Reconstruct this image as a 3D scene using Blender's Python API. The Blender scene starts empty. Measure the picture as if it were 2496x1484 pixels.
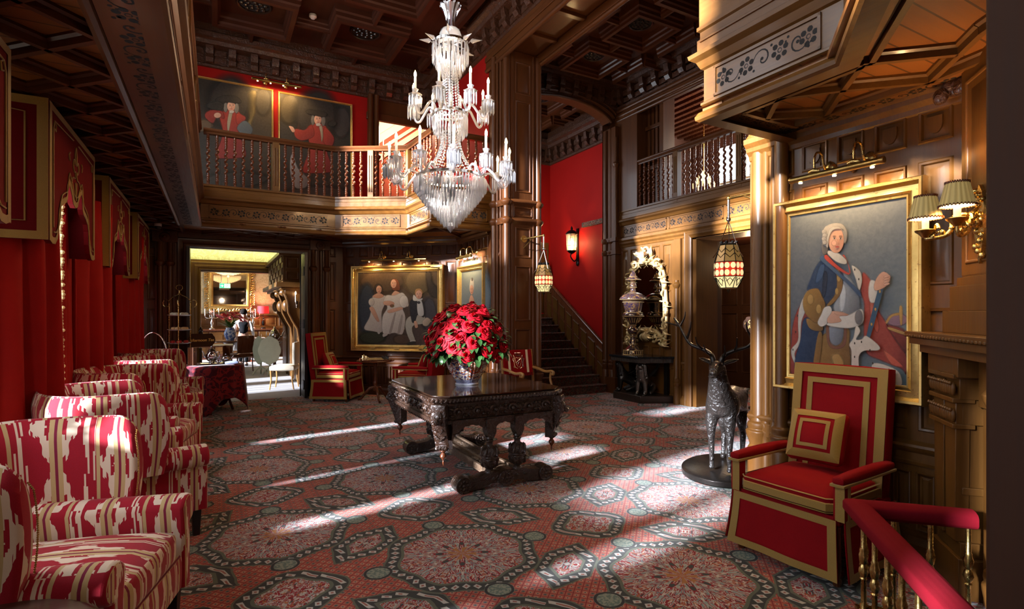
import bpy, bmesh, math, random
from mathutils import Vector, Matrix
from mathutils.geometry import tessellate_polygon
S = bpy.context.scene; COL = S.collection
PI = math.pi; R = math.radians
random.seed(7)
sin, cos, sqrt = math.sin, math.cos, math.sqrt
XL, XR, YB, XM = -1.3, 3.9, 10.65, 6.9          # left wall, hall right wall, back wall, mirror wall
Z1, Z2, ZR, ZC = 2.95, 3.48, 4.38, 6.45         # gallery soffit, gallery kerb, rail top, hall ceiling

# ---------------------------------------------------------------- mesh builder
class MB:
    def __init__(s):
        s.v = []; s.f = []; s.m = []; s.uv = {}; s.col = None; s.M = None; s.mi = 0
    def add(s, vs, fs, mi=None, uvs=None):
        b = len(s.v)
        for p in vs:
            p = Vector(p)
            s.v.append(s.M @ p if s.M else p)
        for k, f in enumerate(fs):
            s.f.append(tuple(i + b for i in f)); s.m.append(s.mi if mi is None else mi)
            if uvs: s.uv[len(s.f) - 1] = uvs[k]
        return s
    def box(s, x0, y0, z0, x1, y1, z1, mi=None):
        v = [(x, y, z) for z in (z0, z1) for y in (y0, y1) for x in (x0, x1)]
        return s.add(v, [(0, 2, 3, 1), (4, 5, 7, 6), (0, 1, 5, 4), (2, 6, 7, 3), (0, 4, 6, 2), (1, 3, 7, 5)], mi)
    def cbox(s, c, d, mi=None):
        return s.box(c[0]-d[0]/2, c[1]-d[1]/2, c[2]-d[2]/2, c[0]+d[0]/2, c[1]+d[1]/2, c[2]+d[2]/2, mi)
    def lathe(s, prof, seg=16, c=(0, 0, 0), mi=None, flute=None, ax=None, cap=True):
        vs = []; fs = []; n = len(prof)
        for r, z in prof:
            for k in range(seg):
                a = 2*PI*k/seg; q = r
                if flute: q = r*(1+flute[1]*cos(flute[0]*a))
                p = Vector((q*cos(a), q*sin(a), z))
                if ax: p = ax @ p
                vs.append(p + Vector(c))
        for i in range(n-1):
            for k in range(seg):
                k2 = (k+1) % seg
                fs.append((i*seg+k, i*seg+k2, (i+1)*seg+k2, (i+1)*seg+k))
        if cap:
            if prof[0][0] > 1e-5: fs.append(tuple(reversed(range(seg))))
            if prof[-1][0] > 1e-5: fs.append(tuple((n-1)*seg+k for k in range(seg)))
        return s.add(vs, fs, mi)
    def tube(s, path, rad, seg=8, mi=None, closed=False, cap=True, flat=1.0, up=(0, 0, 1)):
        P = [Vector(p) for p in path]; n = len(P)
        if not isinstance(rad, (list, tuple)): rad = [rad]*n
        vs = []; fs = []; prev = None
        for i in range(n):
            if closed: t = P[(i+1) % n]-P[i-1]
            else: t = P[min(i+1, n-1)]-P[max(i-1, 0)]
            t = t.normalized() if t.length > 1e-9 else Vector((0, 0, 1))
            if prev is None:
                a = Vector(up) if abs(t.dot(Vector(up))) < .95 else Vector((1, 0, 0))
                x = t.cross(a).normalized()
            else:
                x = prev - t*prev.dot(t)
                x = x.normalized() if x.length > 1e-6 else t.orthogonal().normalized()
            prev = x; y = t.cross(x)
            for k in range(seg):
                an = 2*PI*k/seg
                vs.append(P[i]+x*(rad[i]*cos(an))+y*(rad[i]*flat*sin(an)))
        for i in range(n if closed else n-1):
            j = (i+1) % n
            for k in range(seg):
                k2 = (k+1) % seg
                fs.append((i*seg+k, i*seg+k2, j*seg+k2, j*seg+k))
        if cap and not closed:
            fs.append(tuple(reversed(range(seg)))); fs.append(tuple((n-1)*seg+k for k in range(seg)))
        return s.add(vs, fs, mi)
    def prism(s, poly, z0, z1, mi=None, ax=None, o=(0, 0, 0)):
        """polygon in (a,b) extruded z0..z1; ax = matrix taking local to place"""
        n = len(poly); vs = [(p[0], p[1], z0) for p in poly]+[(p[0], p[1], z1) for p in poly]
        if ax is not None: vs = [ax @ Vector(p) for p in vs]
        vs = [Vector(p)+Vector(o) for p in vs]
        fs = [tuple(reversed(range(n))), tuple(range(n, 2*n))]+[(k, (k+1) % n, n+(k+1) % n, n+k) for k in range(n)]
        return s.add(vs, fs, mi)
    def sweep(s, prof, path, closed=False, mi=None, up=(0, 0, 1), cap=True):
        """profile (out, up) swept along a planar path with mitred corners; 'out' is to the right of travel (t x up)"""
        P = [Vector(p) for p in path]; n = len(P); U = Vector(up).normalized(); vs = []; fs = []; m = len(prof)
        for i in range(n):
            a = (P[i]-P[i-1]) if (closed or i > 0) else None
            b = (P[(i+1) % n]-P[i]) if (closed or i < n-1) else None
            if a is None: a = b
            if b is None: b = a
            na = a.cross(U).normalized(); nb = b.cross(U).normalized()
            q = na+nb; q = q/max(.25, q.dot(na)) if q.length > 1e-6 else na
            for o, h in prof: vs.append(P[i]+q*o+U*h)
        for i in range(n if closed else n-1):
            j = (i+1) % n
            for k in range(m-1): fs.append((i*m+k, j*m+k, j*m+k+1, i*m+k+1))
        if cap and not closed:
            fs.append(tuple(range(m))); fs.append(tuple(reversed([(n-1)*m+k for k in range(m)])))
        return s.add(vs, fs, mi)
    def grid(s, fn, nu, nv, mi=None, uvf=None, wrapu=False):
        vs = [fn(i/nu, j/nv) for j in range(nv+1) for i in range(nu+1)]
        fs = []; uv = [] if uvf else None
        for j in range(nv):
            for i in range(nu):
                a = j*(nu+1)+i; fs.append((a, a+1, a+nu+2, a+nu+1))
                if uvf: uv.append([uvf(i/nu, j/nv), uvf((i+1)/nu, j/nv), uvf((i+1)/nu, (j+1)/nv), uvf(i/nu, (j+1)/nv)])
        return s.add(vs, fs, mi, uv)
    def ball(s, c, r, seg=10, ring=6, mi=None, sc=(1, 1, 1)):
        prof = [(sin(PI*i/ring), -cos(PI*i/ring)) for i in range(ring+1)]
        b = len(s.v); old = s.M; s.M = None
        s.lathe([(max(p[0], 1e-4)*r, p[1]*r) for p in prof], seg, mi=mi, cap=False)
        for i in range(b, len(s.v)):
            p = s.v[i]; p = Vector((p[0]*sc[0]+c[0], p[1]*sc[1]+c[1], p[2]*sc[2]+c[2])); s.v[i] = old @ p if old else p
        s.M = old
        return s
    def build(s, name, mats, parent=None, loc=None, smooth=35, bevel=0, uvdef=False):
        me = bpy.data.meshes.new(name)
        me.from_pydata([tuple(p) for p in s.v], [], s.f)
        if not isinstance(mats, (list, tuple)): mats = [mats]
        for m in mats: me.materials.append(m)
        if len(mats) > 1: me.polygons.foreach_set('material_index', s.m)
        if s.uv:
            ul = me.uv_layers.new(name='UVMap')
            for fi, p in enumerate(me.polygons):
                u = s.uv.get(fi)
                if u:
                    for li, c in zip(p.loop_indices, u): ul.data[li].uv = c
        if s.col:
            ca = me.color_attributes.new('Col', 'FLOAT_COLOR', 'POINT')
            for i, c in enumerate(s.col): ca.data[i].color = c
        bm = bmesh.new(); bm.from_mesh(me); bmesh.ops.recalc_face_normals(bm, faces=bm.faces); bm.to_mesh(me); bm.free(); me.update()
        if smooth:
            me.polygons.foreach_set('use_smooth', [True]*len(me.polygons))
            me.set_sharp_from_angle(angle=R(smooth))
        o = bpy.data.objects.new(name, me); COL.objects.link(o)
        if parent is not None: o.parent = parent
        if loc is not None: o.location = loc
        if bevel:
            b = o.modifiers.new('Bevel', 'BEVEL'); b.width = bevel; b.segments = 2; b.limit_method = 'ANGLE'; b.angle_limit = R(40)
        return o

def tag(o, label=None, cat=None, group=None, kind=None):
    if label: o['label'] = label
    if cat: o['category'] = cat
    if group: o['group'] = group
    if kind: o['kind'] = kind
    return o
def struct(o, label=None): o['kind'] = 'structure'; return o
def thing(name, label, cat, loc=(0, 0, 0), rz=0, group=None):
    o = bpy.data.objects.new(name, None); COL.objects.link(o); o.location = loc; o.rotation_euler = (0, 0, rz)
    o.empty_display_size = .1
    return tag(o, label, cat, group)
def dup(root, loc=None, rz=None, label=None, group=None, rot=None, scale=None):
    r = root.copy(); COL.objects.link(r)
    if loc is not None: r.location = loc
    if rz is not None: r.rotation_euler = (0, 0, rz)
    if rot is not None: r.rotation_euler = rot
    if scale: r.scale = (scale,)*3
    if label: r['label'] = label
    if group: r['group'] = group
    for ch in list(root.children):
        c = ch.copy(); COL.objects.link(c); c.parent = r
        for g in list(ch.children):
            d = g.copy(); COL.objects.link(d); d.parent = c
    return r
def put(src, parent, loc=None, rot=None):
    o = src.copy(); COL.objects.link(o); o.parent = parent
    if loc is not None: o.location = loc
    if rot is not None: o.rotation_euler = rot
    return o
def frameM(o, x, y, z):
    x, y, z = Vector(x), Vector(y), Vector(z)
    return Matrix(((x[0], y[0], z[0], o[0]), (x[1], y[1], z[1], o[1]), (x[2], y[2], z[2], o[2]), (0, 0, 0, 1)))
def wallM(a, d, z=0):
    """local (s, depth out, z): s along d (unit 2D) from point a; out = to the right of d"""
    return frameM((a[0], a[1], z), (d[0], d[1], 0), (d[1], -d[0], 0), (0, 0, 1))
def spline(pts, n=8, closed=False):
    P = [Vector(p) for p in pts]; out = []; m = len(P)
    for i in range(m if closed else m-1):
        if closed: p0, p1, p2, p3 = P[i-1], P[i], P[(i+1) % m], P[(i+2) % m]
        else: p0, p1, p2, p3 = P[max(i-1, 0)], P[i], P[i+1], P[min(i+2, m-1)]
        for k in range(n):
            t = k/n
            out.append(.5*((2*p1)+(p2-p0)*t+(2*p0-5*p1+4*p2-p3)*t*t+(3*p1-p0-3*p2+p3)*t**3))
    if not closed: out.append(P[-1])
    return out
def lerp(a, b, t): return a+(b-a)*t
def skin(name, chains, mat, parent, sub=2, loc=None):
    """chains: list of lists of (pos, radius); joins where positions coincide; grown with a Skin modifier"""
    bm = bmesh.new(); idx = {}; rad = []
    def vert(p, r):
        k = tuple(round(c, 4) for c in p)
        if k not in idx: idx[k] = bm.verts.new(p); rad.append(r)
        return idx[k]
    for ch in chains:
        prev = None
        for p, r in ch:
            q = vert(p, r)
            if prev is not None and prev is not q and not bm.edges.get((prev, q)): bm.edges.new((prev, q))
            prev = q
    me = bpy.data.meshes.new(name); bm.to_mesh(me); bm.free()
    o = bpy.data.objects.new(name, me); COL.objects.link(o); me.materials.append(mat)
    o.modifiers.new('Skin', 'SKIN').use_smooth_shade = True
    for i, r in enumerate(rad):
        rr = r if isinstance(r, tuple) else (r, r)
        me.skin_vertices[0].data[i].radius = rr
    me.skin_vertices[0].data[0].use_root = True
    sd = o.modifiers.new('Sub', 'SUBSURF'); sd.levels = sub; sd.render_levels = sub
    if parent is not None: o.parent = parent
    if loc is not None: o.location = loc
    return o

# ---------------------------------------------------------------- node expressions
class X:
    nt = None
    def __init__(s, k): s.k = k
    @staticmethod
    def m(op, *a):
        n = X.nt.nodes.new('ShaderNodeMath'); n.operation = op
        for i, q in enumerate(a):
            if isinstance(q, X): X.nt.links.new(q.k, n.inputs[i])
            else: n.inputs[i].default_value = q
        return X(n.outputs[0])
    def __add__(s, o): return X.m('ADD', s, o)
    __radd__ = __add__
    def __sub__(s, o): return X.m('SUBTRACT', s, o)
    def __rsub__(s, o): return X.m('SUBTRACT', o, s)
    def __mul__(s, o): return X.m('MULTIPLY', s, o)
    __rmul__ = __mul__
    def __truediv__(s, o): return X.m('DIVIDE', s, o)
    def __lt__(s, o): return X.m('LESS_THAN', s, o)
    def __gt__(s, o): return X.m('GREATER_THAN', s, o)
    def abs(s): return X.m('ABSOLUTE', s)
    def fract(s): return X.m('FRACT', s)
    def floor(s): return X.m('FLOOR', s)
    def round(s): return X.m('ROUND', s)
    def sin(s): return X.m('SINE', s)
    def cos(s): return X.m('COSINE', s)
    def sqrt(s): return X.m('SQRT', s)
    def max(s, o): return X.m('MAXIMUM', s, o)
    def min(s, o): return X.m('MINIMUM', s, o)
def vec(x, y, z=0.0):
    n = X.nt.nodes.new('ShaderNodeCombineXYZ')
    for i, q in enumerate((x, y, z)):
        if isinstance(q, X): X.nt.links.new(q.k, n.inputs[i])
        else: n.inputs[i].default_value = q
    return X(n.outputs[0])
def noise(v, scale=1, detail=2, rough=.5, dist=0):
    n = X.nt.nodes.new('ShaderNodeTexNoise')
    if v is not None: X.nt.links.new(v.k, n.inputs['Vector'])
    n.inputs['Scale'].default_value = scale; n.inputs['Detail'].default_value = detail
    n.inputs['Roughness'].default_value = rough; n.inputs['Distortion'].default_value = dist
    return X(n.outputs['Fac'])
def white(v, w=None):
    n = X.nt.nodes.new('ShaderNodeTexWhiteNoise'); n.noise_dimensions = '3D'; X.nt.links.new(v.k, n.inputs['Vector'])
    return X(n.outputs['Value'])
def mixc(f, a, b):
    n = X.nt.nodes.new('ShaderNodeMix'); n.data_type = 'RGBA'; n.clamp_factor = True
    if isinstance(f, X): X.nt.links.new(f.k, n.inputs[0])
    else: n.inputs[0].default_value = f
    for i, q in ((6, a), (7, b)):
        if isinstance(q, X): X.nt.links.new(q.k, n.inputs[i])
        else: n.inputs[i].default_value = (*q, 1) if len(q) == 3 else q
    return X(n.outputs[2])
def coords(kind='Object'):
    n = X.nt.nodes.new('ShaderNodeTexCoord'); s = X.nt.nodes.new('ShaderNodeSeparateXYZ')
    X.nt.links.new(n.outputs[kind], s.inputs[0])
    return X(n.outputs[kind]), X(s.outputs[0]), X(s.outputs[1]), X(s.outputs[2])
def newmat(name, rough=.5, metal=0, spec=.5, sheen=0, coat=0, emit=None, es=0, col=(.5, .5, .5)):
    m = bpy.data.materials.new(name); m.use_nodes = True; X.nt = m.node_tree
    b = X.nt.nodes['Principled BSDF']
    b.inputs['Roughness'].default_value = rough; b.inputs['Metallic'].default_value = metal
    b.inputs['Specular IOR Level'].default_value = spec; b.inputs['Base Color'].default_value = (*col, 1)
    if sheen: b.inputs['Sheen Weight'].default_value = sheen; b.inputs['Sheen Roughness'].default_value = .4
    if coat: b.inputs['Coat Weight'].default_value = coat; b.inputs['Coat Roughness'].default_value = .12
    if emit: b.inputs['Emission Color'].default_value = (*emit, 1); b.inputs['Emission Strength'].default_value = es
    return m, b
def setin(b, k, x): X.nt.links.new(x.k, b.inputs[k])
def bump(b, h, strength=.3, dist=.01):
    n = X.nt.nodes.new('ShaderNodeBump'); n.inputs['Strength'].default_value = strength; n.inputs['Distance'].default_value = dist
    X.nt.links.new(h.k, n.inputs['Height']); X.nt.links.new(n.outputs[0], b.inputs['Normal'])
def srgb(h):
    c = [int(h[i:i+2], 16)/255 for i in (0, 2, 4)]
    return tuple(x/12.92 if x <= .04045 else ((x+.055)/1.055)**2.4 for x in c)
SUNE, CANDE, PICE, UPE, LOE, ENTE, COREE, EXPO = 46.0, 5.0, 7.0, 36.0, 21.0, 14.0, 2.2, 1.1
# ---------------------------------------------------------------- materials
def wood(name, c0, c1, axis='z', rough=.38, coat=.12, fine=1.0, plank=None):
    m, b = newmat(name, rough, coat=coat, spec=.3)
    v, x, y, z = coords()
    sx, sy, sz = {'z': (1, 1, .06), 'x': (.06, 1, 1), 'y': (1, .06, 1)}[axis]
    p = vec(x*sx, y*sy, z*sz)
    n1 = noise(p, 9*fine, 4, .6, .6); n2 = noise(p, 70*fine, 3, .6)
    f = n1*.6+n2*.55-.1
    big = noise(v, 1.3, 2)
    c = mixc(f, c0, c1)
    c = mixc(big*.55, c, tuple(.55*q for q in c0))
    setin(b, 'Base Color', c)
    if plank:
        q = {'x': y, 'y': x, 'z': x}[axis]; g = (((q*(1/plank)).fract()-.5).abs() > .46); c = mixc(g*.8, c, (.01, .004, .002)); setin(b, 'Base Color', c)
    setin(b, 'Roughness', n2*.2+(rough-.08))
    bump(b, n2+n1*.4, .12, .004)
    return m
def flat(name, col, rough=.5, metal=0, var=.25, scale=12, bmp=0, **k):
    m, b = newmat(name, rough, metal, col=col, **k)
    v, x, y, z = coords(); n = noise(v, scale, 3, .6)
    setin(b, 'Base Color', mixc(n, tuple(q*(1-var) for q in col), tuple(min(1, q*(1+var)) for q in col)))
    if bmp: bump(b, noise(v, scale*2.2, 3, .6), bmp, .01)
    return m
OAK0, OAK1 = (.060, .022, .0045), (.215, .090, .017)
M = {}
M['oak'] = wood('oak_panel', OAK0, OAK1, 'z')
OAKSH0, OAKSH1 = (.042, .0125, .0035), (.155, .050, .0125)  # same oak as the golden one, with dimmer light put into the colour
M['oak_shaded'] = wood('oak_panel_shaded', OAKSH0, OAKSH1, 'z')
M['oak_x'] = wood('oak_board_x', OAKSH0, OAKSH1, 'x')
M['oak_y'] = wood('oak_board_y', OAKSH0, OAKSH1, 'y')
M['oak_lit_y'] = wood('oak_board_lit', OAK0, OAK1, 'y')  # same oak again, the brighter right side put into its tone
M['fascia'] = wood('varnished_fascia', OAK0, OAK1, 'x', .3, .55)
M['oak_red_x'] = wood('oak_ceiling_x', (.040, .009, .0025), (.135, .036, .009), 'x', .4, .1)
M['oak_red_y'] = wood('oak_ceiling_y', (.026, .0055, .002), (.095, .022, .006), 'y', .5, .05)
M['oak_bounce_x'] = wood('oak_soffit_bounce_x', (.16, .050, .010), (.36, .135, .028), 'x', .4, .12, 1.0, .125)  # boards lightened: bounce from the sunlit floor put into the colour
M['oak_light_y'] = wood('oak_soffit_y', (.16, .055, .013), (.34, .14, .038), 'y', .35, .15)
M['darkoak'] = wood('dark_carved_oak', (.010, .005, .003), (.040, .017, .009), 'x', .3, .5)
M['jamb'] = wood('dark_door_wood', (.032, .012, .005), (.075, .027, .011), 'z', .6, 0)
M['mahog'] = wood('mahogany', (.07, .018, .007), (.2, .06, .022), 'z', .25, .5)
M['dark'] = flat('pierced_shadow', (.006, .004, .003), .9)
M['black'] = flat('black_paint', (.008, .007, .007), .35)
M['iron'] = flat('black_iron', (.012, .011, .010), .4, .6)
def velvet(name, col, rough=.75, sheen=.12):
    m, b = newmat(name, rough, sheen=sheen, spec=.1)
    v, x, y, z = coords(); n = noise(v, 6, 3, .6, .4); f = noise(v, 260, 2)
    c = mixc(n*.8, tuple(q*.62 for q in col), col)
    setin(b, 'Base Color', mixc(f*.4, c, tuple(q*1.3 for q in col)))
    b.inputs['Sheen Tint'].default_value = (1, .25, .2, 1)
    bump(b, f+n*2, .12, .004)
    return m
M['red'] = velvet('red_velvet', (.27, .004, .007), .75, .06)
M['redseat'] = velvet('red_wool', (.20, .005, .012), .9, .0)
M['drape'] = velvet('red_drape', (.34, .008, .006), .65)
M['pelmet'] = velvet('pelmet_velvet', (.13, .003, .004), .8, .04)
def redwall():
    m, b = newmat('red_damask_wall', .65, spec=.12); v, x, y, z = coords()
    f = noise(v, 60, 2); n = noise(v, 1.6, 2)
    setin(b, 'Base Color', mixc(n, (.25, .004, .003), (.34, .008, .005))); bump(b, f, .05, .003); return m
M['redwall'] = redwall()
def trimgold():
    m, b = newmat('gold_braid', .55, 0, spec=.4, sheen=.3); v, x, y, z = coords('UV')
    v2, ox, oy, oz = coords()
    w = noise(v2, 240, 2); k = ((ox+oy*1.3+oz)*1300).sin()*.5+.5
    setin(b, 'Base Color', mixc(k*.4+w*.5, (.22, .12, .018), (.43, .265, .052))); bump(b, k+w, .35, .002); return m
M['braid'] = trimgold()
def gilt(name, c0=(.42, .24, .055), c1=(.85, .60, .22), rough=.32, metal=.85, worn=(.18, .05, .02)):
    m, b = newmat(name, rough, metal); v, x, y, z = coords(); n = noise(v, 9, 4, .65); f = noise(v, 45, 3)
    c = mixc(n, c0, c1); c = mixc((f > .66)*.5, c, worn); setin(b, 'Base Color', c); setin(b, 'Roughness', f*.25+rough-.1); bump(b, f, .15, .004); return m
M['gilt'] = gilt('gilt_frame')
M['giltpale'] = gilt('pale_gilt', (.55, .38, .15), (.80, .62, .32), .45, .6, (.5, .34, .14))
M['brass'] = gilt('brass', (.45, .30, .09), (.72, .52, .20), .25, 1, (.3, .18, .05))
M['bronzebrass'] = gilt('aged_brass', (.22, .13, .035), (.48, .31, .10), .3, 1, (.12, .07, .02))
M['silver'] = flat('silver', (.75, .73, .70), .14, 1, .1)
M['bronze'] = flat('dark_bronze', (.030, .025, .022), .28, .75, .45, 9, .25)
M['bronzelt'] = flat('grey_bronze', (.16, .14, .12), .3, .85, .5, 18, .3)
M['candle'] = flat('candle_ivory', (.85, .80, .70), .5, 0, .03)
M['white'] = flat('white_linen', (.78, .77, .76), .8, 0, .06)
M['china'] = flat('white_china', (.8, .8, .8), .15, 0, .03)
M['cream'] = flat('cream_paint', (.66, .58, .44), .6, 0, .06)
M['leaf'] = flat('rose_leaf', (.030, .085, .022), .35, 0, .6, 30)
M['stem'] = flat('rose_stem', (.035, .085, .018), .5, 0, .3, 30)
M['petal'] = flat('rose_petal', (.44, .003, .012), .6, 0, .4, 40, spec=.2)
M['marble'] = flat('black_marble', (.012, .014, .016), .12, 0, .9, 22)
M['mirror'] = newmat('mirror_glass', .03, 1, col=(.55, .50, .44))[0]
M['toplass'] = newmat('polished_dark_top', .05, 0, spec=.8, col=(.020, .009, .005), coat=.8)[0]
M['felt'] = flat('chess_dark', (.02, .015, .012), .3)
M['boxwood'] = flat('boxwood', (.62, .44, .20), .35)
M['skin'] = flat('skin', (.55, .30, .21), .55, 0, .08)
M['hair'] = flat('dark_hair', (.03, .02, .015), .6)
M['emitwarm'] = newmat('lit_bulb', emit=(1, .62, .26), es=22, col=(1, .8, .5))[0]
M['emitsoft'] = newmat('lit_lining', emit=(1, .72, .38), es=2.2, col=(1, .85, .6))[0]
M['spot'] = newmat('lit_lamp_lens', emit=(1, .75, .40), es=9, col=(1, .8, .5))[0]
for k in ('emitwarm', 'emitsoft', 'spot'): M[k].cycles.emission_sampling = 'NONE'
def crystal():
    m = bpy.data.materials.new('crystal'); m.use_nodes = True; X.nt = nt = m.node_tree
    for n in list(nt.nodes):
        if n.type != 'OUTPUT_MATERIAL': nt.nodes.remove(n)
    out = nt.nodes['Material Output']
    g = nt.nodes.new('ShaderNodeBsdfGlossy'); g.inputs['Roughness'].default_value = .08; g.inputs['Color'].default_value = (.95, .96, 1, 1)
    t = nt.nodes.new('ShaderNodeBsdfTransparent'); t.inputs['Color'].default_value = (.92, .93, .96, 1)
    d = nt.nodes.new('ShaderNodeBsdfTranslucent'); d.inputs['Color'].default_value = (.86, .87, .92, 1)
    d2 = nt.nodes.new('ShaderNodeBsdfDiffuse'); d2.inputs['Color'].default_value = (.86, .87, .92, 1)
    f = nt.nodes.new('ShaderNodeFresnel'); f.inputs['IOR'].default_value = 1.7
    a = nt.nodes.new('ShaderNodeMixShader'); a.inputs[0].default_value = .5; nt.links.new(d.outputs[0], a.inputs[1]); nt.links.new(d2.outputs[0], a.inputs[2])
    e = nt.nodes.new('ShaderNodeMixShader'); e.inputs[0].default_value = .42; nt.links.new(t.outputs[0], e.inputs[1]); nt.links.new(a.outputs[0], e.inputs[2])
    h = nt.nodes.new('ShaderNodeMixShader'); nt.links.new(f.outputs[0], h.inputs[0]); nt.links.new(e.outputs[0], h.inputs[1]); nt.links.new(g.outputs[0], h.inputs[2])
    nt.links.new(h.outputs[0], out.inputs[0]); return m
M['crystal'] = crystal()
def glass(name, col, rough=.02, alpha=.75):
    m = bpy.data.materials.new(name); m.use_nodes = True; nt = m.node_tree; b = nt.nodes['Principled BSDF']; out = nt.nodes['Material Output']
    b.inputs['Base Color'].default_value = (*col, 1); b.inputs['Roughness'].default_value = rough
    t = nt.nodes.new('ShaderNodeBsdfTransparent'); t.inputs[0].default_value = (*[min(1, c*1.2) for c in col], 1)
    mx = nt.nodes.new('ShaderNodeMixShader'); mx.inputs[0].default_value = 1-alpha
    nt.links.new(t.outputs[0], mx.inputs[1]); nt.links.new(b.outputs[0], mx.inputs[2]); nt.links.new(mx.outputs[0], out.inputs[0]); return m
M['pane'] = glass('window_pane', (.9, .95, 1), .02, .96); M['pane_half_dim'] = glass('half_dimmed_pane', (.5, .52, .56), .05, .6); M['pane_dim'] = glass('dimmed_pane', (.42, .45, .5), .05, .55)  # pane tints added to dim the sun through some of the windows

def carpet():
    m, b = newmat('hall_carpet', .95, spec=.1, sheen=.15); v, x, y, z = coords()
    LX, LY, AX, AY = 2.03, 1.80, 1.403, 3.20
    wob = noise(v, 9, 1)*.02
    s = (x-AX+wob)/LX; t = (y-AY+wob)/LY
    u = s+t; w = s-t
    du = u-u.round(); dw = w-w.round()
    px = (du+dw)*(LX/2); py = (du-dw)*(LY/2)
    r = (px*px+py*py).sqrt(); ang = X.m('ARCTAN2', py, px)
    Rm = (ang*8).cos()*.018+.405
    au = du.abs(); aw = dw.abs()
    A = 1.36
    qx = (.5-au)*A; qy = (.5-aw)*A
    r2 = (qx*qx+qy*qy).sqrt(); ang2 = X.m('ARCTAN2', qy, qx)
    f0 = r-Rm                                         # <0 inside the big medallion
    f2 = r2-((ang2*4).cos()*-.02+.185)
    c1 = (qx*1.2).max(qx*.75+aw*(A*.62))-.12
    c2 = (qy*1.2).max(qy*.75+au*(A*.62))-.12
    f1 = c1.min(c2)
    fs = f2.min(f1)
    d = f0.min(fs)                                   # distance-like to nearest red area
    # borders
    inband = (d > 0)*(d < .075)
    along = mixv = (ang*(1/(2*PI))*44)
    al2 = (px*1.0+py*.6)*14
    isbig = f0 < fs
    sel = isbig*along+(1-isbig)*al2
    diam = ((sel.fract()-.5).abs()*1.6+((d-.0375)*22).abs()) < .62
    dia2 = ((sel.fract()-.5).abs()*1.6+((d-.0375)*22).abs()) < .26
    # field trellis
    g1 = ((x+y)*17).fract()-.5; g2 = ((x-y)*17).fract()-.5
    dot = ((g1*g1+g2*g2).sqrt() < .27); line = (g1.abs() > .43).max(g2.abs() > .43)
    dot2 = ((g1*g1+g2*g2).sqrt() < .12)
    field = mixc(line, (.45, .125, .080), (.24, .018, .022))
    par = (((x+y)*8.5).floor()+((x-y)*8.5).floor())*.5
    field = mixc(dot*(par.fract() > .25)*.85, field, (.50, .30, .20)); field = mixc(dot*(par.fract() < .25)*.8, field, (.10, .15, .13))
    field = mixc(dot2, field, (.05, .05, .08))
    # flowers inside the red areas, mirrored about the medallion axes
    fa = ((ang*(8/(2*PI))).fract()-.5).abs()
    P1 = vec(r*6, fa*(r*10+1), 1.0); P2 = vec(qx*13, qy*13, 4.0)
    na = mixc(isbig, noise(P2, 1.5, 2, .5, 1.2), noise(P1, 1.5, 2, .5, 1.2))
    nb = noise(vec(r*10, fa*(r*16+2), 7.0), 1.4, 1, .5, 1.0); nc = noise(vec(qx*20, qy*20, 2.0), 1.2, 1, .5, 1.0)
    nn = isbig*nb+(1-isbig)*nc
    nav = X.nt.nodes.new('ShaderNodeRGBToBW'); X.nt.links.new(na.k, nav.inputs[0]); na = X(nav.outputs[0])
    red = mixc(noise(v, 40, 2), (.22, .003, .010), (.36, .008, .020))
    red = mixc((nn-.5).abs() < .032, red, (.60, .56, .50))
    red = mixc(nn > .64, red, (.20, .32, .34))
    red = mixc((na-.50).abs() < .028, red, (.40, .43, .40))
    red = mixc((nn < .33), red, (.035, .06, .06))
    red = mixc(((na-.62).abs() < .018), red, (.48, .17, .04))
    red = mixc(isbig*(r < .09)*((ang*8).sin() > 0), red, (.42, .18, .05))
    edge = ((d > -.02)*(d < 0)).max((d > .075)*(d < .087))
    band = mixc(diam, (.030, .045, .045), (.52, .53, .49)); band = mixc(dia2, band, (.33, .12, .09))
    c = mixc(d < 0, field, red)
    c = mixc(inband, c, band)
    c = mixc(edge, c, (.11, .14, .10))
    # roundels on the medallion rims
    rx = px.abs(); ry = py.abs()
    ra = ((rx-.545)*(rx-.545)+ry*ry).sqrt().min((rx*rx+(ry-.52)*(ry-.52)).sqrt())
    c = mixc(ra < .085, c, mixc(noise(v, 55, 1) > .5, (.13, .20, .17), (.27, .32, .25)))
    c = mixc((ra-.075).abs() < .008, c, (.02, .03, .035))
    pile = noise(v, 330, 2); big = noise(v, 2.2, 2)
    c = mixc(pile*.5, c, mixc(.45, c, (.02, .01, .01)))
    c = mixc(.05, c, (.35, .2, .16))
    setin(b, 'Base Color', c); bump(b, pile, .35, .006)
    return m
M['carpet'] = carpet()
def palecarpet():
    m, b = newmat('dining_carpet', .9, spec=.1); v, x, y, z = coords()
    n = noise(vec(x*2, y*9, z), 3, 3); f = noise(v, 14, 2)
    setin(b, 'Base Color', mixc(n, (.34, .34, .35), (.58, .56, .55))); return m
M['carpet2'] = palecarpet()
def stairc():
    m, b = newmat('stair_carpet', .95, spec=.1); v, x, y, z = coords()
    n = noise(vec(x*7, y*7, z*7), 3, 2, .5, 1.2); n2 = noise(v, 26, 2, .5, 1)
    c = mixc(n > .53, (.055, .042, .036), (.15, .024, .018)); c = mixc((n2-.5).abs() < .03, c, (.20, .14, .10)); setin(b, 'Base Color', c); return m
M['stairc'] = stairc()
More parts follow.
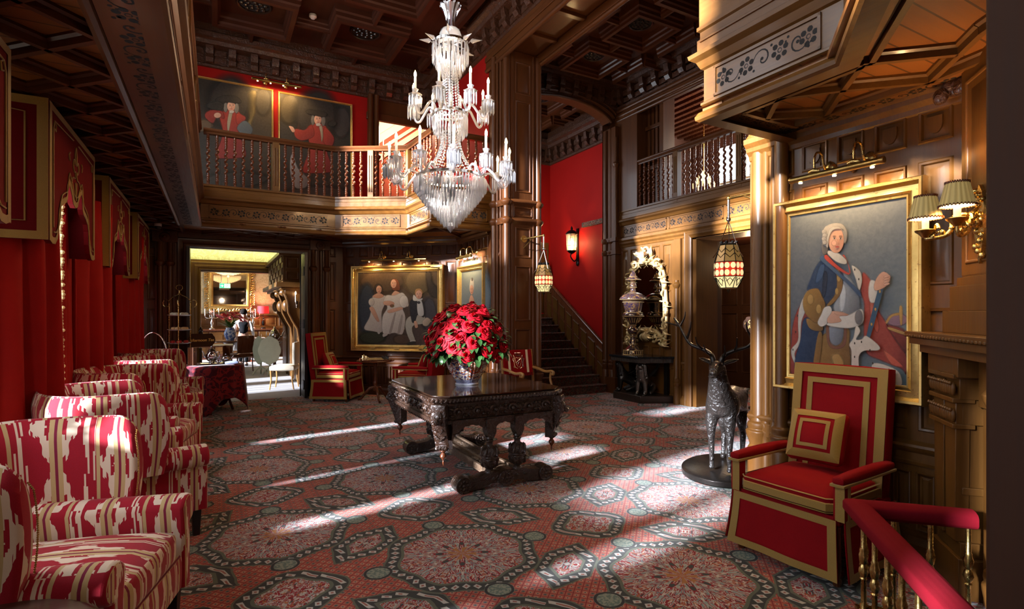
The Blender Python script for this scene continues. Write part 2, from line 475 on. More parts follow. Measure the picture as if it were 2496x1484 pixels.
def ikat():
    m, b = newmat('ikat_upholstery', .85, spec=.2, sheen=.2); v, x, y, z = coords('UV')
    PX, PY = .25, .40
    xq = (x*(1/.0075)).floor(); j = white(vec(xq, 3.0, 1.0))-.5; j2 = white(vec(xq, 9.0, 5.0))-.5
    yy = y+j*.05
    k = (x*(1/PX)).floor()
    a = ((x*(1/PX)).fract()-.5).abs()*2                       # 0 at motif axis, 1 at stripe
    alt = X.m('MODULO', k, 2.0).abs()
    ph = (yy*(1/PY)+alt*.5).fract()
    t = (ph-.5).abs()*2
    wide = (t*PI).cos()*.26+.42+((t*PI*3).cos())*.10
    cream = a < (wide*.92)
    inner = ((a-.23).abs() < .09)*((t-.12).abs() < .13+j2*.08)
    f = cream*(1-inner)
    pile = noise(vec(x, y, 0.0), 320, 2)
    redc = mixc(pile, (.26, .006, .014), (.40, .014, .032))
    c = mixc(f, redc, (.70, .56, .42))
    # stripes on the motif axis with a plum line, and a streaky band between
    c = mixc((a < .19)*(a > .045), c, (.52, .37, .17)); c = mixc(a < .045, c, (.22, .02, .05))
    side = (a > .80); stk = white(vec(xq, (y*7+j*3).floor(), 2.0))
    c = mixc(side*(stk > .5), c, (.68, .54, .40)); c = mixc((a > .66)*(a < .78)*(alt > .5), c, (.50, .36, .17))
    setin(b, 'Base Color', c); bump(b, pile+(1-f)*1.2, .3, .003)
    return m
M['ikat'] = ikat()
def damask():
    m, b = newmat('damask_cloth', .8, sheen=.4, spec=.2); v, x, y, z = coords()
    n = noise(v, 6, 2, .5, 1.6)
    setin(b, 'Base Color', mixc((n-.5).abs() < .07, (.055, .004, .012), (.20, .012, .016))); return m
M['damask'] = damask()
def imari():
    m, b = newmat('painted_porcelain', .12, coat=.5); v, x, y, z = coords('UV')
    # u around in metres-ish, v up 0..1
    n1 = noise(vec(x*14, y*9, 0.0), 1.6, 1, .5, .8); n2 = noise(vec(x*14, y*9, 5.0), 2.2, 1, .5, .6)
    c = mixc(n1 > .53, (.74, .70, .66), (.035, .04, .20)); c = mixc(n2 > .60, c, (.42, .10, .025)); c = mixc(((n2-.52).abs() < .02), c, (.55, .30, .07))
    fx = (x*3.0).fract()-.5; fy = (y-.60)
    rr = (fx*fx*2.6+fy*fy*2.6).sqrt()
    med = rr < .36
    inn = mixc((noise(vec(x*30, y*26, 2.0), 1.6, 2) > .52), (.82, .78, .74), (.44, .13, .06))
    alt = X.m('MODULO', (x*3.0).floor(), 2.0) > .5
    inn2 = mixc(noise(vec(x*26, y*20, 9.0), 1.5, 2) > .5, (.36, .075, .025), (.66, .46, .32))
    c = mixc(med, c, mixc(alt, inn, inn2)); c = mixc((rr-.36).abs() < .03, c, (.40, .06, .02)); c = mixc(((rr-.31).abs() < .012), c, (.03, .03, .13))
    c = mixc(y < .17, c, mixc(noise(vec(x*60, y*60, 0.0), 1.5, 1) > .5, (.03, .05, .26), (.62, .64, .72)))
    c = mixc(y < .05, c, (.62, .66, .75)); c = mixc(y > .93, c, mixc(noise(vec(x*40, y*30, 3.0), 1.5, 1) > .5, (.4, .09, .03), (.7, .62, .55)))
    setin(b, 'Base Color', c); return m
M['imari'] = imari()
def cobalt():
    m, b = newmat('cobalt_gilt_glass', .1, coat=.6); v, x, y, z = coords()
    n = noise(v, 46, 2, .5, 1.3); g = ((n-.5).abs() < .05).max(noise(v, 25, 1) > .62)
    setin(b, 'Base Color', mixc(g, (.004, .003, .035), (.36, .20, .06))); setin(b, 'Metallic', g*.7); return m
M['cobalt'] = cobalt()
def carved(name, c0, c1, rough=.3, scale=26, st=1.0, dist=.02):
    m, b = newmat(name, rough, coat=.4); v, x, y, z = coords(); n = noise(v, scale, 3, .55, 1.4); w = noise(v, 90, 2)
    setin(b, 'Base Color', mixc(w, c0, c1)); bump(b, n, st, dist); return m
M['carvedk'] = carved('carved_oak', (.012, .006, .004), (.050, .022, .011))
M['carvmid'] = carved('carved_cornice', (.026, .008, .003), (.085, .027, .009), .4, 20)
M['carvlight'] = carved('carved_stretcher', (.05, .028, .016), (.15, .095, .055), .4, 30)
M['wallpaper'] = (lambda: (lambda mb: (lambda v: (setin(mb[1], 'Base Color', mixc((noise(v, 5, 3, .5, 1.5)-.5).abs() < .05, (.66, .58, .40), (.56, .46, .28))), mb[0])[1])(coords()[0]))(newmat('cream_wallpaper', .7)))()
def paintmat():
    m = bpy.data.materials.new('oil_paint'); m.use_nodes = True; X.nt = nt = m.node_tree; b = nt.nodes['Principled BSDF']; out = nt.nodes['Material Output']
    b.inputs['Roughness'].default_value = .5; b.inputs['Specular IOR Level'].default_value = .12
    a = nt.nodes.new('ShaderNodeVertexColor'); a.layer_name = 'Col'
    v, x, y, z = coords(); n = noise(v, 34, 4, .65, .5)
    c = X(a.outputs[0]); c = mixc(n*.9, mixc(.35, c, (0, 0, 0)), mixc(.04, c, (1, .9, .75)))
    setin(b, 'Base Color', c); bump(b, noise(v, 160, 3), .08, .002)
    t = nt.nodes.new('ShaderNodeBsdfTransparent'); mx = nt.nodes.new('ShaderNodeMixShader')
    nt.links.new(a.outputs[1], mx.inputs[0]); nt.links.new(t.outputs[0], mx.inputs[1]); nt.links.new(b.outputs[0], mx.inputs[2]); nt.links.new(mx.outputs[0], out.inputs[0])
    return m
M['paint'] = paintmat()
M['plinth'] = flat('bronze_plinth', (.06, .04, .03), .35, .6)
M['smokewhite'] = flat('white_plastic', (.7, .68, .64), .5)
M['redplastic'] = flat('red_plastic', (.35, .01, .01), .3)
M['lampred'] = newmat('red_lampshade', .8, col=(.6, .02, .03), emit=(1, .03, .03), es=.35)[0]
def pleat():
    m, b = newmat('pleated_silk_shade', .7, sheen=.3, emit=(.8, .55, .18), es=.10); v, x, y, z = coords()
    a = X.m('ARCTAN2', y, x); k = (a*18).sin()*.5+.5
    setin(b, 'Base Color', mixc(k, (.15, .105, .03), (.42, .32, .12))); return m
M['pleat'] = pleat()
M['signwood'] = flat('sign_board', (.045, .016, .007), .6, spec=.15)
M['signgold'] = flat('sign_gold', (.72, .45, .12), .4, .3, .1)
def stain(name, col, es): 
    m = newmat(name, .3, col=col, emit=col, es=es)[0]; m.cycles.emission_sampling = 'NONE'; return m
M['sg_red'] = stain('stained_red', (.65, .04, .015), .35); M['sg_cream'] = stain('stained_cream', (.85, .70, .33), .5); M['sg_amber'] = stain('stained_amber', (.30, .17, .05), .25)
M['fabricbeige'] = flat('beige_upholstery', (.52, .44, .33), .85, 0, .15, 25, .2)
M['sage'] = flat('sage_paint', (.36, .37, .26), .5, 0, .2, 6)
# ---------------------------------------------------------------- panelling
RING = [(0, 0), (.008, .009), (.020, .005), (.027, -.014), (.040, -.014), (.064, -.002)]
RING2 = [(0, 0), (.006, .006), (.012, -.010), (.018, -.010), (.03, -.003)]
def panels(mb, s0, s1, z0, z1, rects, ring=RING, shield=()):
    """flat wall face with moulded panels let into it (local s, out, z)"""
    def cuts(lo, hi, vals): return sorted({round(q, 4) for q in [lo, hi]+[v for v in vals if lo < v < hi]})
    rects = [r for r in rects if r[1]-r[0] > .03 and r[3]-r[2] > .03]
    ss = cuts(s0, s1, [v for r in rects for v in r[:2]]); zz = cuts(z0, z1, [v for r in rects for v in r[2:4]])
    for i in range(len(ss)-1):
        for j in range(len(zz)-1):
            cs, cz = (ss[i]+ss[i+1])/2, (zz[j]+zz[j+1])/2
            if any(r[0] < cs < r[1] and r[2] < cz < r[3] for r in rects): continue
            a, b, c, d = ss[i], ss[i+1], zz[j], zz[j+1]
            mb.add([(a, 0, c), (b, 0, c), (b, 0, d), (a, 0, d)], [(0, 1, 2, 3)])
    for r in rects:
        if len(r) > 4: continue                                   # a hole
        k = min(1, (r[1]-r[0])/.17, (r[3]-r[2])/.17); vs = []
        for ins, dep in ring:
            q = ins*k; vs += [(r[0]+q, dep, r[2]+q), (r[1]-q, dep, r[2]+q), (r[1]-q, dep, r[3]-q), (r[0]+q, dep, r[3]-q)]
        n = len(ring); fs = [(4*i+e, 4*i+(e+1) % 4, 4*i+4+(e+1) % 4, 4*i+4+e) for i in range(n-1) for e in range(4)]
        fs.append((4*n-4, 4*n-3, 4*n-2, 4*n-1)); mb.add(vs, fs)
        if r in shield:
            cx, cz = (r[0]+r[1])/2, (r[2]+r[3])/2; w = (r[1]-r[0])*.21; h = (r[3]-r[2])*.24
            pts = [(cx-w, cz+h), (cx+w, cz+h)]+[(cx+w*cos(a*PI/2)*1.0, cz-h*1.1*sin(a*PI/2)) for a in (0, .3, .6, .8, 1)]+[(cx-w*cos(a*PI/2), cz-h*1.1*sin(a*PI/2)) for a in (.8, .6, .3, 0)]
            pt = [(p[0], .010, p[1]) for p in pts]; pb = [(p[0]*1.0, -.004, p[1]) for p in pts]; m = len(pts)
            mb.add(pt+pb, [tuple(range(m))]+[(i, (i+1) % m, m+(i+1) % m, m+i) for i in range(m)])
def sweepw(mb, prof, path, **k): mb.sweep(prof, path, **k)
DADO = [(0, .58), (.016, .585), (.022, .605), (.012, .615), (.012, .66), (.03, .675), (.042, .70), (.036, .715), (.012, .73), (0, .735)]
SKIRT = [(0, 0), (.045, 0), (.045, .09), (.03, .115), (.018, .13), (.018, .145), (0, .155)]
TOPM = [(0, 2.80), (.012, 2.81), (.02, 2.84), (.05, 2.87), (.055, 2.90), (.085, 2.93), (.085, 2.97), (0, 2.97)]
def wainscot(name, a, b, cols, z1=2.95, holes=(), rows=((.80, 1.58), (1.72, 2.50), (2.61, 2.82)), mat=None, top=True, low=True, nomould=()):
    d = Vector((b[0]-a[0], b[1]-a[1])); L = d.length; d = d/L; mb = MB(); mb.M = wallM(a, d)
    rects = []; sh = []
    for c in cols:
        for k, r in enumerate(rows):
            q = (c[0], c[1], r[0], r[1])
            if any(q[0] < h[1] and q[1] > h[0] and q[2] < h[3] and q[3] > h[2] for h in holes): continue
            rects.append(q)
            if k == len(rows)-1: sh.append(q)
    if low:
        n = max(1, int(L/.13))
        for i in range(n):
            q = (i*L/n+.012, (i+1)*L/n-.012, .17, .54)
            if not any(q[0] < h[1] and q[1] > h[0] and q[2] < h[3] for h in holes): rects.append(q)
    panels(mb, 0, L, 0, z1, rects+[tuple(h)+(1,) for h in holes], shield=sh)
    segs = [(0, L)]
    for h in holes:
        if h[2] < .5: segs = [t for s in segs for t in ((s[0], h[0]-.09), (h[1]+.09, s[1])) if t[1]-t[0] > .03]
    for s in segs:
        for pr in (DADO, SKIRT): mb.sweep(pr, [(s[1], 0, 0), (s[0], 0, 0)])     # local frame: out is +y, so travel towards -s
    if top: mb.sweep(TOPM, [(L, 0, 0), (0, 0, 0)])
    return struct(mb.build(name, mat or (M['oak'] if name in ('wall_right', 'wall_mirror') else M['oak_shaded']), smooth=30))
def ncols(L, n, w, off=0): return [(off+(i+.5)*(L-off)/n-w/2, off+(i+.5)*(L-off)/n+w/2) for i in range(n)]

# shafts: clustered colonnettes with moulded base and ring capitals
def shaft(mb, x, y, z0, z1, r, rings=(2.98, 3.26), base=.62, seg=14, plinth=True):
    p = []
    if plinth: p += [(r*1.5, z0), (r*1.5, z0+(base-z0)*.72), (r*1.25, z0+(base-z0)*.76)]
    else: p += [(r, z0)]
    if base: p += [(r*1.7, base-.06), (r*1.75, base-.035), (r*1.4, base-.02), (r*1.55, base+.005), (r*1.5, base+.03), (r*1.15, base+.045), (r, base+.07)]
    for q in rings: p += [(r, q-.06), (r*1.25, q-.045), (r*1.65, q-.015), (r*1.72, q+.01), (r*1.3, q+.03), (r, q+.05)]
    p += [(r, z1)]
    mb.lathe(p, seg, (x, y, 0))
def bar(mb, p0, p1, r, seg=8): mb.tube([p0, p1], r, seg)

# ---- floors
b = MB(); b.add([(XL, -.5, 0), (10.2, -.5, 0), (10.2, 10.62, 0), (XL, 10.62, 0)], [(0, 1, 2, 3)]); struct(b.build('floor', M['carpet']))
b = MB(); b.add([(-2.3, 10.62, 0), (3.7, 10.62, 0), (3.7, 21.2, 0), (-2.3, 21.2, 0)], [(0, 1, 2, 3)]); struct(b.build('floor_dining', M['carpet2']))

# ---- left wall with lower windows (behind the drapes) and upper windows over the gallery
WC = (.72, 2.86, 5.0, 7.15, 9.3)
UW = ((.3, .5), (2.2, .45), (3.75, .55), (5.75, .85), (7.9, .95))
b = MB(); b.M = wallM((XL, -.5), (0, 1))
holes = [(a+.5, q+.5, .45, z, 1) for a, q, z in ((.17, 1.27, 2.55), (1.9, 2.22, 2.9), (2.31, 3.41, 2.55), (3.72, 4.19, 2.86), (4.45, 5.55, 2.55), (6.6, 7.7, 2.55), (8.75, 9.85, 1.95))]+[(w+.5-q, w+.5+q, 3.62, 5.55, 1) for w, q in UW]  # two unseen slots added to admit sun; last opening cut low to block it
panels(b, 0, 11.15, 0, 6.5, holes); struct(b.build('wall_left', M['oak']))
for i, h in enumerate(holes):
    b = MB(); b.M = wallM((XL, -.5), (0, 1)); s0, s1, z0, z1 = h[:4]; c = (s0+s1)/2
    for q in ((s0, -.14, z0, s0+.05, 0, z1), (s1-.05, -.14, z0, s1, 0, z1), (s0, -.14, z0, s1, .02, z0+.05), (s0, -.14, z1-.05, s1, 0, z1), (c-.02, -.1, z0, c+.02, -.06, z1)): b.box(*q)
    for k in (1, 2): b.box(s0, -.09, z0+(z1-z0)*k/3-.012, s1, -.07, z0+(z1-z0)*k/3+.012)
    o = struct(b.build('window_%d' % (i+1), M['cream'], bevel=.004))
    p = MB(); p.M = wallM((XL, -.5), (0, 1)); p.add([(s0, -.08, z0), (s1, -.08, z0), (s1, -.08, z1), (s0, -.08, z1)], [(0, 1, 2, 3)]); p.build('pane', M[('pane_half_dim' if 4.8 < c-.5 < 6.8 else 'pane') if z0 > 2 else ('pane_half_dim' if s1-s0 < .5 else 'pane_dim')], o)

# ---- back wall with the wide door
wainscot('wall_back', (XL, YB), (2.15, YB), [(.32, .52), (3.18, 3.32)], holes=[(.87, 2.80, 0, 2.68)], z1=2.95, rows=((.80, 1.62), (1.76, 2.52), (2.61, 2.82)))
b = MB(); cas = [(0, 0), (0, .05), (.03, .06), (.05, .04), (.08, .06), (.12, .065), (.14, .045), (.17, .05), (.20, .06), (.24, .02), (.24, 0)]
# casing: profile (out from opening, towards the room) swept round the opening in the wall plane
b.sweep(cas, [(1.50, YB, 0), (1.50, YB, 2.68), (-.43, YB, 2.68), (-.43, YB, 0)], up=(0, -1, 0)); struct(b.build('trim_1', M['oak_shaded'], smooth=30))
b = MB()
for x in (-.80, -.66, 1.60, 1.84):
    shaft(b, x, YB-.07, 0, 2.86, .045, (2.38,), .52)
    b.box(x-.07, YB-.06, 0, x+.07, YB, 2.86)
for x in (-.73, 1.72): b.box(x-.18, YB-.13, 2.72, x+.18, YB, 2.9); b.lathe([(.07, -.02), (.085, .0), (.07, .02), (.03, .03), (.02, .05)], 14, (x, YB-.13, 2.80), ax=Matrix(((1, 0, 0), (0, 0, -1), (0, 1, 0))))
struct(b.build('trim_2', M['oak_shaded'], bevel=.006))
b = MB(); b.box(-.50, YB, 0, -.43, YB+.38, 2.7); b.box(1.50, YB, 0, 1.57, YB+.38, 2.7); b.box(-.5, YB, 2.68, 1.57, YB+.38, 2.78)
struct(b.build('trim_3', M['jamb'], bevel=.01))
b = MB(); b.box(1.40, YB-.42, .02, 1.455, YB+.02, 2.64)
for z in (.25, 1.35, 2.3): b.box(1.385, YB-.38, z-.08, 1.40, YB-.2, z+.08)
b.tube([(1.37, YB-.12, .02), (1.37, YB-.12, 2.6)], .012)
struct(b.build('door_1', M['black'], bevel=.006))
b = MB(); b.box(-.42, YB-.36, .02, -.37, YB+.02, 2.64); struct(b.build('door_2', M['black'], bevel=.006))

# ---- canted corner wall and the short wall with the lady's portrait, and the entrance-side right wall
CA, CB = (2.15, YB), (3.9, 9.1)
wainscot('wall_canted', CA, CB, ncols(2.338, 8, .205))
wainscot('wall_alcove', CB, (3.9, 7.85), ncols(1.25, 5, .19))
wainscot('wall_right', (3.9, 2.96), (3.9, .70), [(.20, .39), (.45, .65), (.71, .90), (.96, 1.16), (1.22, 1.41), (1.47, 1.67), (1.73, 1.93)])
# little diamonds between the panels
b = MB()
for c in ((3.89, 2.13, 2.555), (3.89, 2.72, 2.555)):
    b.add([(c[0], c[1]-.035, c[2]), (c[0], c[1], c[2]-.035), (c[0], c[1]+.035, c[2]), (c[0], c[1], c[2]+.035), (c[0]-.018, c[1], c[2])], [(0, 1, 4), (1, 2, 4), (2, 3, 4), (3, 0, 4)])
struct(b.build('trim_4', M['oak']))

# ---- the two great piers of the opening and the beam over them
def pier(name, y0, y1, face):
    b = MB(); b.box(3.906, y0, 0, 4.52, y1, 5.62)
    yf = y0 if face < 0 else y1; d = (1, 0) if face < 0 else (-1, 0); a = (3.97, yf-.012) if face < 0 else (4.45, yf+.012)
    b.M = wallM(a, d)
    panels(b, 0, .48, .0, 5.6, [(.10, .38, .75, 1.30), (.10, .38, 1.42, 2.28), (.10, .38, 2.40, 2.88), (.07, .41, 3.04, 3.20), (.10, .38, 3.42, 4.85), (.10, .38, 4.95, 5.45)])
    for pr in (SKIRT, DADO): b.sweep(pr, [(.48, 0, 0), (0, 0, 0)])
    for z in (2.97, 3.26): b.sweep([(0, z-.05), (.02, z-.03), (.05, z), (.05, z+.02), (.02, z+.05), (0, z+.06)], [(.48, 0, 0), (0, 0, 0)])
    b.M = None
    for x, y, r in ((3.92, yf-(.065 if face > 0 else 0), .062 if face > 0 else .052), (4.49, yf, .052), (3.90, y0+.14 if face < 0 else y1-.14, .028), (3.86, yf-.30*face, .05), (3.88, yf-.22*face, .022), (4.40, yf, .025), (4.02, yf, .025)):
        shaft(b, x, y, 0, 5.58, r)
    for z0, z1 in ((2.92, 3.02), (3.2, 3.30), (.55, .66)): b.box(3.86, min(yf, yf-.3*face), z0, 3.93, max(yf, yf-.3*face), z1)
    o = struct(b.build(name, M['oak' if face > 0 else 'oak_shaded'], bevel=.005, smooth=30))
    if face > 0: return
    c = MB(); yc = yf-.15*face
    for k in range(8): a_ = k*PI/4; c.ball((3.888, yc+.032*cos(a_), 3.11+.032*sin(a_)), .011, 6, 4, sc=(.4, 1, 1))
    c.box(3.885, yc-.014, 2.45, 3.899, yc+.014, 2.78); c.box(3.885, yc-.03, 2.62, 3.899, yc+.03, 2.70); c.lathe([(.001, -.05), (.03, 0), (.012, .05), (.012, .1)], 8, (3.885, yc, 2.45))
    c.box(3.885, yc-.014, .86, 3.899, yc+.014, 2.35); c.lathe([(.001, -.07), (.03, 0), (.012, .06)], 8, (3.885, yc, .86))
    struct(c.build('trim_20', M['oak_shaded']))
pier('wall_pier_back', 7.28, 7.86, -1); pier('wall_pier_front', 2.37, 2.95, 1)
b = MB(); b.box(3.93, 2.6, 5.62, 4.47, 7.9, 6.45)
for x in (3.93, 4.47):
    sg = 1 if x > 4.2 else -1
    for q in ((0, 5.50, .10, 5.62), (.03, 5.62, .13, 5.70), (-.03, 5.70, .09, 5.80)): b.box(min(x-sg*q[0], x+sg*q[2]*.6), 2.6, q[1], max(x-sg*q[0], x+sg*q[2]*.6), 7.9, q[3])
    bar(b, (x+sg*.05, 2.6, 5.49), (x+sg*.05, 7.9, 5.49), .035)
for y in (3.2, 3.9, 4.6, 5.3, 6.0, 6.7, 7.4): b.box(3.95, y-.04, 5.57, 4.45, y+.04, 5.63)
struct(b.build('beam', M['oak_y'], bevel=.008, smooth=30))

# ---- upper walls
b = MB(); b.box(XL, YB, 2.95, 2.64, YB+.12, 6.5); b.box(3.9, 7.86, 2.95, 4.0, 10.9, 6.5); struct(b.build('wall_upper_red', M['redwall']))
b = MB(); b.box(2.62, YB-.1, 3.4, 2.82, YB+.2, 5.85); shaft(b, 2.66, YB-.12, 3.4, 5.82, .045, (4.62,), 0, plinth=False); shaft(b, 2.78, YB-.12, 3.4, 5.82, .045, (4.62,), 0, plinth=False)
b.box(2.8, YB, 5.42, 4.0, YB+.2, 6.5)
b.box(2.6, YB-.06, 5.36, 4.0, YB+.02, 5.5)
struct(b.build('trim_5', M['oak_shaded'], bevel=.008))
# stair passage seen through the upper opening
b = MB(); b.box(2.4, 12.6, 3.3, 5.2, 12.7, 6.4); struct(b.build('wall_passage', flat('passage_red', (.45, .07, .035), .6)))
b = MB()
for k, (w, h) in enumerate(((.10, .16), (.05, .10), (.12, .22), (.06, .30))):
    b.add([(2.4, 12.58-.05*k, 4.35+.2*k), (5.2, 12.58-.05*k, 6.55+.2*k), (5.2, 12.58-.05*k, 6.55+.2*k+h*.9), (2.4, 12.58-.05*k, 4.35+.2*k+h*.9), (2.4, 12.48-.05*k, 4.35+.2*k), (5.2, 12.48-.05*k, 6.55+.2*k), (5.2, 12.48-.05*k, 6.55+.2*k+h*.9), (2.4, 12.48-.05*k, 4.35+.2*k+h*.9)], [(0, 1, 2, 3), (4, 5, 6, 7), (0, 1, 5, 4), (3, 2, 6, 7)])
b.add([(2.4, 12.5, 5.2), (5.2, 12.5, 7.4), (5.2, 11.2, 7.4), (2.4, 11.2, 5.2)], [(0, 1, 2, 3)]); struct(b.build('trim_6', M['cream']))
b = MB(); b.add([(2.4, YB+.2, 3.45), (5.2, YB+.2, 3.45), (5.2, 12.7, 3.45), (2.4, 12.7, 3.45)], [(0, 1, 2, 3)]); struct(b.build('floor_passage', M['stairc']))

# ---- mirror wall (stair hall), its door, the room beyond
wainscot('wall_mirror', (XM, 8.25), (XM, 3.2), [(.12, .34), (.40, .62), (.68, .90), (.96, 1.18), (1.24, 1.46)]+ncols(5.05, 4, .2, 3.9), holes=[(1.93, 3.75, 0, 2.78)], rows=((.62, .95), (1.05, 1.95), (2.05, 2.75)), low=False, mat=M['oak'])
b = MB(); b.sweep([(q[0]*.7, q[1]*.9) for q in cas], [(XM, 6.32, 0), (XM, 6.32, 2.78), (XM, 4.5, 2.78), (XM, 4.5, 0)][::-1], up=(-1, 0, 0))
shaft(b, XM-.06, 6.62, 0, 2.1, .04, (2.02,), .40); b.box(XM-.05, 6.55, 0, XM, 6.7, 2.8); b.box(XM, 6.25, 0, XM+.5, 6.32, 2.8); b.box(XM, 4.4, 2.76, XM+.5, 6.32, 2.95)
struct(b.build('trim_7', M['oak'], smooth=30))
b = MB(); b.box(XM+.02, 6.26, 0, XM+.62, 6.33, 2.76); struct(b.build('door_3', M['jamb'], bevel=.01))
b = MB(); b.box(9.63, 2.5, 0, 9.7, 10, 2.98); b.M = wallM((9.6, 8.6), (0, -1)); panels(b, 0, 6, 0, 2.9, [r for k in range(11) for r in ((.06+.52*k, .48+.52*k, .3, 1.55), (.06+.52*k, .48+.52*k, 1.7, 2.4), (.06+.52*k, .48+.52*k, 2.5, 2.8))]); b.M = None
b.box(XM+.5, 8.03, 0, 9.6, 8.1, 2.98); b.M = wallM((XM+.6, 8.0), (1, 0)); panels(b, 0, 2.1, 0, 2.9, [r for k in range(4) for r in ((.06+.52*k, .48+.52*k, .3, 1.55), (.06+.52*k, .48+.52*k, 1.7, 2.4), (.06+.52*k, .48+.52*k, 2.5, 2.8))]); b.M = None
b.box(XM+.1, 2.4, 0, 9.7, 2.5, 2.98); struct(b.build('wall_corridor', M['jamb'], smooth=30))
b = MB(); b.box(XM, 2.4, 2.96, 9.8, 8.25, 3.4); struct(b.build('ceiling_corridor', M['oak_red_y']))
# carved door-case standing in the corridor
b = MB()
for q in ((8.1, 7.96, .0, 8.26, 8.0, 2.2), (8.9, 7.96, 0, 9.06, 8.0, 2.2), (8.1, 7.95, 2.1, 9.06, 8.0, 2.28)): b.box(*q)
struct(b.build('trim_8', M['carvedk'], bevel=.02))

# ---- arch wall and stair well
def archz(x): t = (x-5.68)/1.1; return 5.12+.42*sqrt(max(0, 1-t*t*.93))
b = MB(); xs = [4.5+(6.95-4.5)*i/36 for i in range(37)]
for i in range(36):
    a, c = xs[i], xs[i+1]; za = archz(a) if 4.58 < a < 6.78 else 0; zc = archz(c) if 4.58 < c < 6.78 else 0
    if (za == 0) != (zc == 0): za = zc = 0
    for y in (8.25, 8.5): b.add([(a, y, za), (c, y, zc), (c, y, 6.2), (a, y, 6.2)], [(0, 1, 2, 3)])
    if za: b.add([(a, 8.25, za), (c, 8.25, zc), (c, 8.5, zc), (a, 8.5, za)], [(0, 1, 2, 3)])
ap = [(x, 8.25, archz(x)) for x in [4.6+2.16*i/28 for i in range(29)]]
for off, r in ((0, .028), (.10, .035), (.19, .02)): b.tube([(p[0]+(p[0]-5.68)*off*.55, 8.23, p[2]+off*.9) for p in ap], r, 8)
for x, y, r in ((6.80, 8.26, .05), (6.86, 8.19, .05), (6.75, 8.40, .045), (6.92, 8.1, .03)): shaft(b, x, y, 0, 5.12, r, (2.72, 2.95), .58)
b.box(6.76, 8.12, 0, 7.0, 8.5, 5.15); b.box(6.70, 8.06, 0, 7.0, 8.5, .30); b.box(6.73, 8.08, 2.68, 7.0, 8.5, 2.76); b.box(6.72, 8.07, 2.93, 7.0, 8.5, 3.0)
shaft(b, 6.79, 8.14, 2.95, 4.95, .04, (4.42,), 0, plinth=False)
struct(b.build('wall_arch', M['oak_shaded'], smooth=30))
b = MB(); b.box(6.95, 8.5, 0, 7.05, 10.75, 6.0); b.box(4.4, 10.72, 0, 7.0, 10.8, 6.0); struct(b.build('wall_stair_red', M['redwall']))
b = MB(); b.box(4.5, 7.9, 0, 4.6, 10.72, 6.0); struct(b.build('wall_stair_left', M['oak_shaded']))
b = MB(); b.M = wallM((4.6, 10.71), (1, 0)); panels(b, 0, 2.3, 1.4, 3.2, [(.1+.45*k, .48+.45*k, 1.5, 3.05) for k in range(5)]); struct(b.build('wall_landing', M['oak']))
NS, RI, TR = 9, .16, .245
b = MB()
for i in range(NS):
    y = 8.32+TR*i; b.box(4.62, y, 0, 6.72, y+TR+.02, RI*(i+1)-.012); b.tube([(4.62, y, RI*(i+1)-.02), (6.72, y, RI*(i+1)-.02)], .02, 8)
b.box(4.6, 8.32+TR*NS, 0, 6.95, 10.75, RI*NS); struct(b.build('stairs', M['stairc'], smooth=50))

# ---- galleries: slab, fascia, soffits
PATH = [(-.2, -.4), (-.2, 9.45), (1.78, 9.45), (2.82, 8.8), (2.86, 7.75), (3.95, 7.75)]
PATHR = [(3.95, 2.62), (2.92, 2.62), (2.90, 1.66), (2.36, 1.24), (1.6, .62), (.9, .3)]
FAS = [(-.10, 2.86), (0, 2.86), (.018, 2.872), (.022, 2.895), (.004, 2.925), (-.02, 2.935), (-.02, 2.965), (-.006, 2.975), (-.006, 2.99), (-.022, 3.0), (-.022, 3.215), (-.006, 3.225), (.004, 3.245), (.015, 3.27), (.05, 3.295), (.056, 3.32), (.03, 3.335), (.01, 3.35), (.01, 3.42), (-.004, 3.43), (-.004, 3.475), (.012, 3.485), (.012, 3.51), (-.12, 3.51)]
def V3(p, z=0): return (p[0], p[1], z)
def fascia(name, path, mat, extra=None):
    b = MB(); b.sweep(FAS, [V3(p) for p in path])
    for i in range(len(path)-1):
        a, c = Vector(path[i]), Vector(path[i+1]); L = (c-a).length; d = (c-a)/L
        b.M = wallM(path[i], d); s0, s1 = .08, L-.08
        if L > 2.2: cuts = int(L/1.4)+1
        else: cuts = 1
        for k in range(cuts):
            u0 = s0+(s1-s0)*k/cuts+.03; u1 = s0+(s1-s0)*(k+1)/cuts-.03
            if u1-u0 < .15: continue
            for q in ((u0, 3.005, u1, 3.022), (u0, 3.19, u1, 3.208), (u0, 3.005, u0+.018, 3.208), (u1-.018, 3.005, u1, 3.208)): b.box(q[0], -.03, q[1], q[2], -.012, q[3])
            scroll(b, u0+.02, u1-.02, 3.032, 3.182, -.0215)
        b.M = None
    if extra: extra(b)
    return struct(b.build(name, [mat, M['dark']], smooth=30))
def strip(mb, pts, w, o, mi=1):
    vs = []; n = len(pts)
    for i in range(n):
        a = pts[max(i-1, 0)]; c = pts[min(i+1, n-1)]; t = Vector((c[0]-a[0], c[1]-a[1])); t = t.normalized() if t.length else Vector((1, 0)); ww = w*(1 if n < 3 else (.35+.65*sin(PI*min(1, (i+.6)/n))))
        vs += [(pts[i][0]-t[1]*ww, o, pts[i][1]+t[0]*ww), (pts[i][0]+t[1]*ww, o, pts[i][1]-t[0]*ww)]
    mb.add(vs, [(2*i, 2*i+1, 2*i+3, 2*i+2) for i in range(n-1)], mi)
